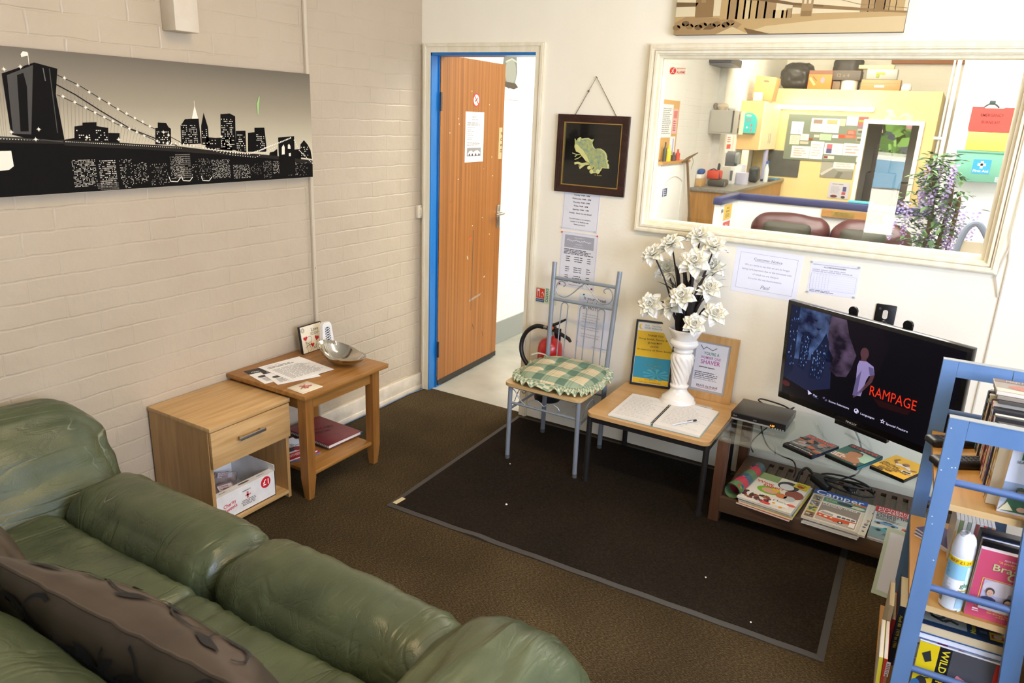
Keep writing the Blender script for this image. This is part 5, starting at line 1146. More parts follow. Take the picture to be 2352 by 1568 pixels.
ik.poly([(.346, .275), (.375, .280), (.405, .268), (.414, .236), (.392, .226), (.384, .205), (.372, .135), (.338, .128), (.343, .20), (.340, .25)], shirt, 7); ik.poly([(.385, .262), (.405, .262), (.414, .236), (.396, .228)], shd, 8); ik.poly([(.343, .20), (.338, .128), (.356, .130), (.360, .24)], shd, 8)
ik.poly([(.398, .229), (.414, .234), (.408, .205), (.372, .150), (.345, .118), (.340, .124), (.366, .158), (.392, .205)], skin_e, 7)
ik.text('RAMPAGE', .405, .153, .040, E_('#cf2f1a', .65), 'l', False, l=8, width=.181); ik.poly([(.42, .145), (.57, .148), (.56, .125), (.45, .12)], E_('#220a10', .5), 6); ik.ell(.035, .075, .02, .012, E_('#4a1a22', .5), 6)
wt = E_('#b8b6d8', .8)
ik.poly([(.142, .081), (.164, .071), (.147, .061)], wt, 7); ik.text('Play', .170, .064, .0085, wt, 'l', True, l=7); ik.line([(.17, .060), (.195, .060)], .001, E_('#3f5fb0', .8), 7)
ik.ell(.219, .073, .006, .004, shd, 7, rot=.6); ik.ell(.230, .066, .006, .004, shd, 7, rot=.6); ik.text('Scene Selections', .242, .064, .0085, wt, 'l', True, l=7, width=.091)
ik.ell(.364, .069, .010, .010, wt, 7); ik.poly([(.358, .074), (.366, .076), (.364, .068), (.358, .067)], E_('#06060f', .6), 8); ik.poly([(.366, .064), (.371, .067), (.370, .060)], E_('#06060f', .6), 8); ik.text('Languages', .382, .062, .0085, wt, 'l', True, l=7, width=.058)
ik.poly([(.473 + (.011 if k % 2 == 0 else .0045) * sin(k * pi / 5), .067 + (.011 if k % 2 == 0 else .0045) * cos(k * pi / 5)) for k in range(10)], wt, 7); ik.ell(.473, .067, .003, .003, E_('#06060f', .6), 8); ik.text('Special Feature', .487, .060, .0085, wt, 'l', True, l=7, width=.085)
part('screen', m, t, smooth=0)
t = thing('swing_bracket', 'black steel swing arm bracket on the wall behind the television', 'bracket', (2.50, -.05, .85))
mb_ = mat('#141414', .4, .3)
for x in (.255, .475):
    m = MB(); m.box(x - .018, x + .018, .06, TH + .012, -.066, -.057, mb_, .002, M=TM); m.cyl((x, TH + .004, -.066), (x, TH + .004, -.055), .018, mb_, 14, M=TM); part('mounting_rail', m, t)
m = MB(); m.box(2.468, 2.548, -.006, -.001, .70, .955, mb_, .004)
for x, z in ((2.485, .935), (2.531, .935), (2.485, .72), (2.531, .72)): m.cyl((x, -.006, z), (x, -.009, z), .006, steel, 10)
m.prism(rrect(-.010, .010, -.020, .020, .009), (2.508, -.0062, .912), X_, Z_, .0006, mat('#d8d2c2', .5)); part('wall_plate', m, t)
jp = TM @ V((.365, .24, -.062)); m = MB(); m.box(-.02, .02, -.02, .02, -.045, .045, mb_, .004, M=Matrix.Translation((2.508, -.03, .80))); m.tube([(2.508, -.03, .80), (2.515, -.16, .80), jp], .016, mb_, 10); m.tube([(2.508, -.03, .875), (2.508, -.012, .875)], .014, steel, 10); part('swing_arm', m, t)
m = MB(); m.box(.22, .51, .205, .275, -.062, -.057, mb_, .002, M=TM); part('cross_plate', m, t)

# ---------------------------------------------------------------- low stand with glass top
t = thing('media_stand', 'low walnut and glass stand under the television', 'stand', (2.47, -.30, MZ))
wal = wood('walnut_leg', '#4b3122', '#644330', 'Z'); walx = wood('walnut_board', '#493528', '#5d4736', 'X')
SX0, SX1 = 2.0, 2.97
for x in (SX0, SX1 - .045):
    for y in (-.548, -.085):
        m = MB(); m.box(x, x + .045, y, y + .045, MZ if x < 2.5 else .001, .388, wal, .002); part('leg', m, t)
m = MB(); m.box(1.990, 2.985, -.562, -.030, .390, .400, m_table_glass, .003); part('glass_top', m, t)
for x, y in ((SX0 + .022, -.526), (SX1 - .022, -.526), (SX0 + .022, -.062), (SX1 - .022, -.062)):
    m = MB(); m.cyl((x, y, .388), (x, y, .390), .014, mat('#b9bdbd', .3, .5), 14); part('glass_pad', m, t)
m = MB(); m.box(SX0 + .04, SX1 - .04, -.552, -.532, .062, .132, walx, .002); part('front_rail', m, t)
m = MB(); m.box(SX0 + .04, SX1 - .04, -.532, -.24, .108, .124, walx)
m.box(SX0 + .04, SX1 - .04, -.075, -.040, .108, .124, walx)
x = SX0 + .13
m.box(SX0 + .04, x, -.24, -.075, .108, .124, walx)
while x < SX1 - .05:
    m.box(x, x + .022, -.24, -.075, .108, .124, walx); x += .044
part('slotted_shelf', m, t)
GZ = .4003
t = thing('disc_player', 'small black disc player with orange display on the glass stand', 'player', (2.11, -.225, GZ))
Mp = Matrix.Translation((2.113, -.228, GZ)) @ Matrix.Rotation(-.03, 4, 'Z')
bp_ = mat('#131214', .3, coat=.2)
m = MB(); m.box(-.120, .120, -.100, .100, .004, .040, bp_, .003, M=Mp)
part('casing', m, t)
m = MB(); m.box(-.118, .118, -.104, -.0995, .006, .038, mat('#1a191b', .18), .001, M=Mp); ik = Ink(m, Mp @ V((-.118, -.104, .006)), Mp.to_3x3() @ X_, Z_); ik.rect(.003, .002, .175, .010, mat('#b9b9b6', .3, .6)); ik.rect(.170, .008, .195, .021, K('#0a0908', .2)); ik.text('4.50', .172, .0105, .008, mat('#ff8a1e', .4, emit=3), 'l', True); ik.text('Bush', .012, .018, .006, K('#9a9a9a'), 'l'); ik.text('DVD', .10, .016, .005, K('#9a9a9a'), 'l')
for k in range(5): ik.ell(.185 + k * .011, .004, .004, .003, mat('#c2c2c0', .3, .6), 2)
part('front_panel', m, t, smooth=0)
for x, y in ((-.1, -.08), (.1, -.08), (-.1, .08), (.1, .08)):
    m = MB(); m.cyl((x, y, 0), (x, y, .005), .010, blk, 10, M=Mp); part('foot', m, t)
m = MB(); m.tube(smooth_path([(2.10, -.13, .432), (2.06, -.10, .437), (2.075, -.07, .436), (2.16, -.075, .430), (2.20, -.10, .428)]), .0035, blk, 6); m.tube(smooth_path([(2.20, -.125, .42), (2.215, -.06, .425), (2.18, -.022, .38), (2.05, -.022, .2), (2.06, -.030, .14)]), .003, blk, 6); solo('player_lead', m, 'thin black lead looping behind the disc player', 'cable')
def dvd(name, label, P0, rz, top, spine, draw, group, z=GZ):
    """disc case lying flat; P0 = front-left corner, text reads along +x"""
    t = thing(name, label, 'disc case', (P0[0], P0[1], z), rz, group)
    m = MB(); m.box(0, .136, 0, .190, 0, .0145, mat('#0d0d0e', .3), .0015); part('case', m, t, world=False)
    m = MB(); m.box(.001, .135, .001, .189, .0145, .0149, top); ik = Ink(m, (.001, .001, .0149), X_, Y_); draw(ik, .134, .188); part('cover', m, t, world=False, smooth=0)
    m = MB(); ik = Ink(m, (.1362, .001, .001), Y_, Z_); ik.rect(.004, .002, .184, .012, spine); part('spine_label', m, t, world=False, smooth=0)
    return t
def dr_d1(ik, w, h):
    r = random.Random(2); ik.rect(0, h * .72, w, h * .98, K('#5a5f60'))
    for k in range(40): ik.ell(r.uniform(.01, w - .01), r.uniform(.05, h * .75), r.uniform(.006, .02), r.uniform(.005, .014), K(r.choice(['#23282b', '#3c4446', '#6b7472', '#15181a', '#8b8f8a', '#a4573a'])), 1 + k * .05, 8)
    ik.text('RAMPAGE', w / 2, h * .80, .024, K('#e2452c'), 'c', False, l=5, width=w * .92); ik.greek(.02, h * .94, w - .02, h * .98, 1, K('#cfcfca'), 5, al='c'); ik.rect(0, 0, w, .030, K('#101214'), 5); ik.text('BIG MEETS BIGGER', w / 2, .011, .009, K('#d8d8d2'), 'c', True, l=6, width=w * .72); ik.ell(w - .012, .010, .006, .006, K('#d8836a'), 6)
def dr_d2(ik, w, h):
    ik.rect(0, 0, w, h, K('#1f5a4f')); ik.poly([(w * .2, h * .2), (w, h * .3), (w, h * .75), (w * .5, h * .8)], K('#9fc0a8'), 2); ik.rect(0, h * .82, w, h, K('#123c36'), 3); ik.text('SKYSCRAPER', w / 2, h * .845, .020, K('#d83a34'), 'c', True, l=4, width=w * .85)
    ik.poly([(w * .05, 0), (w * .12, h * .34), (w * .40, h * .42), (w * .72, h * .40), (w * .9, h * .26), (w * .85, 0)], K('#9c6b48'), 4); ik.ell(w * .50, h * .54, .026, .036, K('#9c6b48'), 5); ik.poly([(w * .31, h * .60), (w * .36, h * .72), (w * .62, h * .72), (w * .69, h * .60), (w * .6, h * .66), (w * .4, h * .66)], K('#3a2a20'), 6); ik.greek(.006, .02, w * .5, .06, 3, K('#d8d8cf'), 7); ik.ell(w - .014, .012, .006, .006, K('#d8836a'), 6); ik.rect(0, 0, w, .016, K('#123c36'), 5)
def dr_d3(ik, w, h):
    yl = K('#e0ad1c'); ik.rect(0, 0, w, h, yl); bk_ = K('#2b2116'); br = K('#8b5a34')
    ik.ell(w * .55, h * .68, .013, .016, br, 3); ik.poly([(w * .32, h * .58), (w * .40, h * .63), (w * .68, h * .63), (w * .85, h * .50), (w * .82, h * .46), (w * .6, h * .54), (w * .36, h * .52)], K('#e2d9cc'), 3); ik.line([(w * .33, h * .60), (w * .2, h * .72), (w * .26, h * .84)], .010, br, 4); ik.line([(w * .8, h * .5), (w * .95, h * .56)], .009, br, 4)
    ik.text('CENTRAL', .006, h * .40, .016, bk_, 'l', True, l=5, width=w * .55, rot=-.18); ik.text('INTELLIGENCE', .006, h * .28, .016, bk_, 'l', True, l=5, width=w * .85, rot=-.12); ik.text('one big joke', .02, h * .17, .012, bk_, 'l', True, l=5, width=w * .5); ik.rect(w * .68, h * .28, w * .96, h * .40, K('#e8e2d6'), 5); ik.rect(w * .71, h * .31, w * .93, h * .37, bk_, 6); ik.rect(0, 0, w * .35, .010, bk_, 4); ik.greek(.02, .012, w * .7, .03, 2, bk_, 5)
dvd('film_case', 'grey film case with red title, left of the three on the glass', (2.249, -.487), -.44, K('#4b5354', .3), K('#1f2a45'), dr_d1, 'film cases on the glass stand')
dvd('film_case', 'green film case with a man on the cover, middle of the three on the glass', (2.413, -.486), -.44, K('#1f5a4f', .3), K('#2f7a86'), dr_d2, 'film cases on the glass stand')
dvd('film_case', 'yellow film case on the glass beside the blue shelf', (2.579, -.492), -.44, K('#e0ad1c', .3), K('#2a2620'), dr_d3, 'film cases on the glass stand')
# magazines
def magazine(label, c, rz, w, h, th, z, col, draw, group, edge='#e5e0d4'):
    """flat magazine, c = front-left corner; the page block is paler than the cover"""
    t = thing('magazine', label, 'magazine', (c[0], c[1], z), rz, group)
    m = MB(); m.box(0, w, 0, h, .0004, th - .0006, mat(edge, .7)); part('pages', m, t, world=False)
    m = MB(); m.box(-.0005, w + .0005, -.0005, h + .0005, th - .0006, th, col); m.box(-.0005, w, -.0005, h + .0005, 0, .0004, col); m.box(-.001, -.0004, 0, h, 0, th, col)
    if draw: draw(Ink(m, (0, 0, th), X_, Y_), w, h)
    part('cover', m, t, world=False, smooth=0); return t
def blobs(ik, x0, y0, x1, y1, n, cols, s0, s1, seed, l=1):
    r = random.Random(seed)
    for k in range(n):
        a, b = r.uniform(s0, s1), r.uniform(s0, s1) * .7
        ik.ell(max(x0 + a, min(x1 - a, r.uniform(x0, x1))), max(y0 + b, min(y1 - b, r.uniform(y0, y1))), a, b, K(r.choice(cols)), l + k * .03, 9, r.uniform(0, 3))
def dr_food(ik, w, h):
    ik.rect(0, 0, w, h, K('#e2ddd2')); ik.rect(0, h * .78, w * .45, h, K('#8aa06c'), 2); blobs(ik, .0, .02, w * .55, h * .28, 34, ['#5a2b3a', '#7a3040', '#3a2028', '#a06a3c', '#4b3a2a', '#8c4a34'], .006, .016, 3, 2)
    ik.ell(w * .40, h * .47, .05, .036, K('#7cb02f'), 2); ik.ell(w * .42, h * .47, .034, .024, K('#d8a08a'), 3); ik.ell(w * .66, h * .78, .045, .045, K('#3c3f44'), 2); ik.ell(w * .64, h * .74, .03, .03, K('#d9dadb'), 3); ik.ell(w * .85, h * .56, .038, .042, K('#8a4a3c'), 2); ik.ell(w * .66, h * .42, .024, .022, K('#c4703c'), 3); ik.ell(w * .82, h * .40, .024, .024, K('#b9bdbd'), 3)
    ik.poly([(w * .72, h * .82), (w, h * .78), (w, h), (w * .76, h)], K('#e0c41e'), 4); ik.greek(w * .78, h * .86, w * .97, h * .96, 3, K('#6b5f20'), 5); ik.text('Wow', .02, h * .64, .022, K('#d8332c'), 'l', True, l=4); ik.text('super!', .055, h * .575, .024, K('#d8332c'), 'l', True, l=4); ik.rect(w * .56, .03, w * .9, h * .27, K('#f2efe6'), 4); ik.text('£3', w * .58, h * .21, .016, K('#3a4250'), 'l', True, l=5); ik.greek(w * .68, h * .2, w * .88, h * .25, 2, K('#8a8f99'), 5)
    for x, y in ((.63, .14), (.78, .07)): ik.ell(w * x, h * y, .007, .007, K('#e8a21c'), 5)
    ik.ell(w * .5, h * .07, .022, .010, K('#d8403a'), 5); ik.ell(w * .86, h * .86, .014, .010, K('#d8403a'), 5); ik.ell(w * .92, h * .22, .018, .010, K('#e0605a'), 5); ik.rect(w * .44, h * .50, w * .58, h * .57, K('#d8b81c'), 4)
def van(ik, x, y, s, l):      # generic two-tone camper drawn in side-front view
    og, wh, gl = K('#d2521e'), K('#e6e2da'), K('#4b5056')
    ik.poly([(x, y + .018 * s), (x + .09 * s, y), (x + .20 * s, y + .028 * s), (x + .20 * s, y + .060 * s), (x + .09 * s, y + .052 * s), (x, y + .060 * s)], og, l); ik.poly([(x + .002 * s, y + .060 * s), (x + .09 * s, y + .050 * s), (x + .20 * s, y + .060 * s), (x + .195 * s, y + .090 * s), (x + .17 * s, y + .098 * s), (x + .03 * s, y + .108 * s), (x + .012 * s, y + .095 * s)], wh, l + 1)
    ik.poly([(x + .012 * s, y + .066 * s), (x + .080 * s, y + .058 * s), (x + .078 * s, y + .082 * s), (x + .02 * s, y + .090 * s)], K('#a9a49c'), l + 2)
    for k in range(4): ik.poly([(x + (.100 + k * .024) * s, y + (.060 + k * .001) * s), (x + (.120 + k * .024) * s, y + (.062 + k * .001) * s), (x + (.118 + k * .024) * s, y + .082 * s), (x + (.099 + k * .024) * s, y + .080 * s)], gl, l + 2)
    ik.ell(x + .125 * s, y + .010 * s, .013 * s, .016 * s, K('#26221f'), l + 2); ik.ell(x + .125 * s, y + .010 * s, .007 * s, .009 * s, wh, l + 3); ik.ell(x + .185 * s, y + .026 * s, .009 * s, .012 * s, K('#26221f'), l + 2)
    for k in (.018, .075): ik.ell(x + k * s, y + .036 * s, .007 * s, .007 * s, wh, l + 3)
    ik.poly([(x - .004 * s, y + .012 * s), (x + .09 * s, y - .006 * s), (x + .09 * s, y + .004 * s), (x - .004 * s, y + .020 * s)], K('#c9c4ba'), l + 2); ik.ell(x + .046 * s, y + .036 * s, .010 * s, .010 * s, wh, l + 3)
def dr_camper(ik, w, h):
    ik.rect(0, 0, w, h, K('#cfc6b8')); ik.rect(0, h * .83, w, h, K('#2a56a8'), 2); ik.text('Camper', .008, h * .845, .040, K('#f2f2f4'), 'l', True, l=3, width=w * .90); ik.rect(w * .72, h * .80, w, h * .845, K('#e0641c'), 4); ik.text('& BUS', w * .74, h * .807, .009, K('#f6d24a'), 'l', True, l=5); ik.rect(w * .22, h * .66, w, h * .80, K('#4f8f88'), 2); ik.text('25th', w * .26, h * .70, .018, K('#d8c23a'), 'l', True, l=3); ik.ell(w * .62, h * .73, .03, .014, K('#3a4448'), 3); ik.ell(w * .85, h * .72, .03, .012, K('#d8cfa8'), 3)
    ik.rect(w * .21, .008, w * .95, h * .63, K('#e9e4da'), 3); ik.rect(w * .225, .014, w * .935, h * .615, K('#8a8078'), 4); ik.rect(w * .225, .014, w * .935, h * .24, K('#b9afa4'), 5); ik.text('Precious metal', w * .25, h * .565, .013, K('#f4f2ee'), 'l', True, l=6, width=w * .62); ik.greek(w * .25, h * .525, w * .7, h * .55, 1, K('#e0dbd2'), 6); van(ik, w * .23, h * .10, .74, 6); ik.rect(w * .82, .02, w * .92, .06, K('#eeeae2'), 11)
    for k, c in enumerate(('#8a6a3c', '#a9b04a', '#6d7888', '#9a8d7c')): ik.rect(.006, .014 + k * .055, w * .195, .060 + k * .055, K(c), 3); blobs(ik, .008, .016 + k * .055, w * .19, .058 + k * .055, 8, ['#3c3a38', '#c9c2b4', '#7a4a3a', '#59626c'], .004, .010, k, 4); ik.rect(.006, .060 + k * .055, w * .195, .064 + k * .055, K('#e0c62c'), 5)
def dr_classics(ik, w, h):
    ik.rect(0, 0, w, h, K('#bfc4c4')); ik.rect(0, h * .80, w, h, K('#c4262e'), 2); ik.text('MODERN', .012, h * .905, .021, K('#f0eeec'), 'l', False, l=3, width=w * .52); ik.text('CLASSICS', .010, h * .825, .020, K('#f0eeec'), 'l', True, l=3, width=w * .56); ik.text('UNLEASH THE', .010, h * .72, .020, K('#22252c'), 'l', True, l=3, width=w * .56); ik.text('RACERS!', .010, h * .645, .020, K('#22252c'), 'l', True, l=3, width=w * .34); ik.greek(.01, h * .56, w * .5, h * .63, 4, K('#4c5058'), 3)
    ik.rect(0, 0, w, h * .30, K('#6f8a94'), 2)
    for x, y, a, c in ((.24, .44, .045, '#5a8fc4'), (.74, .42, .05, '#d2503c'), (.30, .24, .055, '#3f9aa8'), (.66, .30, .04, '#d8b83a'), (.5, .12, .06, '#5c6670'), (.82, .12, .04, '#b04038')):
        ik.poly([(w * x - a, h * y), (w * x - a * .9, h * y + a * .30), (w * x - a * .4, h * y + a * .38), (w * x - a * .2, h * y + a * .6), (w * x + a * .4, h * y + a * .6), (w * x + a * .65, h * y + a * .36), (w * x + a, h * y + a * .26), (w * x + a, h * y)], K(c), 4); ik.poly([(w * x - a * .32, h * y + a * .38), (w * x - a * .15, h * y + a * .54), (w * x + a * .34, h * y + a * .54), (w * x + a * .5, h * y + a * .38)], K('#39424c'), 5)
        for q in (-.6, .6): ik.ell(w * x + a * q, h * y, a * .16, a * .16, K('#1d1f22'), 6)
SZ = .1243
fcols = ['#b04a3a', '#d8c23a', '#3c6aa8', '#c9c2b2', '#8a4a7a']
z = SZ
for k in range(5):
    th = .0068
    magazine(['lowest magazine of the recipe pile on the stand shelf', 'second magazine up in the recipe pile', 'middle magazine of the recipe pile', 'magazine just under the top of the recipe pile', 'recipe magazine with food pictures on top of the left pile'][k], (2.112 + .003 * ((k * 3) % 4), -.556 + .003 * ((k * 5) % 4)), -.10 + .015 * ((k * 7) % 3 - 1), .224, .300, th, z, K(fcols[k]) if k < 4 else K('#e2ddd2', .3), dr_food if k == 4 else None, 'recipe magazines on the stand shelf'); z += th + .0003
zt1 = z
# rolled magazine at the left of the pile
t = thing('rolled_magazine', 'colourful magazine rolled into a tube at the left end of the stand shelf', 'magazine', (2.09, -.40, zt1))
m = MB(); a, b = V((2.085, -.535, SZ + .040)), V((2.135, -.245, SZ + .045)); ax = (b - a).normalized(); s1_ = ax.cross(Z_).normalized(); s2_ = s1_.cross(ax)
cols = [K(c) for c in ('#5a7a52', '#3a5a8a', '#b8384a', '#d8cfae', '#46606a', '#c9a44a')]
rp = []
for k in range(41):
    th = k / 40 * 2 * pi * 1.45; q = .036 - .006 * k / 40; rp.append((cos(th) * q, sin(th) * q))
for j in range(6):
    f0, f1 = j / 6, (j + 1) / 6; vs = []
    for f in (f0, f1):
        for (x, y) in rp: vs.append(a + ax * ((b - a).length * f) + (s1_ * x + s2_ * y) * (1 - .25 * f))
    m.add(vs, [(i, i + 1, 41 + i + 1, 41 + i) for i in range(40)], cols[(j * 2) % 6])
r = random.Random(31)
for j in range(46):
    f = r.uniform(.04, .94); th = r.uniform(.3, 5.9); P = []
    for q in range(7):
        aa = th + .22 * cos(q / 7 * 6.28) * r.uniform(.7, 1.2); ff = f + .030 * sin(q / 7 * 6.28); P.append(a + ax * ((b - a).length * ff) + (s1_ * cos(aa) + s2_ * sin(aa)) * (.0368 * (1 - .25 * ff)))
    m.add(P, [tuple(range(7))], K(r.choice(['#d8487a', '#e8e0cc', '#2a4a8a', '#7a9a3c', '#1c1f3a', '#c43a2c', '#8ab0c0'])))
part('rolled_pages', m, t, smooth=50)
z = SZ
for k in range(4):
    th = .0075
    lb = ['lowest magazine of the camper pile', 'white-edged magazine second in the camper pile', 'magazine sticking out to the right under the orange camper cover', 'magazine with an orange camper van on top of the middle pile'][k]
    c = [(2.378, -.560), (2.382, -.556), (2.402, -.552), (2.374, -.562)][k]
    t = magazine(lb, c, -.045 if k != 2 else -.06, .212, .290, th, z, (K('#b9bdc4'), K('#c9c2b2'), K('#d8d2c6', .3), K('#cfc6b8', .3))[k], dr_camper if k == 3 else (lambda ik, w, h: (ik.rect(w * .9, 0, w, h, K('#cfc8ba')), ik.text('WE', w * .975, h * .86, .020, K('#2a2c30'), 'l', True, rot=-pi / 2), blobs(ik, w * .9, .03, w, h * .5, 8, ['#3a4a6a', '#8a8478', '#2c2c30'], .004, .009, 3, 2)) if k == 2 else None), 'camper magazines on the stand shelf', '#ded9cf'); z += th + .0003
z = SZ
for k in range(3):
    th = .0085
    magazine(['lowest magazine of the pile beside the blue shelf', 'middle white-edged magazine of the pile beside the blue shelf', 'classic car magazine on top of the right pile on the stand'][k], (2.622 + .004 * (k % 2), -.548 - .003 * k), -.03 - .02 * (k == 1), .212, .285, th, z, (K('#d8d8da'), K('#3c3640'), K('#bfc4c4', .3))[k], dr_classics if k == 2 else None, 'classic car magazines on the stand shelf', '#e2e3ea'); z += th + .0003
# power leads on the shelf
t = thing('power_lead', 'coiled black power lead with plug and adapter behind the magazines', 'cable', (2.45, -.2, .124))
zc = .164
P = [(2.30, -.235, .134), (2.305, -.215, .180), (2.325, -.20, .205), (2.350, -.205, .195), (2.365, -.225, .175)]
m = MB(); m.tube(smooth_path(P), .006, blk, 8)
P = []
for k in range(60):
    a = k / 60 * 2 * pi * 2.6; q = .10 + .012 * sin(a * .37); P.append((2.50 + q * cos(a) * 1.05, -.205 + q * .55 * sin(a), .172 + .016 * sin(a * .7) + .01 * k / 60))
m.tube(P, .0042, blk, 8); m.tube(smooth_path([P[-1], (2.53, -.10, .20), (2.52, -.04, .30), (2.47, -.024, .385)]), .004, blk, 8); part('lead', m, t)
m = MB(); m.box(-.045, .045, -.022, .022, -.016, .016, blk, .005, M=Matrix.Translation((2.40, -.235, .172)) @ Matrix.Rotation(-.5, 4, 'Z') @ Matrix.Rotation(.25, 4, 'Y')); part('adapter', m, t)
m = MB(); m.box(-.026, .026, -.018, .018, -.010, .010, mat('#25252c', .4), .004, M=Matrix.Translation((2.515, -.235, .180)) @ Matrix.Rotation(-.9, 4, 'Z'))
for k in (-1, 0, 1): m.box(.026, .036, k * .010 - .002, k * .010 + .002, -.004, .002, steel, M=Matrix.Translation((2.515, -.235, .180)) @ Matrix.Rotation(-.9, 4, 'Z'))
part('plug', m, t)
m = MB(); m.tube(smooth_path([(2.09, -.12, .39), (2.085, -.10, .34), (2.10, -.09, .27), (2.14, -.10, .215), (2.20, -.12, .20), (2.26, -.14, .196), (2.28, -.16, .16), (2.275, -.17, .13)]), .0035, blk, 8); solo('aerial_lead', m, 'thin black lead hanging down behind the left of the glass stand', 'cable')
for P, lb in (([(2.32, -.020, .42), (2.36, -.014, .50), (2.42, -.012, .60), (2.45, -.03, .66)], 'grey lead on the wall under the television, left'), ([(2.44, -.020, .43), (2.52, -.014, .47), (2.58, -.02, .53)], 'grey lead on the wall under the television, right')):
    m = MB(); m.tube(smooth_path(P), .004, mat('#6b6b6b', .5), 8); solo('television_lead', m, lb, 'cable', 'television leads')
# ---------------------------------------------------------------- blue ladder shelf, a step nearer the camera
# local axes: u across (away from the sofa), v from its far end towards the camera, z up
SU = V((.999, .042, 0)).normalized(); SV = V((.042, -.999, 0)).normalized(); SO = V((2.728, -.88, 0))
SM = Matrix(((SU.x, SV.x, 0, SO.x), (SU.y, SV.y, 0, SO.y), (0, 0, 1, 0), (0, 0, 0, 1)))
SHz = .997; SL = .572
def S_(u, v, z): return SM @ V((u, v, z))
blue = mat('#5f7fa9', .42, vary=(7, '#53749f', (1, 1, .25)), bump=(60, .15)); blue_e = mat('#9aa0a0', .5)
t = thing('ladder_shelf', 'blue painted wooden ladder shelf unit with discs and magazines in front of the television', 'shelf unit', S_(.12, SL / 2, 0))
pw_ = .042
def lean_l(z): return (SHz - z) * .010
def lean_r(z): return .186 + (SHz - z) * .085
for v0, v1 in ((0, .022), (SL - .022, SL)):
    for f, nm in ((lean_l, 0), (lean_r, 1)):
        m = MB(); m.rings([[S_(f(z), v0, z), S_(f(z) + pw_, v0, z), S_(f(z) + pw_, v1, z), S_(f(z), v1, z)] for z in (0, SHz - .001)], blue); part('post', m, t, smooth=20)
    m = MB(); m.box(pw_ + .001, .186, v0 + .001, v1 - .001, SHz - .052, SHz - .001, blue, M=SM); part('top_rail', m, t)
    m = MB(); m.box(0, .228, v0 - .0005, v1 + .0005, SHz - .001, SHz + .001, blue_e, M=SM); part('worn_top_edge', m, t)
    for z in (.825, .515, .255):
        m = MB(); m.tube([S_(lean_l(z) + pw_ - .004, (v0 + v1) / 2, z), S_(lean_r(z) + .004, (v0 + v1) / 2, z)], .0095, mat('#46608c', .4), 12); part('dowel', m, t)
m = MB(); r = random.Random(6)
for k in range(12):
    z = r.uniform(.45, .97); u = lean_l(z) + r.uniform(.006, .036); v = SL + .0004 if k % 3 else -.0
    if k % 3 == 0: continue
    m.add([S_(u + .0028 * cos(a) * r.uniform(.5, 1), v, z + .0014 * sin(a)) for a in (2 * pi * q / 7 for q in range(7))], [tuple(range(7))[::-1]], K('#d8d6cc'))
part('paint_chip', m, t)
shw = wood('honey_shelf', '#a8793a', '#c0924f', 'Y', .5, .38); she = wood('pale_edge', '#c9a26a', '#d6b480', 'X', .5, .5)
for zz, u0, u1 in ((.758, .013, .238), (.452, .008, .262), (.085, -.020, .29)):
    m = MB(); m.box(u0, u1, .023, SL - .024, zz - .018, zz, shw, M=SM); m.box(u0, u1, SL - .024, SL - .0235, zz - .018, zz - .0005, she, M=SM); part('shelf', m, t)
ZA, ZB, ZC = .7585, .4525, .0855
# remote controls
def remote(label, u, v, rz, z, seed):
    t = thing('remote_control', label, 'remote control', S_(u, v, z), rz, 'remote controls on the top shelf')
    m = MB(); soft(m, (0, 0, .012), (.027, .09, .0115), .008, mat('#17171a', .38), 14); part('casing', m, t, world=False)
    m = MB(); bt_ = mat('#3a3a40', .5)
    for i in range(3):
        for j in range(9): m.box(-.0165 + i * .013, -.0085 + i * .013 + .001, -.058 + j * .014, -.050 + j * .014, .0222, .0254, bt_, .0008, seg=1)
    part('buttons', m, t, world=False, stuff=False)
    m = MB(); Ink(m, (-.02, -.082, .0216), X_, Y_).text('FINLUX', .02, .003, .006, K('#b9b9bb'), 'c', True); part('logo', m, t, world=False, smooth=0); return t
remote('black remote control by the far blue post on the top shelf', .078, .110, -1.02, ZA, 1)
remote('black remote control half behind the near blue post on the top shelf', .088, .270, -1.02, ZA, 2)
# a row of disc cases, spines to the left
cols = ['#e4ded0', '#8fb5c8', '#2f5fa8', '#20232c', '#3a66b0', '#d8cdb8', '#c94f2c', '#e6e3dc', '#4a5a8a', '#2c2a2c', '#dcd8ce', '#7a2c2c', '#5a4634', '#6d3028', '#e2ddd2', '#8a1f28', '#39333a', '#d9d2c4', '#4c4a80', '#4a4fa0', '#e0dbd0', '#6f6a62', '#d6c8a8', '#c9b68a', '#b89a60']
names_ = ['cream', 'pale blue', 'blue', 'black', 'mid blue', 'buff', 'orange', 'white', 'slate blue', 'charcoal', 'off-white', 'dark red', 'brown', 'rust brown', 'white', 'crimson', 'dark grey', 'cream', 'violet blue', 'blue violet', 'white', 'grey', 'sand', 'tan', 'ochre']
ords = ['first', 'second', 'third', 'fourth', 'fifth', 'sixth', 'seventh', 'eighth', 'ninth', 'tenth', '11th', '12th', '13th', '14th', '15th', '16th', '17th', '18th', '19th', '20th', '21st', '22nd', '23rd', '24th', '25th']
r = random.Random(15); v = .085; U0 = .128
top_m = mat('#d6cfbe', .5)
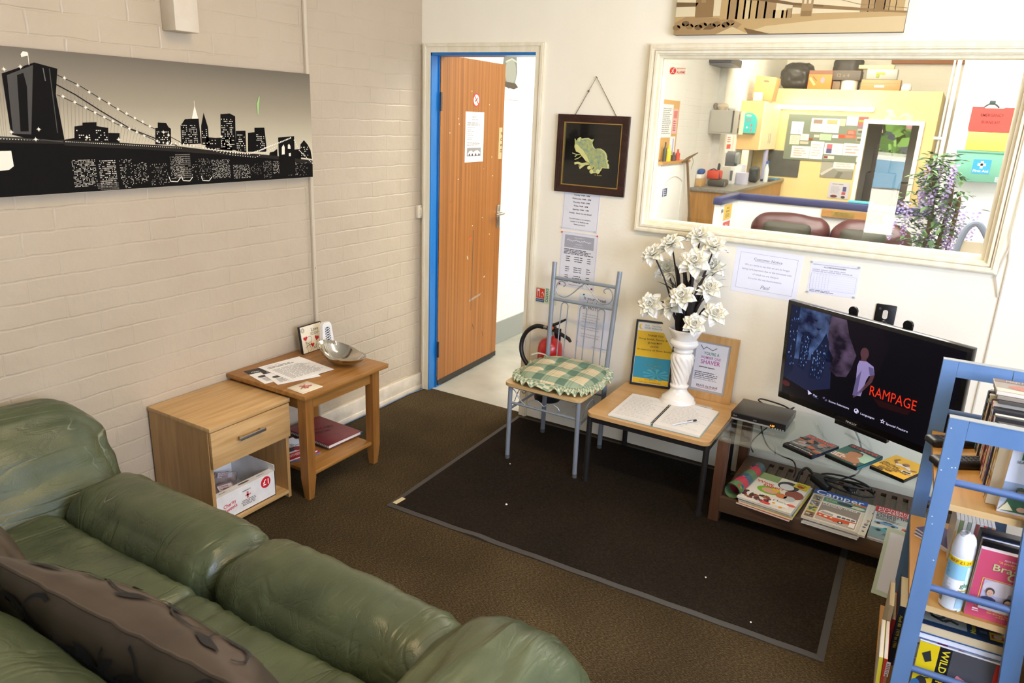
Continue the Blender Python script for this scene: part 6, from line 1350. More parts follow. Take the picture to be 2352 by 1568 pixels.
def disc_case(label, u, v, z, w, h, th, col, group, seed, letter=True):
    t = thing('disc_case', label, 'disc case', S_(u, v + th / 2, z), group=group)
    m = MB(); m.box(u, u + w, v, v + th - .0006, z, z + h, mat('#2a292b', .35) if seed % 3 else top_m, .0012, M=SM, seg=1); part('case', m, t)
    m = MB(); m.box(u - .0006, u + w * .98, v + .0008, v + th - .0014, z + .002, z + h - .003, K(col, .35), M=SM)
    if letter:
        ik = Ink(m, S_(u - .0006, v + .002, z), SV, Z_); rr = random.Random(seed); y = .015
        while y < h - .02:
            q = rr.uniform(.006, .02); ik.rect(.0018, y, th - .0060, y + q, K(rr.choice(['#f0e9d8', '#c23a2c', '#2a2a30', '#d8a83a', '#8a8f98'])), 1); y += q + rr.uniform(.003, .012)
    part('sleeve', m, t, smooth=0); return t
for i in range(25):
    th = .0155 if i % 4 else .0170; h = (.178, .172, .184, .168)[i % 4] if i > 3 else .188
    disc_case('%s-spined disc case, %s from the far end of the top shelf row' % (names_[i], ords[i]), U0 + r.uniform(-.004, .004), v, ZA, .125, h, th, cols[i], 'disc cases standing on the top shelf', i); v += th + .0004
# flat cases on top of the row
for k, (lb, c) in enumerate((('lowest of the clear cases lying across the far end of the disc row', '#4a4640'), ('middle one of the clear cases lying across the far end of the disc row', '#8a8074'), ('disc case with a desert film cover on top of the lying stack', '#8a7a6a'))):
    t = thing('disc_case', lb, 'disc case', S_(.21, .155, ZA + .1885 + k * .0115), group='disc cases lying on the row')
    m = MB(); u0, v0, z0 = U0 + .010 - k * .004, .095 - k * .004, ZA + .1890 + k * .0115; m.box(u0, u0 + .150, v0, v0 + .128, z0, z0 + .0105, mat('#c9c2b4', .2, coat=.4) if k == 2 else K(c, .25), .001, M=SM); 
    if k == 2:
        ik = Ink(m, S_(u0 + .002, v0 + .126, z0 + .0106), SU, -SV); ik.rect(0, 0, .146, .124, K('#8d8276', .2)); ik.rect(0, .095, .146, .124, K('#6d4a3c', .2), 2); ik.text('MAD MAX', .03, .104, .011, K('#d8d2c6'), 'l', True, l=3); ik.ell(.08, .055, .05, .022, K('#a8563c', .2), 2); ik.ell(.10, .06, .025, .012, K('#c98a5a', .2), 3); ik.poly([(0, 0), (.146, 0), (.146, .02), (0, .035)], K('#c9bda8', .2), 2)
    part('case', m, t, smooth=0)
# white film box facing the camera
def facing_case(label, u, v, z, w, h, th, tilt, back, draw, rz=0, edge='#d9d9de'):
    t = thing('disc_case', label, 'disc case', S_(u + w / 2, v, z))
    Mx = SM @ Matrix.Translation((u, v, z)) @ Matrix.Rotation(rz, 4, 'Z') @ Matrix.Rotation(-tilt, 4, 'X')   # leans back, away from the camera
    Mx = Mx @ Matrix.Scale(-1, 4, Y_) if False else Mx
    R = (Mx.to_3x3() @ X_).normalized(); U = (Mx.to_3x3() @ Z_).normalized(); N = R.cross(U); O = Mx @ V((0, 0, .0))
    m = MB(); m.prism([(0, 0), (w, 0), (w, h), (0, h)], O - N * th, R, U, th, K(edge, .2)); part('case', m, t)
    m = MB(); m.prism([(.002, .002), (w - .001, .002), (w - .001, h - .002), (.002, h - .002)], O, R, U, .0004, back); ik = Ink(m, O + N * .0004, R, U); draw(ik, w, h); part('cover', m, t, smooth=0); return t
def head(ik, x, y, s, skin, hair, coat, l, cap=None):
    """plain small figure: shoulders, face, hair"""
    ik.poly([(x - 1.5 * s, y - 2.6 * s), (x - 1.3 * s, y - 1.5 * s), (x - .5 * s, y - 1.1 * s), (x + .5 * s, y - 1.1 * s), (x + 1.3 * s, y - 1.5 * s), (x + 1.5 * s, y - 2.6 * s)], coat, l); ik.ell(x, y + .25 * s, .80 * s, .95 * s, hair, l + 1); ik.ell(x, y - .1 * s, .62 * s, .82 * s, skin, l + 2)
    if cap: ik.poly([(x - .85 * s, y + .3 * s), (x - .7 * s, y + 1.1 * s), (x + .7 * s, y + 1.1 * s), (x + .9 * s, y + .3 * s)], cap, l + 3)
    ik.ell(x - .24 * s, y - .02 * s, .09 * s, .06 * s, K('#3a2a24'), l + 4, 8); ik.ell(x + .24 * s, y - .02 * s, .09 * s, .06 * s, K('#3a2a24'), l + 4, 8); ik.rect(x - .2 * s, y - .5 * s, x + .2 * s, y - .44 * s, K('#9a5a50'), l + 4)
sk, hr = K('#d2a68c'), K('#4a382c')
def dr_mash(ik, w, h):
    wh = K('#dfe3ee', .25); ik.rect(0, 0, w, h, wh); ik.rect(0, h * .16, w, h * .46, K('#9fb0c8', .25), 2); ik.poly([(0, h * .30), (w * .3, h * .38), (w * .6, h * .33), (w, h * .40), (w, h * .16), (0, h * .16)], K('#b9c4d4', .25), 3)
    ik.text('M*A*S*H', .022, h * .80, .026, K('#1f6a45'), 'l', True, l=3, width=w * .88); ik.text('SEASON FOUR', .014, h * .745, .007, K('#4a5a6a'), 'l', True, l=3)
    ik.rect(0, 0, w, h * .16, K('#cfd3de', .25), 2); gr = K('#3f6a50')
    for x, y, cp in ((.28, .34, '#5a6a50'), (.56, .32, None), (.82, .31, '#5a6a50')): head(ik, w * x, h * y, .0115, sk, hr, gr, 5, K(cp) if cp else None)
    ik.poly([(w * .06, .006), (w * .12, h * .26), (w * .34, h * .30), (w * .50, h * .16), (w * .48, .006)], gr, 4); ik.poly([(w * .45, .006), (w * .45, h * .24), (w * .7, h * .26), (w * .98, h * .2), (w * .98, .006)], K('#557a5e'), 4); ik.ell(w * .36, h * .10, .010, .007, sk, 12); ik.ell(w * .62, h * .08, .010, .007, sk, 12); ik.poly([(w * .02, .008), (w * .12, .034), (w * .24, .012)], K('#e6dfb8'), 12)
facing_case('white disc box set showing figures in green, near end of the top shelf', .150, SL - .050, ZA, .136, .190, .055, .06, K('#dfe3ee', .25), dr_mash, edge='#d9c39a')
# middle shelf
t_g = 'booklets on the middle shelf'
for k in range(3):
    m = MB(); Mx = SM @ Matrix.Translation((.105, .17, ZB + k * .0062)) @ Matrix.Rotation(.12 * k - 1.0, 4, 'Z'); m.box(-.045, .045, -.075, .075, .0003, .0058, mat('#e2e2ea', .6), M=Mx); m.box(-.0455, .0455, -.0755, .0755, .0058, .0062, K('#4a4478', .4), M=Mx)
    if k == 2: ik = Ink(m, Mx @ V((-.04, -.07, .0062)), Mx.to_3x3() @ Y_, Mx.to_3x3() @ -X_); ik.line([(.02, -.05), (.035, -.04), (.03, -.03)], .006, K('#d8d6e6'))
    solo('booklet', m, ['bottom purple booklet of the small stack on the middle shelf', 'middle purple booklet of the small stack on the middle shelf', 'top purple booklet of the small stack on the middle shelf'][k], 'booklet', t_g)
r = random.Random(44); u = .105
sc = ['#b9b49a', '#7a8a5c', '#cfcabc', '#8a9a8a', '#dcd8d0', '#8a4a44', '#c9b8a8', '#b04038', '#4a4a4e', '#a8744a']
sn = ['olive grey', 'green', 'cream', 'sage', 'white', 'maroon', 'buff', 'red', 'charcoal', 'tan']
for k in range(10):      # narrow upright cases seen between the boards, spines to the camera
    th = .0098; t = thing('disc_case', '%s-spined slim case, %s from the left behind the spray can' % (sn[k], ords[k]), 'disc case', S_(u + th / 2, .21, ZB), group='slim cases behind the spray can')
    m = MB(); m.box(u, u + th - .0004, .14, .27, ZB, ZB + .140, mat('#bdb9b0', .3), .0008, M=SM, seg=1); part('case', m, t)
    m = MB(); m.box(u + .0006, u + th - .001, .27, .2705, ZB + .002, ZB + .138, K(sc[k], .4), M=SM); ik = Ink(m, S_(u, .2705, ZB), SU, Z_); rr = random.Random(k); ik.rect(.003, .02, .0065, .06 + rr.uniform(0, .05), K(rr.choice(['#e9e4d8', '#c43a2c', '#33343a', '#caa24a'])), 1); part('spine_label', m, t, smooth=0); u += th
for k, (c, lb) in enumerate((('#161517', 'black film case directly behind the pink case on the middle shelf'), ('#c9ccd4', 'silver film case second behind the pink case on the middle shelf'), ('#1a2a4a', 'navy film case third behind the pink case on the middle shelf'), ('#19181a', 'black film case fourth behind the pink case on the middle shelf'), ('#2c2b2e', 'charcoal film case fifth behind the pink case on the middle shelf'), ('#141416', 'black film case furthest behind the pink case on the middle shelf'))):
    # stacked on edge behind the pink case, long edges up
    m = MB(); v1 = .462 - k * .0165; m.box(.150, .262 + .006, v1 - .0150, v1, ZB, ZB + .186 - .004 * (k % 3), K(c, .3), .0015, M=SM, seg=1); ik = Ink(m, S_(.150, v1 - .0145, ZB), SV, Z_); ik.rect(.002, .01, .0125, .17, K(['#3a3a40', '#e6e6ea', '#27406a', '#56606a', '#8a8a90', '#222226'][k], .35)); i2 = Ink(m, S_(.155, v1 - .003, ZB + .1862 - .004 * (k % 3)), SU, -SV); i2.greek(.01, -.004, .10, .002, 1, K('#c9c9cc'), seed=k) if False else None
    solo('disc_case', m, lb, 'disc case', 'dark film cases standing behind the pink case', smooth=0)
def dr_pink(ik, w, h):
    pk = K('#c9506e', .25); ik.rect(0, 0, w, h, pk); yl = K('#e0c24a'); gd = K('#8f9a5a'); ik.text('PETE POSTLETHWAITE', w * .62, h * .90, .0045, K('#e9dfe2'), 'c', True); ik.text('"A cracking good movie"', w * .62, h * .855, .0062, yl, 'c', True, width=w * .62); ik.text('TIME OUT', w * .62, h * .82, .0045, yl, 'c')
    ik.text('Brassed', w * .60, h * .735, .019, K('#3f4a2c'), 'c', True, l=3, width=w * .70); ik.text('Brassed', w * .595, h * .74, .019, K('#c3c48a'), 'c', True, l=4, width=w * .70); ik.text('Off', w * .64, h * .635, .023, K('#3f4a2c'), 'c', True, l=3, shear=.2); ik.text('Off', w * .635, h * .64, .023, K('#c3c48a'), 'c', True, l=4, shear=.2)
    ik.frame(w * .14, h * .17, w * .97, h * .60, .0016, yl, 3); ik.rect(w * .17, h * .19, w * .97, h * .585, K('#b9b4c9', .3), 2); ik.ell(w * .45, h * .48, .04, .022, K('#cfc6cc', .3), 3); bc = K('#353c5c'); head(ik, w * .70, h * .535, .0125, sk, K('#b9aeb0'), K('#8f8ca8'), 4); head(ik, w * .30, h * .42, .012, sk, K('#4a3a3a'), bc, 10); head(ik, w * .92, h * .40, .011, sk, hr, bc, 10); head(ik, w * .60, h * .33, .0125, sk, K('#1f1c1e'), K('#d3ccd6'), 16); ik.rect(w * .17, h * .175, w * .97, h * .21, K('#d3ccd6', .3), 22)
    ik.rect(w * .10, h * .115, w * .19, h * .135, K('#ecdfe4'), 3); ik.greek(w * .10, h * .085, w * .24, h * .105, 1, K('#ecdfe4'), 3)
    for i, s in enumerate(('Pete Postlethwaite, Tara Fitzgerald,', 'Ewan McGregor, Stephen Tompkinson', 'and Jim Carter')): ik.text(s, w * .64, h * (.135 - i * .032), .0046, yl, 'c', True, width=w * (.62, .6, .3)[i])
facing_case('pink film case with four people leaning at the near end of the middle shelf', .138, SL - .038, ZB, .140, .204, .014, .05, K('#c9506e', .25), dr_pink, edge='#e3dce6')
# spray can
t = thing('spray_can', 'white aerosol air freshener can with yellow band on the middle shelf', 'aerosol can', S_(.105, SL - .056, ZB))
TC = Matrix.Translation(S_(.105, SL - .056, ZB)) @ Matrix.Rotation(radians(-85), 4, 'Z'); wc = mat('#e9ebee', .22, coat=.3)
R_ = .0275
m = MB(); m.lathe([(.0, 0), (.0245, 0), (R_, .004), (R_, .158), (.026, .162)], wc, 40, M=TC); part('body', m, t)
m = MB(); m.lathe([(R_ * .99, .158), (R_ * 1.01, .160), (R_ * 1.0, .178), (.0255, .196), (.022, .210), (.016, .219), (.0, .222)], wc, 40, M=TC); part('cap', m, t, smooth=60)
m = MB(); P = [(cos(a) * .0135, -.006 + sin(a) * .009, .2195 + .004 * sin(a)) for a in (2 * pi * k / 20 for k in range(20))]; m.tube(P, .0032, mat('#cfd2d6', .3), 6, closed=True, M=TC); m.add([(x * .8, y * .8 - .0015, z - .0005) for x, y, z in P], [tuple(range(20))], mat('#a9adb3', .5), TC); part('nozzle_recess', m, t)
def on_can(x, y, e): a = x / R_; return TC @ V(((R_ + .0003 + e) * cos(a), (R_ + .0003 + e) * sin(a), y))
def canrect(ik, x0, y0, x1, y1, mt, l=1, n=10):
    for i in range(n): a = x0 + (x1 - x0) * i / n; b = x0 + (x1 - x0) * (i + 1) / n; ik.rect(a, y0, b, y1, mt, l)
m = MB(); ik = Ink(m, (0, 0, 0), X_, Y_, .00025, bend=on_can); C_ = 2 * pi * R_
canrect(ik, 0, .140, C_, .156, K('#e6cf1c', .3), 1, 40); canrect(ik, 0, .095, C_, .140, K('#8fc4de', .3), 1, 40); canrect(ik, .015, .0, .06, .135, K('#cfe3d2', .3), 2, 12); canrect(ik, -.03, .005, .004, .05, K('#dfe6ea', .3), 1, 12)
for a, s in ((-.052, '£1.29'), (-.004, 'RRP £1.29'), (.07, '£1.29')): ik.text(s, a, .1435, .0085, K('#b0402a'), 'c', True, l=3)
ik.greek(-.055, .100, -.022, .134, 7, K('#5f9fc4'), 3); canrect(ik, -.06, .094, -.02, .0945, K('#5f9fc4'), 3); ik.greek(-.058, .052, -.012, .092, 12, K('#a9b4bc'), 3, fill=.4)
for k in range(14): ik.rect(-.058 + k * .0022, .018, -.0567 + k * .0022, .044, K('#55585e'), 4)
ik.text('glade', .026, .075, .013, K('#4a7a4a'), 'c', True, l=4); canrect(ik, .005, .062, .05, .066, K('#b98a2c', .3), 4, 8); canrect(ik, .006, .01, .05, .05, K('#a8cfe6', .3), 3, 10); canrect(ik, .006, .062, .04, .064, K('#d8b84a'), 4)
part('label', m, t, smooth=0)
# lower shelf: a pile of manuals, a magazine leaning on it, books standing at the left
Mu = lambda u, v, rz: SM @ Matrix.Translation((u, v, 0)) @ Matrix.Rotation(rz, 4, 'Z')
z = ZC
pile = [('grey car magazine at the bottom of the pile on the lowest ladder shelf', '#7a7a80'), ('red edged magazine second from the bottom of the lowest shelf pile', '#9a3a34'), ('thick cream paged manual low in the lowest shelf pile', '#3c4a6a'), ('white magazine in the lower half of the lowest shelf pile', '#c9c9cc'), ('brown covered magazine in the middle of the lowest shelf pile', '#6b4a2c'), ('white magazine with red print in the upper half of the pile', '#d9dae4'), ('blue edged magazine directly under the top manual of the pile', '#2f4f96')]
ths = [.044, .038, .052, .042, .046, .024, .018]
for k, (lb, c) in enumerate(pile):
    th = ths[k]; t = thing('manual' if k == 2 else 'magazine', lb, 'book' if k == 2 else 'magazine', S_(.15, .36, z), group='pile on the lowest ladder shelf'); Mx = Mu(.150 + .004 * (k % 2), .380 - .004 * (k % 3), .02 * (k % 3 - 1))
    m = MB(); m.box(-.104, .104, -.14, .141, z + .001, z + th - .0015, mat('#d6cbb4' if k in (2, 4) else '#dfe0e6', .7), M=Mx); part('pages', m, t)
    m = MB(); m.box(-.105, .105, -.142, .1425, z, z + .001, K(c), M=Mx); m.box(-.105, .105, -.142, .1425, z + th - .0015, z + th, K(c, .35), M=Mx); m.box(-.106, -.105, -.142, .142, z, z + th, K(c), M=Mx)
    if k == 5: ik = Ink(m, Mx @ V((-.10, .143, z)), SU, Z_); ik.rect(.05, .002, .075, .018, K('#b0263a')); ik.rect(.10, .004, .115, .016, K('#b0263a'))
    part('cover', m, t, smooth=0); z += th + .0003
t = thing('manual', 'navy workshop manual with a yellow badge on top of the lowest shelf pile', 'book', S_(.15, .36, z)); Mx = Mu(.152, .383, -.01); th = .030
m = MB(); m.box(-.104, .104, -.138, .139, z + .0015, z + th - .0015, mat('#d9c49c', .75), M=Mx); part('pages', m, t)
m = MB(); nv = K('#1d3350', .3); m.box(-.107, .107, -.142, .142, z, z + .0015, nv, M=Mx); m.box(-.107, .107, -.142, .142, z + th - .0015, z + th, nv, M=Mx); m.box(-.107, .107, .1405, .142, z, z + .003, K('#3a6aa8'), M=Mx)
ik = Ink(m, Mx @ V((-.107, .142, z + th)), Mx.to_3x3() @ X_, Mx.to_3x3() @ -Y_); ik.rect(.008, .02, .115, .27, K('#8f9690', .3)); ik.line([(.03, .05), (.06, .035), (.075, .05), (.095, .04)], .010, K('#2c2f33'), 2); ik.ell(.045, .06, .02, .018, K('#3a3d40'), 2); ik.ell(.045, .06, .012, .010, K('#8f9690', .3), 3); ik.text('Manual', .136, .02, .013, K('#d8cf3a'), 'l', True, l=3, rot=pi / 2); ik.greek(.145, .03, .165, .12, 4, K('#5f7494'), 2); ik.rect(.168, .015, .205, .05, K('#d8c83a'), 3); ik.rect(.172, .024, .201, .040, K('#b03a34'), 4); ik.ell(.1865, .032, .010, .010, K('#e0dcd2'), 5)
part('cover', m, t, smooth=0)
# magazine leaning on the pile, cover to the camera and lying on its side
t = thing('magazine', 'magazine lettered WILD THREESOME leaning on its side on the lowest ladder shelf', 'magazine', S_(.15, SL - .03, ZC))
tl = .045; U = (Z_ * cos(tl) - SV * sin(tl)).normalized(); R = SU; N = R.cross(U); O = S_(.058, SL - .023, ZC + .002) 
LW, LH = .205, .246
m = MB(); m.prism([(0, 0), (LW, 0), (LW, LH), (0, LH)], O - N * .009, R, U, .008, mat('#dfe0e6', .7)); part('pages', m, t)
m = MB(); m.prism([(0, 0), (LW, 0), (LW, LH), (0, LH)], O - N * .0008, R, U, .0008, K('#4a4b50', .25)); ik = Ink(m, O, R, U); yl = K('#e0c41c', .25)
ik.rect(0, 0, .048, LH, yl); ik.rect(.048, 0, .078, LH, K('#1d1c1f', .25)); ik.text('WILD THREESOME', .0555, LH - .006, .0175, K('#e6d22a'), 'l', True, l=4, width=LH - .012, rot=-pi / 2); ik.greek(.001, .05, .02, .08, 3, K('#3a3a2c'), 2); ik.ell(.022, LH * .44, .017, .034, K('#2b2c30'), 2); ik.ell(.010, LH * .40, .014, .03, K('#2f6a9a'), 3); ik.poly([(.010, LH - .035), (.028, LH - .020), (.036, LH - .05), (.022, LH - .06)], K('#26262a'), 3); ik.text('Z1', .012, LH - .085, .02, K('#2a2a2c'), 'l', True, l=4, rot=-pi / 2 + .3); ik.rect(.028, .03, .045, .07, K('#c9d2d8'), 3); ik.rect(.006, .0, .04, .03, K('#3c78b0'), 3)
ik.poly([(.082, .0), (.10, LH * .35), (.095, LH * .55), (.115, LH * .62), (.14, LH * .50), (.16, LH * .25), (.18, .0)], K('#9c2a34', .25), 3); ik.poly([(.098, LH * .50), (.105, LH * .66), (.13, LH * .62), (.14, LH * .48), (.12, LH * .44)], K('#3a2b30', .25), 4); ik.poly([(.088, LH * .60), (.10, LH * .72), (.12, LH * .68), (.11, LH * .58)], K('#c97a84', .25), 4); ik.ell(.105, LH * .22, .022, .012, K('#b9b9b4', .3), 5, rot=-.6); ik.ell(.105, LH * .22, .016, .008, K('#5a5a5c', .3), 6, rot=-.6); ik.poly([(.142, LH * .30), (.165, LH * .50), (.18, LH * .35), (.175, .0), (.155, .0)], K('#c9ccd4', .25), 5); ik.poly([(.14, LH * .55), (.155, LH * .68), (.185, LH * .60), (.185, LH * .42), (.165, LH * .50)], K('#23252c', .25), 5)
ik.rect(.178, .0, .205, LH, K('#b0332c', .25), 6); ik.text('VAUXHALL', .183, LH * .82, .016, K('#e9e6e2'), 'l', True, l=8, rot=-pi / 2, width=LH * .72); ik.text('TOTAL', .196, LH - .02, .008, K('#e9e6e2'), 'l', True, l=8, rot=-pi / 2)
part('cover', m, t, smooth=0)
# upright books poking out on the left
for k, (u0, th, h, c, lb) in enumerate(((-.018, .013, .205, '#cbbfa6', 'cream paged old book standing left of the navy one beside the blue post'), (-.004, .012, .160, '#8a2a30', 'dark red book between the cream and navy ones beside the blue post'), (.009, .024, .212, '#1d3350', 'navy workshop manual standing upright with yellow spine lettering beside the blue post'))):
    t = thing('manual', lb, 'book', S_(u0 + th / 2, .27, ZC), group='books standing at the left of the lowest shelf')
    m = MB(); m.box(u0 + .0015, u0 + th - .0015, .20 - .02 * k + .0, .338, ZC + .002, ZC + h - .003, mat('#c9bd9f', .8), M=SM); part('pages', m, t)
    m = MB(); m.box(u0, u0 + .0015, .19 - .02 * k, .340, ZC, ZC + h, K(c, .35), M=SM); m.box(u0 + th - .0015, u0 + th, .19 - .02 * k, .340, ZC, ZC + h, K(c, .35), M=SM); m.box(u0, u0 + th, .3385, .340, ZC, ZC + h, K(c, .35), M=SM)
    if k == 2: Ink(m, S_(u0 + .006, .3402, ZC), SU, Z_).text('Audi 80  1979 to 1986', .0, h - .03, .009, K('#d8c83a'), 'l', True, rot=-pi / 2)
    part('cover', m, t, smooth=0)
for k, (u0, c, lb) in enumerate(((-.0195, '#d8c83a', 'yellow spined magazine standing at the left near the bottom of the blue post'), (-.0075, '#c43a2c', 'red and grey magazine standing beside the yellow one near the blue post'))):
    t = thing('magazine', lb, 'magazine', S_(u0, .45, ZC), group='magazines standing at the left of the lowest shelf')
    Mx = SM @ Matrix.Translation((u0, .44, ZC)) @ Matrix.Rotation(-.06, 4, 'Y')
    m = MB(); m.box(0, .009, -.09, .10, .001, .155, mat('#e2e2e2', .7), M=Mx); part('pages', m, t)
    m = MB(); m.box(-.001, 0, -.09, .101, 0, .157, K('#5a5650' if k else '#d9d4c6', .3), M=Mx); m.box(.009, .010, -.09, .101, 0, .157, K(c, .3), M=Mx); m.box(-.001, .010, .100, .101, 0, .157, K(c, .3), M=Mx)
    if k: ik = Ink(m, Mx @ V((-.001, .101, 0)), Mx.to_3x3() @ X_, Z_); ik.rect(.0, .10, .0105, .15, K('#e9dde0')); ik.greek(.001, .105, .010, .145, 7, K('#8a5a60'), 2); ik.ell(.005, .08, .004, .03, K('#a8705a'), 2)
    part('cover', m, t, smooth=0)
t = thing('plastic_wallet', 'pale green edged plastic wallet of white paper leaning behind the blue shelf', 'folder', (2.75, -.72, MZ))
R = V((1, -.10, 0)).normalized(); U = V((.03, .22, .975)).normalized(); R = (R - U * R.dot(U)).normalized(); N = R.cross(U); O = V((2.674, -.705, .0015))
m = MB(); m.prism([(0, 0), (.215, 0), (.215, .262), (0, .262)], O, R, U, .003, mat('#c3d3c0', .25, coat=.4)); part('wallet', m, t)
m = MB(); m.prism([(.014, .018), (.2, .018), (.2, .246), (.014, .246)], O + N * .0031, R, U, .0006, mat('#dfe3ee', .4)); part('paper', m, t)
t = thing('wooden_cabinet', 'pale wooden cabinet side standing right of the blue shelf', 'cabinet', (3.25, -1.15, 0))
m = MB(); m.box(3.075, 3.095, -1.50, -.80, .0, .60, she, .002); m.box(3.45, 3.47, -1.50, -.80, 0, .60, she, .002); m.box(3.095, 3.45, -1.48, -.80, .03, .05, she); m.box(3.095, 3.45, -.815, -.80, .05, .60, she); part('carcass', m, t)
m = MB(); m.box(3.07, 3.475, -1.505, -.795, .60, .62, she, .003); part('top', m, t)
m = MB(); m.box(3.098, 3.447, -1.50, -1.482, .055, .595, she, .002); d = part('door', m, t); m = MB(); m.cyl((3.13, -1.50, .40), (3.13, -1.52, .40), .012, steel, 14); part('knob', m, d)
# ================================================================ reception seen through the window
navy = mat('#2f3460', .35); pale_g = mat('#e6e8e6', .5); yel = mat('#e2cf95', .55, vary=(3, '#dec98a')); W_ = K('#f2f1ee')
def shell_box(m, x0, x1, y0, y1, z0, z1, mt, bev=0): m.box(x0, x1, y0, y1, z0, z1, mt, bev)
# low partition with navy capping
t = thing('low_partition', 'white low partition with navy capping rail behind the maroon settee', 'partition', (1.7, 3.66, 0))
m = MB(); m.box(.945, 2.60, 3.66, 3.72, 0, .985, pale_g); m.box(.895, .945, 3.05, 3.72, 0, .985, pale_g); part('panel', m, t)
m = MB(); m.box(.885, 2.60, 3.645, 3.735, .985, 1.05, navy, .012); part('capping_rail', m, t)
m = MB(); m.box(.880, .962, 3.03, 3.645, .985, 1.05, navy, .012); part('capping_rail', m, t)
m = MB(); m.lathe([(.0, 0), (.014, .003), (.016, .012), (.0, .016)], mat('#8d8f92', .3, .7), 14, M=Matrix.Translation((.945, 3.12, .93)) @ Matrix.Rotation(pi / 2, 4, 'Y')); part('latch', m, t)
def sheetX(label, cat, x, y0, z0, w, h, col, draw, name='sign', group=None):     # on a wall that faces +x
    m, ik = paper((x, y0, z0), Y_, Z_, w, h, col, .002); draw(ik, w, h); return solo(name, m, label, cat, group, smooth=0)
def sheetY(label, cat, x0, y, z0, w, h, col, draw=None, name='sign', group=None, th=.002, tilt=0):     # on a wall that faces the viewer
    R = V((cos(tilt), 0, sin(tilt))); U = V((-sin(tilt), 0, cos(tilt))); m, ik = paper((x0, y, z0), R, U, w, h, col, th)
    if draw: draw(ik, w, h)
    return solo(name, m, label, cat, group, smooth=0)
def d_gk(c, n, seed, top=None):
    def f(ik, w, h):
        if top: ik.rect(w * .1, h * .62, w * .9, h * .92, K(top))
        ik.greek(w * .12, h * .1, w * .9, h * (.55 if top else .9), n, K(c), 2, seed=seed)
    return f
def d_ylw(ik, w, h):
    ik.text('STRICTLY', w / 2, h * .70, h * .13, K('#7a6a2c'), 'c', True); ik.text('NO ENTRY', w / 2, h * .50, h * .13, K('#7a6a2c'), 'c', True); ik.greek(w * .15, h * .12, w * .85, h * .42, 3, K('#8a7a3c'), al='c')
def d_red(ik, w, h):
    for i, s in enumerate(('Please', 'use other', 'door')): ik.text(s, w / 2, h * (.70 - i * .26), h * .15, W_, 'c', True)
sheetX('yellow warning sign on the end of the low white partition', 'sign', .9452, 3.20, .835, .26, .135, K('#e3b83c'), d_ylw)
sheetX('red sign under the yellow one on the end of the low white partition', 'sign', .9452, 3.22, .665, .23, .150, K('#cf3c3c'), d_red)
t = thing('wooden_plaque', 'wooden board with brass plate under the navy rail', 'plaque', (1.93, 3.65, .93))
m = MB(); m.box(1.70, 2.20, 3.635, 3.659, .915, .978, wood('plaque_oak', '#a8763a', '#b98848', 'X')); part('board', m, t)
m = MB(); m.box(1.79, 1.97, 3.632, 3.635, .928, .968, mat('#a8924a', .3, .6)); Ink(m, (1.79, 3.632, .928), X_, Z_).greek(.02, .006, .16, .034, 3, K('#5c4c20')); part('brass_plate', m, t)
m = MB(); m.box(1.90, 2.10, 3.66, 3.72, 1.051, 1.070, K('#4fb0b8'), .003); solo('tray', m, 'turquoise tray lying on the navy rail', 'tray')
# maroon settee
t = thing('settee', 'maroon leather settee with two rounded backs in front of the low partition', 'sofa', (1.82, 3.2, 0))
mar = mat('#40181a', .35, vary=(4, '#4e211f'), bump=(30, .2)); m = MB(); m.box(1.12, 2.50, 2.75, 3.60, .05, .42, mar, .03); part('base', m, t)
for x0, x1 in ((1.155, 1.825), (1.83, 2.46)):
    m = MB(); soft(m, ((x0 + x1) / 2, 3.42, .66), ((x1 - x0) / 2, .13, .255), .13, mar, 22, (0, .03, .02), wrinkle(5, 4, 4, .012, x0)); part('back_cushion', m, t)
    m = MB(); soft(m, ((x0 + x1) / 2, 3.02, .48), ((x1 - x0) / 2, .28, .09), .06, mar, 18, (0, 0, .03)); part('seat_cushion', m, t)
for x in (1.06, 2.51): 
    m = MB(); soft(m, (x, 3.10, .36), (.085, .42, .30), .08, mar, 16); part('armrest', m, t)
for x0, x1, lb in ((1.30, 1.70, 'dark olive cushion on the left maroon settee back'), (1.93, 2.28, 'dark olive cushion on the right maroon settee back')):
    m = MB(); soft(m, ((x0 + x1) / 2, 3.20, .745), ((x1 - x0) / 2, .05, .135), .05, mat('#3a382c', .7), 16, (0, .03, 0)); solo('cushion', m, lb, 'cushion', 'olive cushions on the maroon settee', smooth=60)
# artificial wisteria
t = thing('artificial_plant', 'artificial wisteria with lilac flower spikes in the reception window', 'plant', (2.60, 2.60, 0))
m = MB(); m.lathe([(.0, 0), (.13, 0), (.17, .30), (.18, .34), (.16, .34), (.15, .30), (.0, .29)], mat('#8a7a64', .6), 24, M=Matrix.Translation((2.60, 2.60, 0))); part('pot', m, t)
br_ = mat('#6b4e35', .8)
for P in ([(2.62, 2.60, .28), (2.63, 2.58, .7), (2.655, 2.60, 1.0), (2.665, 2.6, 1.25), (2.63, 2.6, 1.45)], [(2.57, 2.62, .28), (2.56, 2.60, .75), (2.57, 2.58, 1.0), (2.55, 2.6, 1.3), (2.50, 2.6, 1.45)], [(2.66, 2.57, .28), (2.70, 2.56, .6), (2.715, 2.56, 1.0), (2.72, 2.56, 1.25)]):
    m = MB(); m.tube(smooth_path(P), [.014] * (len(smooth_path(P)) - 1) + [.006], br_, 7); part('stem', m, t)
r = random.Random(77); m1 = MB(); gcs = [K('#3f5f3c', .6), K('#54784a', .6), K('#6d8f5c', .6)]
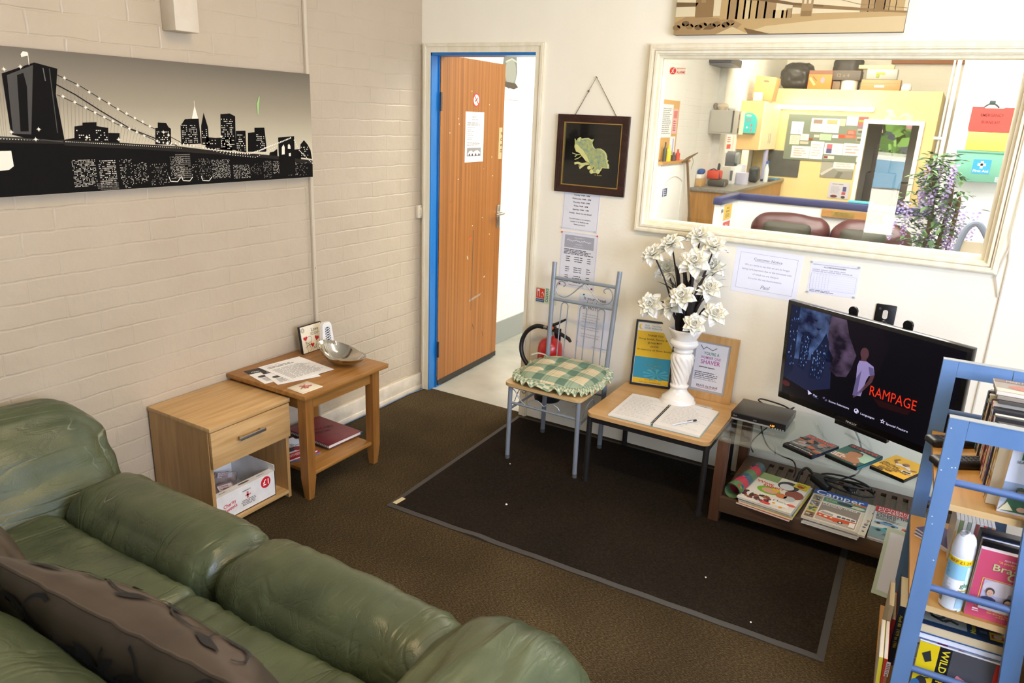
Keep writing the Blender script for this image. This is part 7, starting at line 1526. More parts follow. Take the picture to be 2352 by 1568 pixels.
for k in range(700):
    zc = r.uniform(.85, 1.53); wx = .17 * (1 - max(0, (zc - 1.25)) * 1.9); x = 2.595 + r.gauss(0, wx * .55) - .04 * (zc > 1.3); y = 2.60 + r.gauss(0, .09); a = r.uniform(0, 6.28); L_ = r.uniform(.045, .085); d = V((cos(a), sin(a) * .8, r.uniform(-.7, .3))).normalized(); s = d.cross(Z_).normalized() * L_ * .26; p = V((x, y, zc)); n_ = s.cross(d).normalized() * L_ * .1
    m1.add([p, p + d * L_ * .45 + s + n_, p + d * L_, p + d * L_ * .45 - s + n_], [(0, 1, 2, 3)], gcs[k % 3])
part('foliage', m1, t, smooth=0, stuff=True)
m2 = MB(); lil = [K('#a08cc0', .6), K('#b9a9d4', .6), K('#8a76b0', .6)]
for k in range(46):
    x = 2.60 + r.gauss(0, .115); y = 2.55 + r.gauss(0, .06); z0 = r.uniform(.95, 1.5) if abs(x - 2.55) < .12 else r.uniform(.9, 1.22); n = r.randint(14, 24); L_ = r.uniform(.12, .24)
    for j in range(n):
        f = j / n; q = .020 * (1 - f * .7); a = j * 2.4; p = V((x + q * cos(a), y + q * sin(a), z0 - L_ * f)); e = .012 * (1 - f * .4)
        m2.add([p + V((-e, 0, 0)), p + V((0, -e * .6, -e * .7)), p + V((e, 0, 0)), p + V((0, e * .3, e * .8))], [(0, 1, 2, 3)], lil[(j + k) % 3])
part('blossom', m2, t, smooth=0, stuff=True)
# grey chair at the right edge
t = thing('waiting_chair', 'blue grey chair with arched back at the right edge of the reception window', 'chair', (2.86, 2.0, 0))
gb = mat('#7f8aa0', .6); m = MB(); m.tube(smooth_path([(2.74, 2.02, .42), (2.745, 2.02, .80), (2.775, 2.02, 1.06), (2.83, 2.02, 1.135), (2.89, 2.02, 1.08), (2.955, 2.02, .95), (2.985, 2.02, .80), (2.99, 2.02, .42)]), .020, gb, 10); part('back_frame', m, t)
m = MB(); m.box(2.76, 2.97, 2.015, 2.035, .50, 1.02, mat('#c9bda8', .7), .008); part('backrest', m, t)
m = MB(); m.box(2.74, 2.99, 1.62, 2.03, .42, .47, gb, .015); part('seat', m, t)
for x in (2.755, 2.975):
    for y in (1.64, 2.01): m = MB(); m.cyl((x, y, 0), (x, y, .42), .012, gb, 10); part('leg', m, t)
# right wall fittings (wall faces us at y = 3.40)
t = thing('first_aid_box', 'green first aid box with blue and white cross label on the white wall', 'first aid box', (2.82, 3.35, 1.322))
m = MB(); m.box(2.648, 2.992, 3.30, 3.398, 1.322, 1.548, mat('#6fae98', .4), .006); part('case', m, t); m = MB(); m.box(2.64, 3.0, 3.295, 3.398, 1.535, 1.552, mat('#5f9c88', .4), .004); part('lid', m, t)
m, ik = paper((2.765, 3.2995, 1.385), X_, Z_, .118, .105, K('#2f9ad0'), .0012); ik.rect(.050, .040, .068, .094, W_); ik.rect(.032, .058, .086, .076, W_); ik.text('First Aid', .059, .012, .017, W_, 'c', True, width=.10); part('cross_label', m, t, smooth=0)
m, ik = paper((2.93, 3.2995, 1.330), X_, Z_, .05, .035, K('#d9dde0'), .001); ik.greek(.004, .004, .046, .031, 3, K('#7a8a90')); part('maker_label', m, t, smooth=0)
m = MB(); m.box(2.69, 2.985, 3.31, 3.398, 1.553, 1.690, mat('#dcc65c', .3, coat=.2), .006); solo('storage_tub', m, 'yellow plastic tub standing between green box and red case', 'tub')
t = thing('emergency_case', 'red case lettered EMERGENCY above the green first aid box', 'case', (2.82, 3.35, 1.69))
m = MB(); m.prism([(.0, .0), (.262, .0), (.272, .02), (.272, .178), (.20, .178), (.195, .170), (.075, .170), (.07, .178), (-.008, .178), (-.008, .02)], (2.690, 3.398, 1.692), X_, Z_, .085, mat('#c9453f', .35)); part('shell', m, t)
m = MB(); ik = Ink(m, (2.69, 3.3128, 1.692), X_, Z_); ik.text('EMERGENCY', .131, .110, .022, K('#5c1414'), 'c', True, l=1, width=.15); ik.text('BURNS KIT', .131, .060, .020, K('#5c1414'), 'c', True, l=1, width=.12); part('lettering', m, t, smooth=0)
dg = mat('#23403a', .5); m = MB(); m.tube([(2.755 + .10 * (i / 10), 3.35, 1.868 + .030 * sin(pi * i / 10)) for i in range(11)], .006, dg, 8); m.box(2.785, 2.825, 3.335, 3.365, 1.888, 1.918, dg, .004); part('handle', m, t)
m = MB(); m.box(2.57, 2.60, 3.36, 3.55, 0, 3.39, mat('#ece8da', .4)); struct('trim_2', m)
m = MB(); m.cyl((2.50, 3.50, 1.06), (2.50, 3.50, 3.39), .008, mat('#c9c9c4', .4), 8); m.cyl((2.535, 3.42, 1.2), (2.535, 3.42, 3.39), .015, W_, 10); m.box(2.46, 2.55, 3.485, 3.5, 1.62, 1.64, W_); m.box(2.49, 2.53, 3.40, 3.44, 1.33, 1.40, mat('#3b3b40', .5), .004); solo('service_pipes', m, 'thin white pipes with a dark clip left of the red case', 'pipes')
# left wall: pin board, cupboard, brush
t = thing('pin_board', 'cork pin board at the left edge of the interior window view', 'notice board', (-.09, 4.46, 1.27))
m = MB(); m.box(-.099, -.085, 4.16, 4.77, 1.27, 1.885, K('#d8a866')); part('board', m, t)
sheetX('white rota sheet covering most of the cork board', 'paper', -.0845, 4.20, 1.50, .36, .34, K('#f2f1ee'), d_gk('#9a9a9a', 14, 2), 'sheet', 'papers on the cork board')
sheetX('pink printed flyer at the right edge of the cork board', 'paper', -.0845, 4.58, 1.54, .15, .26, K('#e9b9b9'), d_gk('#b04a4a', 5, 3, '#d87a7a'), 'sheet', 'papers on the cork board')
sheetX('white sheet with blue stripe low on the cork board', 'paper', -.0845, 4.55, 1.31, .17, .2, K('#eeeef4'), lambda ik, w, h: ik.rect(w * .55, .01, w * .75, h - .02, K('#a9b0d8')), 'sheet', 'papers on the cork board')
t = thing('tall_cupboard', 'white cupboard with arched panel door below the cork board', 'cupboard', (-.05, 4.6, 0))
m = MB(); m.box(-.099, -.005, 4.12, 5.02, 0, 1.23, W_); part('carcass', m, t)
m = MB(); m.box(-.005, .005, 4.14, 5.0, .05, 1.21, W_, .003); m.tube([(.006, 4.25 + .60 * i / 16, 1.02 + .07 * sin(pi * i / 16) ** .8) for i in range(17)], .006, mat('#d9d6cc', .5), 6); m.tube([(.006, 4.25, 1.02), (.006, 4.25, .2), (.006, 4.85, .2), (.006, 4.85, 1.02)], .006, mat('#d9d6cc', .5), 6); part('panel_door', m, t)
m = MB(); m.box(-.099, .02, 4.10, 5.04, 1.23, 1.255, wood('ledge_pine', '#c08a4a', '#d09a5a', 'Y')); part('ledge', m, t)
sheetX('blue sticker on the white cupboard door', 'sticker', .0052, 4.22, .89, .14, .085, K('#3c4a80'), d_gk('#c9d0e8', 3, 4), 'sticker')
for y, r_, h, c, lb in ((4.30, .022, .20, '#4a4a3c', 'dark bottle on the ledge under the cork board'), (4.42, .030, .17, '#e0d03a', 'yellow spray bottle on the ledge under the cork board'), (4.60, .030, .09, '#5c4a44', 'brown pot on the ledge under the cork board'), (4.74, .026, .12, '#c9503c', 'red tin on the ledge under the cork board')):
    m = MB(); m.lathe([(0, 0), (r_, 0), (r_, h * .62), (r_ * .4, h * .75), (r_ * .4, h), (0, h)], K(c, .35), 16, M=Matrix.Translation((-.04, y, 1.2553))); solo('bottle', m, lb, 'bottle', 'bottles on the cork board ledge')
t = thing('broom', 'wooden broom standing head up against the left reception wall', 'broom', (.02, 5.1, 0))
bw = mat('#7a5f40', .6); m = MB(); m.cyl((.12, 5.22, .001), (.05, 4.82, 1.27), .014, bw, 10); part('handle', m, t); m = MB(); m.tube([(.04, 4.70, 1.24), (.05, 4.82, 1.275), (.08, 5.08, 1.335)], [.018, .028, .010], bw, 8, flat=.6); part('head', m, t)
m = MB(); m.tube([(.068, 4.93, 1.30), (.08, 4.96, 1.24), (.07, 4.94, 1.16)], .003, mat('#8a8a80', .6), 6); part('hanging_loop', m, t)
m = MB(); m.box(-.1, .0, 6.25, 6.97, 0, 3.4, mat('#dcdad2', .6, bump=(9, .8, .01), vary=(6, '#cfccc2'))); struct('trim_3', m)
m = MB(); m.box(-.1, .16, 5.75, 6.25, 2.33, 2.42, mat('#77767a', .4), .01); m.box(-.1, .16, 5.72, 5.75, 2.36, 2.46, mat('#4a4a4e', .4)); solo('roller_shutter_box', m, 'dark grey shutter box high on the left reception wall', 'shutter box')
sheetY('small red alarm warning sticker on the interior window glass', 'sticker', 1.418, .0378, 1.877, .080, .032, K('#e9d9c0'), lambda ik, w, h: (ik.ell(.017, .016, .0155, .0155, K('#d8402c')), ik.line([(.010, .006), (.016, .014), (.020, .022)], .003, W_, 2), ik.line([(.016, .014), (.023, .008)], .003, W_, 2), ik.line([(.011, .019), (.022, .020)], .003, W_, 2), ik.ell(.021, .026, .0025, .0025, W_, 2), ik.text('PROTECTED BY', .036, .024, .0045, K('#d8402c'), 'l', True, l=2, width=.040), ik.text('ALARMS', .036, .005, .010, K('#d8402c'), 'l', True, l=2, width=.040)), 'sticker', th=.0004)
# kitchen corner
t = thing('kitchen_counter', 'wood counter with grey worktop along the left reception wall', 'counter', (.18, 7.0, 0))
m = MB(); m.box(-.099, .40, 5.56, 8.55, 0, .868, wood('counter_wood', '#9a6c34', '#b38344', 'Z')); part('carcass', m, t); m = MB(); m.box(-.099, .43, 5.53, 8.56, .868, .905, mat('#77746c', .3, vary=(30, '#8a877e')), .004); part('worktop', m, t)
CZc = .9055
def bxs(name, label, cat, x0, x1, y0, y1, z0, h, col, bev=.006, draw=None, group=None, rough=.45):
    m = MB(); m.box(x0, x1, y0, y1, z0, z0 + h, K(col, rough), bev)
    if draw: draw(Ink(m, (x0, y0, z0), X_, Z_), x1 - x0, h)
    return solo(name, m, label, cat, group)
bxs('parcel', 'brown parcel at the near left end of the kitchen counter', 'box', -.095, -.015, 5.70, 5.9, CZc, .095, '#c39a62'); bxs('carton', 'small white carton on the brown parcel', 'box', -.095, -.03, 5.71, 5.88, CZc + .096, .055, '#e9e4dc')
m = MB(); soft(m, (-.06, 5.80, CZc + .180), (.035, .07, .028), .026, K('#3a5a94', .8), 10, (0, 0, .004), wrinkle(20, 20, 10, .008, 3)); solo('cloth', m, 'blue cloth heap on the white carton', 'cloth', smooth=60)
t = thing('tool_case', 'long dark tool case lying on the kitchen counter', 'case', (.07, 6.05, CZc)); m = MB(); m.box(-.01, .19, 5.95, 6.2, CZc, CZc + .085, mat('#4a4840', .5), .02); part('case', m, t); m = MB(); m.box(.165, .205, 5.97, 5.99, CZc + .01, CZc + .06, mat('#7a776c', .4), .004); part('latch', m, t)
t = thing('tool_bag', 'orange red tool bag on top of the dark case', 'bag', (.05, 6.0, CZc + .0855)); m = MB(); m.box(-.04, .115, 5.97, 6.17, CZc + .0855, CZc + .195, mat('#d84a30', .5), .02); part('bag', m, t); m = MB(); m.tube([(-.02, 6.0, CZc + .19), (.04, 5.99, CZc + .215), (.11, 6.0, CZc + .18), (.118, 6.0, CZc + .10)], .007, K('#2c3644'), 6); part('handle', m, t)
m = MB(); soft(m, (-.045, 6.35, 1.05), (.05, .07, .14), .045, K('#262c3c', .7), 12, (.006, 0, 0), wrinkle(12, 12, 8, .012, 5)); solo('rucksack', m, 'navy rucksack at the back of the kitchen counter', 'bag', smooth=60)
t = thing('microwave_oven', 'cream microwave oven with white door on the kitchen counter', 'microwave', (.04, 6.75, CZc)); m = MB(); m.box(-.095, .10, 6.55, 6.95, CZc, CZc + .225, K('#cdc6ba'), .006); part('casing', m, t); m = MB(); m.box(.10, .160, 6.55, 6.95, CZc, CZc + .225, K('#eceae4'), .004); m.box(.108, .140, 6.545, 6.55, CZc + .045, CZc + .175, K('#6d7074')); part('door', m, t)
t = thing('coffee_machine', 'dark grey barrel shaped machine on top of the microwave', 'machine', (.02, 6.75, 1.131)); m = MB(); m.cyl((-.06, 6.72, 1.232), (.12, 6.72, 1.232), .092, mat('#6a6c70', .4), 22); m.box(-.06, .12, 6.64, 6.80, 1.1315, 1.18, mat('#55575b', .5), .004); part('body', m, t); m = MB(); m.cyl((.12, 6.72, 1.232), (.155, 6.72, 1.232), .080, mat('#8a9490', .4), 20); part('end_cap', m, t)
for x, y, r_, h, c, lb, z in ((.139, 6.98, .055, .24, '#c9c8d8', 'tall pale paper roll behind the shorter one on the counter', CZc), (.231, 6.70, .085, .150, '#c3c2d6', 'wide pale lilac paper roll at the front of the counter', CZc)):
    m = MB(); m.lathe([(.02, 0), (r_, 0), (r_, h), (.02, h), (.02, 0)], K(c, .8), 24, M=Matrix.Translation((x, y, z + .0003))); solo('paper_roll', m, lb, 'paper roll', 'paper rolls on the counter')
m = MB(); soft(m, (.275, 7.2, 1.0125), (.062, .09, .105), .05, K('#2f3232', .5), 12, (0, 0, 0), wrinkle(14, 14, 8, .014, 9)); solo('black_bag', m, 'black bag on the counter right of the paper rolls', 'bag', smooth=60)
t = thing('bottle', 'clear plastic bottle with blue cap at the far end of the counter', 'bottle', (.37, 7.5, CZc)); m = MB(); m.lathe([(0, 0), (.032, 0), (.032, .17), (.014, .23), (.014, .25), (0, .25)], mat('#cfd9dc', .15, coat=.5), 18, M=Matrix.Translation((.372, 7.5, CZc))); part('body', m, t); m = MB(); m.lathe([(0, .25), (.02, .25), (.02, .285), (0, .285)], K('#2f5fb0'), 14, M=Matrix.Translation((.372, 7.5, CZc))); part('cap', m, t)
m = MB(); m.box(.03, .11, 7.35, 7.45, CZc, CZc + .42, mat('#f0ead2', .5), .01); solo('towel_dispenser', m, 'cream upright dispenser under the wall cupboard', 'dispenser')
m = MB(); m.box(.19, .235, 8.0, 8.1, CZc, 1.325, K('#a9a8cc'), .004); solo('post', m, 'lilac upright post between counter and wall cupboard', 'post')
bxs('chopping_board', 'blue board lying at the far end of the counter', 'board', .30, .42, 8.0, 8.3, CZc, .016, '#3c8ac0', .003)
bxs('black_tray', 'black tray on the counter edge', 'tray', .28, .43, 7.6, 7.9, CZc, .02, '#2c2c2c', .004)
for k in range(3): bxs('drawer_tray', ('bottom', 'middle', 'top')[k] + ' cream drawer tray of the stack by the yellow wall', 'drawer', .46, .80, 8.18, 8.55, .02 + k * .20 if k else .001, .19, '#e0c490', .006, group='cream drawer trays by the yellow wall')
t = thing('metal_box', 'white metal wall box with grey front on the left reception wall', 'wall box', (.06, 6.2, 1.55)); m = MB(); m.box(-.099, .205, 6.02, 6.25, 1.545, 1.830, K('#c9c5ba'), .004); part('casing', m, t); m = MB(); m.box(-.085, .185, 6.005, 6.02, 1.565, 1.825, K('#b9b4a6'), .003); m.box(.185, .203, 6.003, 6.02, 1.565, 1.825, K('#5c5852')); part('door', m, t)
for x, y, a, b, h, c, lb, nm in ((.02, 6.13, .075, .055, .085, '#d8c6aa', 'beige round bowl on top of the white wall box', 'bowl'), (-.07, 6.13, .026, .026, .085, '#8f8478', 'grey brown jar on top of the white wall box', 'jar'), (.13, 6.13, .06, .04, .04, '#e9e6de', 'white cloth bundle on top of the white wall box', 'cloth')):
    m = MB(); m.lathe([(0, 0), (.6, 0), (1, .5), (.9, .8), (.5, 1), (0, 1)], K(c), 20, M=Matrix.Translation((x, y, 1.8303)) @ Matrix.Diagonal((a, b, h, 1))); solo(nm, m, lb, 'jar' if nm == 'jar' else nm)
t = thing('leaflet_rack', 'narrow cream leaflet rack beside the white wall box', 'rack', (.15, 6.5, 1.55)); m = MB(); m.box(.205, .215, 6.30, 6.50, 1.545, 1.83, K('#ece2c8')); m.box(.07, .205, 6.49, 6.50, 1.545, 1.83, K('#d8d0c4')); part('rack', m, t); m = MB(); m.box(.085, .20, 6.485, 6.49, 1.72, 1.79, K('#a98f84')); m.box(.085, .20, 6.485, 6.49, 1.64, 1.71, K('#cfc4c4')); m.box(.085, .19, 6.483, 6.49, 1.56, 1.62, K('#5c5a5c')); part('leaflets', m, t, smooth=0)
sheetX('white notice with red panel under the wall box', 'notice', .0012, 6.55, 1.30, .30, .24, K('#f2eeea'), lambda ik, w, h: (ik.rect(.05, .05, .25, .11, K('#d8503c')), ik.greek(.05, .13, .25, .21, 3, K('#d87a6c'))), 'notice')
m = MB(); m.lathe([(0, 0), (.028, 0), (.028, .16), (.012, .20), (.012, .23), (0, .23)], K('#b8322c', .3), 14, M=Matrix.Translation((-.068, 6.50, CZc + .0005))); solo('bottle', m, 'red bottle standing against the left wall on the counter', 'bottle')
t = thing('hanging_cupboard', 'tan wall cupboard with cream doors at the end of the left wall', 'cupboard', (.06, 8.0, 1.33)); m = MB(); m.box(-.099, .215, 7.50, 8.54, 1.33, 1.992, mat('#d3ae78', .45)); part('carcass', m, t)
for y0, y1 in ((7.505, 8.02), (8.03, 8.535)): m = MB(); m.box(.215, .235, y0, y1, 1.335, 1.988, K('#ecd8ae')); d = part('door', m, t); m = MB(); m.tube([(.235, y1 - .05 if y0 < 8 else y0 + .05, z) for z in (1.42, 1.56)], .006, steel, 8); part('handle', m, d)
t = thing('medical_case', 'turquoise rounded carry case hanging on the cupboard side', 'case', (.05, 7.45, 1.555)); m = MB(); sh = [(0, 0), (.215, 0), (.222, .10)] + [(.111 + .111 * cos(a), .165 + .108 * sin(a)) for a in (pi * k / 14 for k in range(15))] + [(0, .10)]; m.prism(sh, (-.065, 7.499, 1.557), X_, Z_, .07, mat('#3fb3b0', .3, coat=.2)); part('shell', m, t)
m = MB(); ik = Ink(m, (-.065, 7.4288, 1.557), X_, Z_); ik.ell(.111, .235, .04, .012, K('#d8c0a0')); ik.rect(.07, .15, .15, .20, K('#6f9a9c')); ik.ell(.10, .075, .012, .012, W_); ik.rect(.15, .03, .17, .06, K('#c9605c')); ik.rect(.15, .09, .17, .12, K('#c9605c')); part('markings', m, t, smooth=0)
Mc = Matrix.Translation((.14, 7.78, 1.9935)) @ Matrix.Rotation(.10, 4, 'Y'); m = MB(); m.box(-.15, .13, -.12, .16, .018, .33, mat('#c79c62', .7), .003, M=Mc); Ink(m, Mc @ V((-.15, -.12, .018)), Mc.to_3x3() @ X_, Mc.to_3x3() @ Z_).ell(.15, .25, .04, .015, K('#7a6a50')); solo('cardboard_box', m, 'tilted brown cardboard box on top of the wall cupboard', 'box')
t = thing('desk_speaker', 'small white speaker on top of the wall cupboard', 'speaker', (.10, 7.57, 1.9925)); m = MB(); m.box(.045, .155, 7.51, 7.63, 1.9925, 2.105, K('#dcdad4'), .012); part('casing', m, t); m = MB(); m.box(.055, .145, 7.505, 7.51, 2.03, 2.095, K('#bdbab4')); part('grille', m, t)
# yellow partition of the workshop office with its doorway
m = MB(); m.box(-.09, 1.470, 8.58, 8.66, 0, 2.21, yel); m.box(1.470, 2.125, 8.58, 8.66, 1.765, 2.21, yel); m.box(2.125, 2.33, 8.58, 8.66, 0, 2.21, yel); m.box(2.25, 2.33, 8.66, 10.2, 0, 2.21, yel); m.box(-.09, 2.25, 8.66, 10.2, 2.17, 2.21, K('#c9bd98')); struct('wall_office', m)
t = struct_empty('door_2', (1.80, 8.6, 0)); m = MB(); ring(m, 1.410, 2.185, 0, 1.815, .058, 8.555, 8.58, W_, False); part('door_frame', m, t)
m = MB(); m.box(1.50, 1.90, 9.2, 9.6, 0, 1.05, K('#4a443c'), .01); solo('filing_cabinet', m, 'dark filing cabinet inside the workshop office doorway', 'cabinet')
m = MB(); m.box(1.55, 1.80, 9.25, 9.5, 1.051, 1.40, K('#5c544a'), .01); solo('printer', m, 'dark printer on the filing cabinet in the office doorway', 'printer')
m = MB(); m.box(1.95, 2.2, 9.6, 10.0, 0, .9, K('#6b5f50'), .01); solo('cabinet', m, 'brown cabinet deep inside the office doorway', 'cabinet')
t = thing('tube_light', 'long white fluorescent tube light on the yellow wall', 'light', (.84, 8.5, 1.92)); m = MB(); m.box(.15, 1.52, 8.53, 8.579, 1.925, 1.975, W_); part('batten', m, t); m = MB(); m.cyl((.17, 8.50, 1.945), (1.50, 8.50, 1.945), .026, mat('#fffdf0', .4, emit=9), 16); part('tube', m, t)
t = thing('notice_board', 'grey green notice board crowded with papers on the yellow wall', 'notice board', (.92, 8.57, 1.19)); m = MB(); m.box(.365, 1.462, 8.562, 8.579, 1.195, 1.850, K('#77806f', .8)); part('board', m, t)
PAP = [('#eeeef2', (.424, 1.566, .594, 1.745), 'white sheet with blue scribble at the left of the notice board'), ('#d8d2b8', (.428, 1.416, .568, 1.55), 'buff card at the left edge of the notice board'), ('#f0ede0', (.575, 1.481, .692, 1.571), 'cream note beside the buff card on the notice board'), ('#8a4a2c', (.697, 1.484, .753, 1.519), 'small brown card on the notice board'), ('#f2efe6', (.699, 1.612, .88, 1.802), 'white poster with brown band, left of the upper pair'), ('#f2efe4', (.885, 1.607, 1.09, 1.804), 'white poster with tan band, right of the upper pair'), ('#d8c0b0', (.763, 1.532, .84, 1.571), 'small pink card below the upper posters'), ('#a9c8a0', (.846, 1.498, 1.008, 1.585), 'pale green sheet in the middle of the notice board'), ('#f2f0ea', (1.018, 1.538, 1.098, 1.579), 'small white card beside the green sheet'), ('#d84a30', (1.103, 1.54, 1.188, 1.588), 'small red card beside the orange strip'), ('#f4efe8', (1.179, 1.721, 1.33, 1.843), 'white sheet at the top right of the notice board'), ('#c8b89a', (1.095, 1.708, 1.166, 1.808), 'narrow tan leaflet at the top of the notice board'), ('#8a5a4a', (1.334, 1.690, 1.458, 1.845), 'colourful flyer in the top right corner of the notice board'), ('#b85a40', (1.211, 1.594, 1.328, 1.654), 'red brown flyer at the right of the notice board'), ('#e0603c', (1.191, 1.543, 1.335, 1.583), 'orange strip at the right of the notice board'), ('#8d8d88', (1.338, 1.60, 1.458, 1.683), 'grey photo card at the right edge of the notice board'), ('#8a8a72', (1.345, 1.49, 1.458, 1.571), 'khaki photo card at the right edge of the notice board'), ('#e8e6e0', (.475, 1.223, .735, 1.396), 'white rounded calendar sheet at the lower left of the board'), ('#ececec', (.741, 1.222, .925, 1.474), 'tall white printed sheet low on the notice board'), ('#e2e0e6', (.935, 1.3, 1.19, 1.46), 'white sheet with a purple photo low on the notice board'), ('#e8e6e2', (1.196, 1.299, 1.455, 1.47), 'wide white sheet at the lower right of the board'), ('#c9b8a0', (.58, 1.428, .70, 1.465), 'tan slip above the calendar sheet'), ('#d8d0c8', (.945, 1.236, 1.09, 1.278), 'strip with a dark red picture at the bottom of the board'), ('#d9d6d0', (1.395, 1.217, 1.458, 1.286), 'small grey card in the lower right corner of the board')]
for k, (c, (x0, z0, x1, z1), lb) in enumerate(PAP):
    def dr(ik, w, h, k=k):
        if k in (4, 5): ik.rect(w * .15, h * .6, w * .85, h * .92, K(('#8a7464', '#b39a6c')[k - 4])); ik.greek(w * .1, h * .1, w * .9, h * .5, 4, K('#b9b4a8'))
        elif k == 0: ik.line([(w * .6, h * .1), (w * .75, h * .2), (w * .65, h * .3), (w * .75, h * .38)], .008, K('#6a74b0'))
        elif k == 19: ik.rect(w * .12, h * .1, w * .42, h * .5, K('#4a4c7a')); ik.rect(w * .12, h * .5, w * .42, h * .92, K('#d0606c')); ik.greek(w * .5, h * .2, w * .95, h * .8, 5, K('#c0bcc4'))
        elif k == 12: [ik.rect(.004, h * (.04 + .24 * q), w - .004, h * (.04 + .24 * q) + h * .2, K(('#8a6a7c', '#c95a4a', '#8a9a4a', '#d84a4a')[q])) for q in range(4)]
        elif k == 22: ik.rect(.004, .004, w * .4, h - .004, K('#7a3030'))
        elif k in (15, 16): ik.ell(w * .5, h * .45, w * .38, h * .22, K('#55564e')); ik.rect(w * .1, h * .7, w * .9, h * .9, K('#b0aea4'))
        elif w > .1: ik.greek(w * .12, h * .12, w * .9, h * .88, 3 + k % 4, K(('#b9b2a6', '#a8a49c', '#c49a8a')[k % 3]), fill=.4)
    sheetY(lb, 'paper', x0, 8.5615 - (k in (3, 13, 14, 21)) * .002, z0, x1 - x0, z1 - z0, K(c, .7), dr, 'notice_paper', 'papers on the notice board', .0015)
sheetY('grey landscape photo in the yellow wall below the notice board', 'picture', .930, 8.574, .965, .455, .225, K('#a3a196'), lambda ik, w, h: (ik.poly([(0, 0), (w, 0), (w, h * .5), (w * .55, h * .45), (w * .4, h * .6), (0, h * .3)], K('#8a897f')), ik.poly([(0, h * .25), (w * .35, h * .7), (w * .4, h * .62), (w * .06, h * .1)], K('#c4c2b8'), 2), ik.poly([(w * .45, 0), (w * .55, h * .45), (w * .7, h * .4), (w * .6, 0)], K('#6d6d64'), 2)), 'photo_print', th=.004)
sheetY('white paper overlapping the top of the grey landscape photo', 'paper', 1.10, 8.566, 1.105, .285, .165, K('#e9e8e0', .7), d_gk('#bdbab0', 4, 6), 'notice_paper', th=.0015)
sheetY('pale leaflet with dark car pictures low on the yellow wall', 'leaflet', 1.084, 8.574, .672, .29, .235, K('#c3c2ce'), lambda ik, w, h: (ik.greek(w * .15, h * .84, w * .85, h * .92, 1, K('#77758a')), ik.rect(w * .68, h * .45, w * .85, h * .75, K('#4a4c80')), ik.rect(w * .66, h * .25, w * .84, h * .42, K('#b0484c')), ik.greek(w * .12, h * .3, w * .6, h * .75, 7, K('#a3a1b4')), ik.ell(w * .3, h * .12, .05, .022, K('#6a2c30')), ik.ell(w * .75, h * .10, .03, .02, K('#3a3c48'))), 'leaflet', th=.002)
m = MB(); m.box(.15, .62, 8.568, 8.579, .932, 1.315, mat('#4a4a44', .6, vary=(12, '#565650'))); solo('splash_panel', m, 'dark grey panel on the yellow wall above the counter', 'panel')
# things stored on the office roof
ZR = 2.2102
m = MB(); soft(m, (.35, 8.90, ZR + .185), (.23, .20, .185), .15, K('#3a3833', .35), 18, (0, 0, 0), wrinkle(9, 9, 9, .035, 4)); solo('bin_bag', m, 'shiny black refuse bag at the left of the office roof', 'bag', smooth=60)
m = MB(); soft(m, (.95, 9.55, ZR + .27), (.20, .15, .27), .12, K('#4d4a44', .5), 14, (0, 0, 0), wrinkle(8, 8, 8, .03, 8)); solo('bin_bag', m, 'grey bag behind the orange carton on the office roof', 'bag', smooth=60)
t = thing('orange_carton', 'orange printed carton standing on the office roof', 'box', (.71, 8.75, ZR)); m = MB(); m.box(.545, .870, 8.66, 8.86, ZR, ZR + .265, K('#e8843c'), .003); ik = Ink(m, (.545, 8.66, ZR), X_, Z_); ik.rect(0, .21, .325, .265, K('#8a5a40')); ik.ell(.20, .13, .03, .04, K('#e88a9a')); ik.line([(.02, .16), (.10, .06)], .03, K('#f2c07a'), 2); ik.line([(.06, .18), (.12, .12)], .015, K('#7a5a50'), 3); part('carton', m, t)
m = MB(); m.box(.885, .985, 8.7, 8.95, ZR, ZR + .12, K('#7a624a'), .003); solo('wooden_block', m, 'brown block under the dark topped carton on the office roof', 'block')
m = MB(); m.lathe([(0, 0), (.112, 0), (.118, .135), (0, .135)], K('#e0dccf'), 26, M=Matrix.Translation((1.10, 8.80, ZR))); solo('paint_tub', m, 'white round tub on the office roof', 'tub')
t = thing('carton', 'brown carton with black printed side resting on the white tub', 'box', (1.05, 8.82, ZR + .136)); m = MB(); m.box(.86, 1.245, 8.68, 9.0, ZR + .1355, ZR + .262, K('#5f564c'), .003); m.box(.86, 1.245, 8.68, 9.0, ZR + .2625, ZR + .266, K('#a88a72')); Ink(m, (.86, 8.68, ZR + .1355), X_, Z_).text('12 x 4', .07, .04, .05, K('#8a7a66'), 'l', True); part('box', m, t)
bxs('long_carton', 'long brown carton lying on the office roof', 'box', 1.27, 1.78, 8.68, 8.92, ZR, .15, '#b08a58', .004, lambda ik, w, h: (ik.rect(w * .35, .045, w * .6, .075, K('#e0d8c8')), ik.line([(0, .1), (w, .1)], .004, K('#8a6a40'))))
t = thing('drill_case', 'clear grey tool case with a yellow drill on the long carton', 'case', (1.5, 8.8, ZR + .1505)); m = MB(); m.box(1.32, 1.72, 8.68, 8.86, ZR + .1505, ZR + .295, K('#a9a9a0', .3), .01); part('case', m, t); m = MB(); m.box(1.45, 1.56, 8.672, 8.68, ZR + .215, ZR + .245, K('#d8c02c'), .004); m.box(1.45, 1.49, 8.672, 8.68, ZR + .175, ZR + .215, K('#8a9a2c'), .004); part('drill', m, t)
bxs('timber_offcut', 'pale timber offcut lying on the drill case', 'timber', 1.20, 1.66, 8.70, 8.85, ZR + .2955, .05, '#d8bd8c', .003)
m = MB(); soft(m, (1.86, 8.75, ZR + .05), (.06, .06, .05), .04, K('#e6e4de'), 10, (0, 0, 0), wrinkle(25, 25, 25, .012, 2)); solo('plastic_bag', m, 'crumpled white plastic bag at the right of the long carton', 'bag', smooth=60)
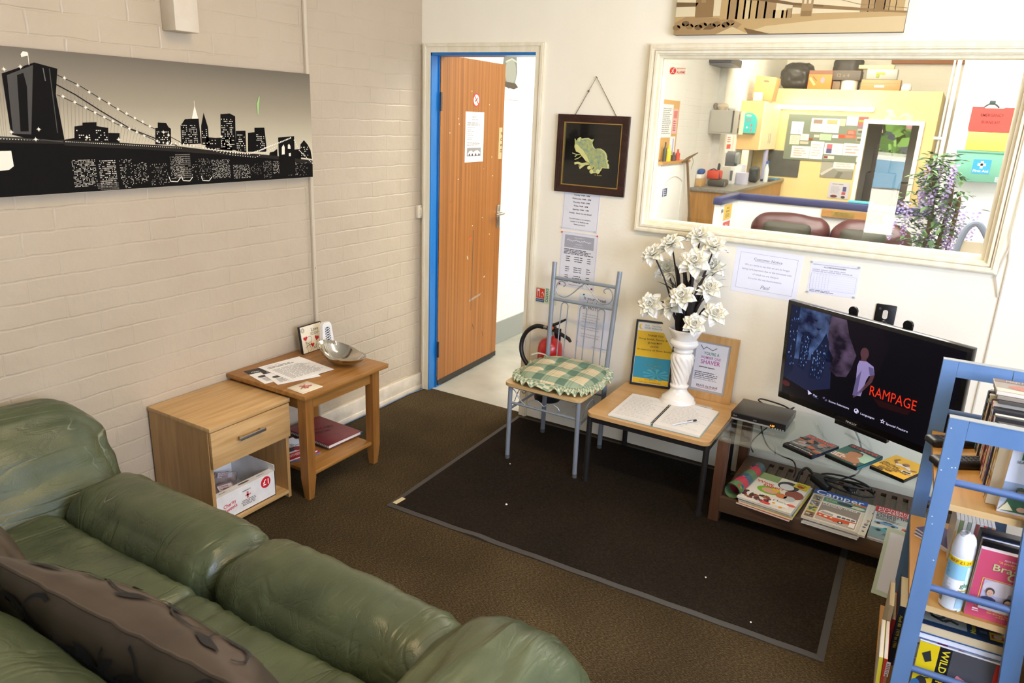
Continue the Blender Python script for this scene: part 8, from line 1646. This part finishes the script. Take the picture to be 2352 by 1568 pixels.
m = MB(); m.box(1.5, 4.0, 10.05, 10.19, 2.68, 2.78, K('#9a5f34')); struct('trim_4', m)
# poster behind the open door
t = thing('poster', 'pale poster of a grey rounded shape on the white wall behind the open door', 'poster', (-.09, 1.0, 1.765)); m, ik = paper((-.0985, .55, 1.765), Y_, Z_, .71, .62, K('#cfd8d4', .4), .004)
gr_ = K('#6f7268', .4); ik.poly([(.42, .60), (.50, .50), (.53, .40), (.60, .36), (.645, .28), (.66, .18), (.63, .10), (.55, .07), (.48, .10), (.46, .2), (.48, .3), (.44, .42), (.40, .5)], gr_); ik.ell(.57, .18, .075, .085, K('#8d9086', .4), 2); ik.line([(.50, .24), (.58, .265), (.645, .25)], .012, K('#a9ada4', .4), 3); ik.poly([(.47, .085), (.62, .07), (.68, .085), (.64, .11), (.5, .115)], K('#4a4038', .4), 3); ik.rect(0, 0, .71, .06, K('#dfe4e2', .4), 1)
part('sheet', m, t, smooth=0)

# ================================================================ glazed door behind the camera and the yard outside it
t = struct_empty('door_3', (2.2, FY - .05, 0)); m = MB()
m.box(DX0, DX0 + .05, FY - .1, FY, 0, DZ, W_); m.box(DX1 - .05, DX1, FY - .1, FY, 0, DZ, W_); m.box(DX0, DX1, FY - .1, FY, DZ - .05, DZ, W_); part('door_frame', m, t)
gx0, gx1, gz0, gz1 = 1.93, 2.20, .50, 1.88
m = MB(); m.box(DX0 + .05, gx0, FY - .075, FY - .03, .01, DZ - .05, W_); m.box(gx1, DX1 - .05, FY - .075, FY - .03, .01, DZ - .05, W_); m.box(gx0, gx1, FY - .075, FY - .03, .01, gz0, W_); m.box(gx0, gx1, FY - .075, FY - .03, gz1, DZ - .05, W_); part('door_leaf', m, t)
m = MB(); m.box(gx0, gx1, FY - .055, FY - .050, gz0, gz1, m_pane); part('pane', m, t)
m = MB(); m.box(-14, 16, -24, FY - .12, -.12, -.02, mat('#b9b6ae', .8)); struct('ground_yard', m)
t = struct_empty('window_2', (RX, -2.45, WZ0)); m = MB()
for y in (WY0, -2.45 - .02, WY1 - .04): m.box(RX + .03, RX + .08, y, y + .04, WZ0, WZ1, W_)
for z in (WZ0, WZ1 - .04): m.box(RX + .03, RX + .08, WY0, WY1, z, z + .04, W_)
part('window_frame', m, t)
t = struct_empty('added_window_3', (3.75, FY, 1.0)); m = MB(); ring(m, 3.3, 4.2, 1.0, 2.15, .045, FY - .08, FY - .03, W_); part('window_frame', m, t)  # unseen window, added as an opening for the front fill
t = thing('parked_car', 'white car parked in the yard, mirrored in the interior window glass', 'car', (1.9, -8.6, -.02)); cw = mat('#f2f3f5', .25, coat=.4)
body = [(-2.0, .25), (2.0, .25), (2.05, .55), (1.9, .78), (1.1, .90), (.55, 1.32), (-.9, 1.38), (-1.5, 1.0), (-1.95, .9), (-2.05, .5)]
m = MB(); m.prism(body, (1.7, -8.2, 0), X_, Z_, 1.5, cw); m2_ = m; part('body', m, t)
m = MB(); m.prism([(1.0, .90), (.50, 1.26), (-.2, 1.29), (-.2, .90)], (1.7, -8.190, 0), X_, Z_, -.01, mat('#6fa0c8', .1)); m.prism([(-.26, .90), (-.26, 1.29), (-.85, 1.31), (-1.3, .96)], (1.7, -8.190, 0), X_, Z_, -.01, mat('#6fa0c8', .1)); part('side_window', m, t)
for x in (-1.25, 1.3): m = MB(); m.cyl((1.7 + x, -8.16, .31), (1.7 + x, -8.36, .31), .33, K('#1d1d1f'), 24); m.cyl((1.7 + x, -8.155, .31), (1.7 + x, -8.16, .31), .2, K('#a9abb0'), 18); part('wheel', m, t)
for x0, lb, c in ((1.7, 'green garden bush beyond the parked car on the left', '#5c8a3a'), (6.2, 'green garden bush beyond the parked car on the right', '#6d9a44')):
    t = thing('garden_bush', lb, 'bush', (x0, -12, -.02)); rr = random.Random(int(x0 * 10) + 9); m = MB()
    for k in range(900):
        a, b = rr.uniform(0, 6.28), rr.uniform(-.2, 1.5); p = V((x0 + 1.7 * cos(a) * cos(b) * rr.uniform(.8, 1), -12 + 1.0 * sin(a) * cos(b), .6 + 1.5 * sin(max(b, 0)))); e = rr.uniform(.08, .2); q = V((rr.uniform(-1, 1), rr.uniform(-.4, .4), rr.uniform(-1, 1))).normalized() * e; s = q.cross(Y_).normalized() * e * .6
        m.add([p - q, p + s, p + q, p - s], [(0, 1, 2, 3)], K(rr.choice([c, '#7fae54', '#4a7434', '#d8a0a8' if p.z > 1.7 else c]), .8))
    part('foliage', m, t, smooth=0, stuff=True); m = MB(); m.cyl((x0, -12, -.02), (x0, -12, 1.0), .12, K('#5c4a38'), 10); part('trunk', m, t)
sun = bpy.data.objects.new('sun', bpy.data.lights.new('sun', 'SUN')); COL.objects.link(sun); sun.data.energy = 85; sun.data.angle = .02; sun.data.color = lin('#fff4e0')[:3]; sun.rotation_euler = V((.25, -.75, -1.0)).to_track_quat('-Z', 'Y').to_euler()
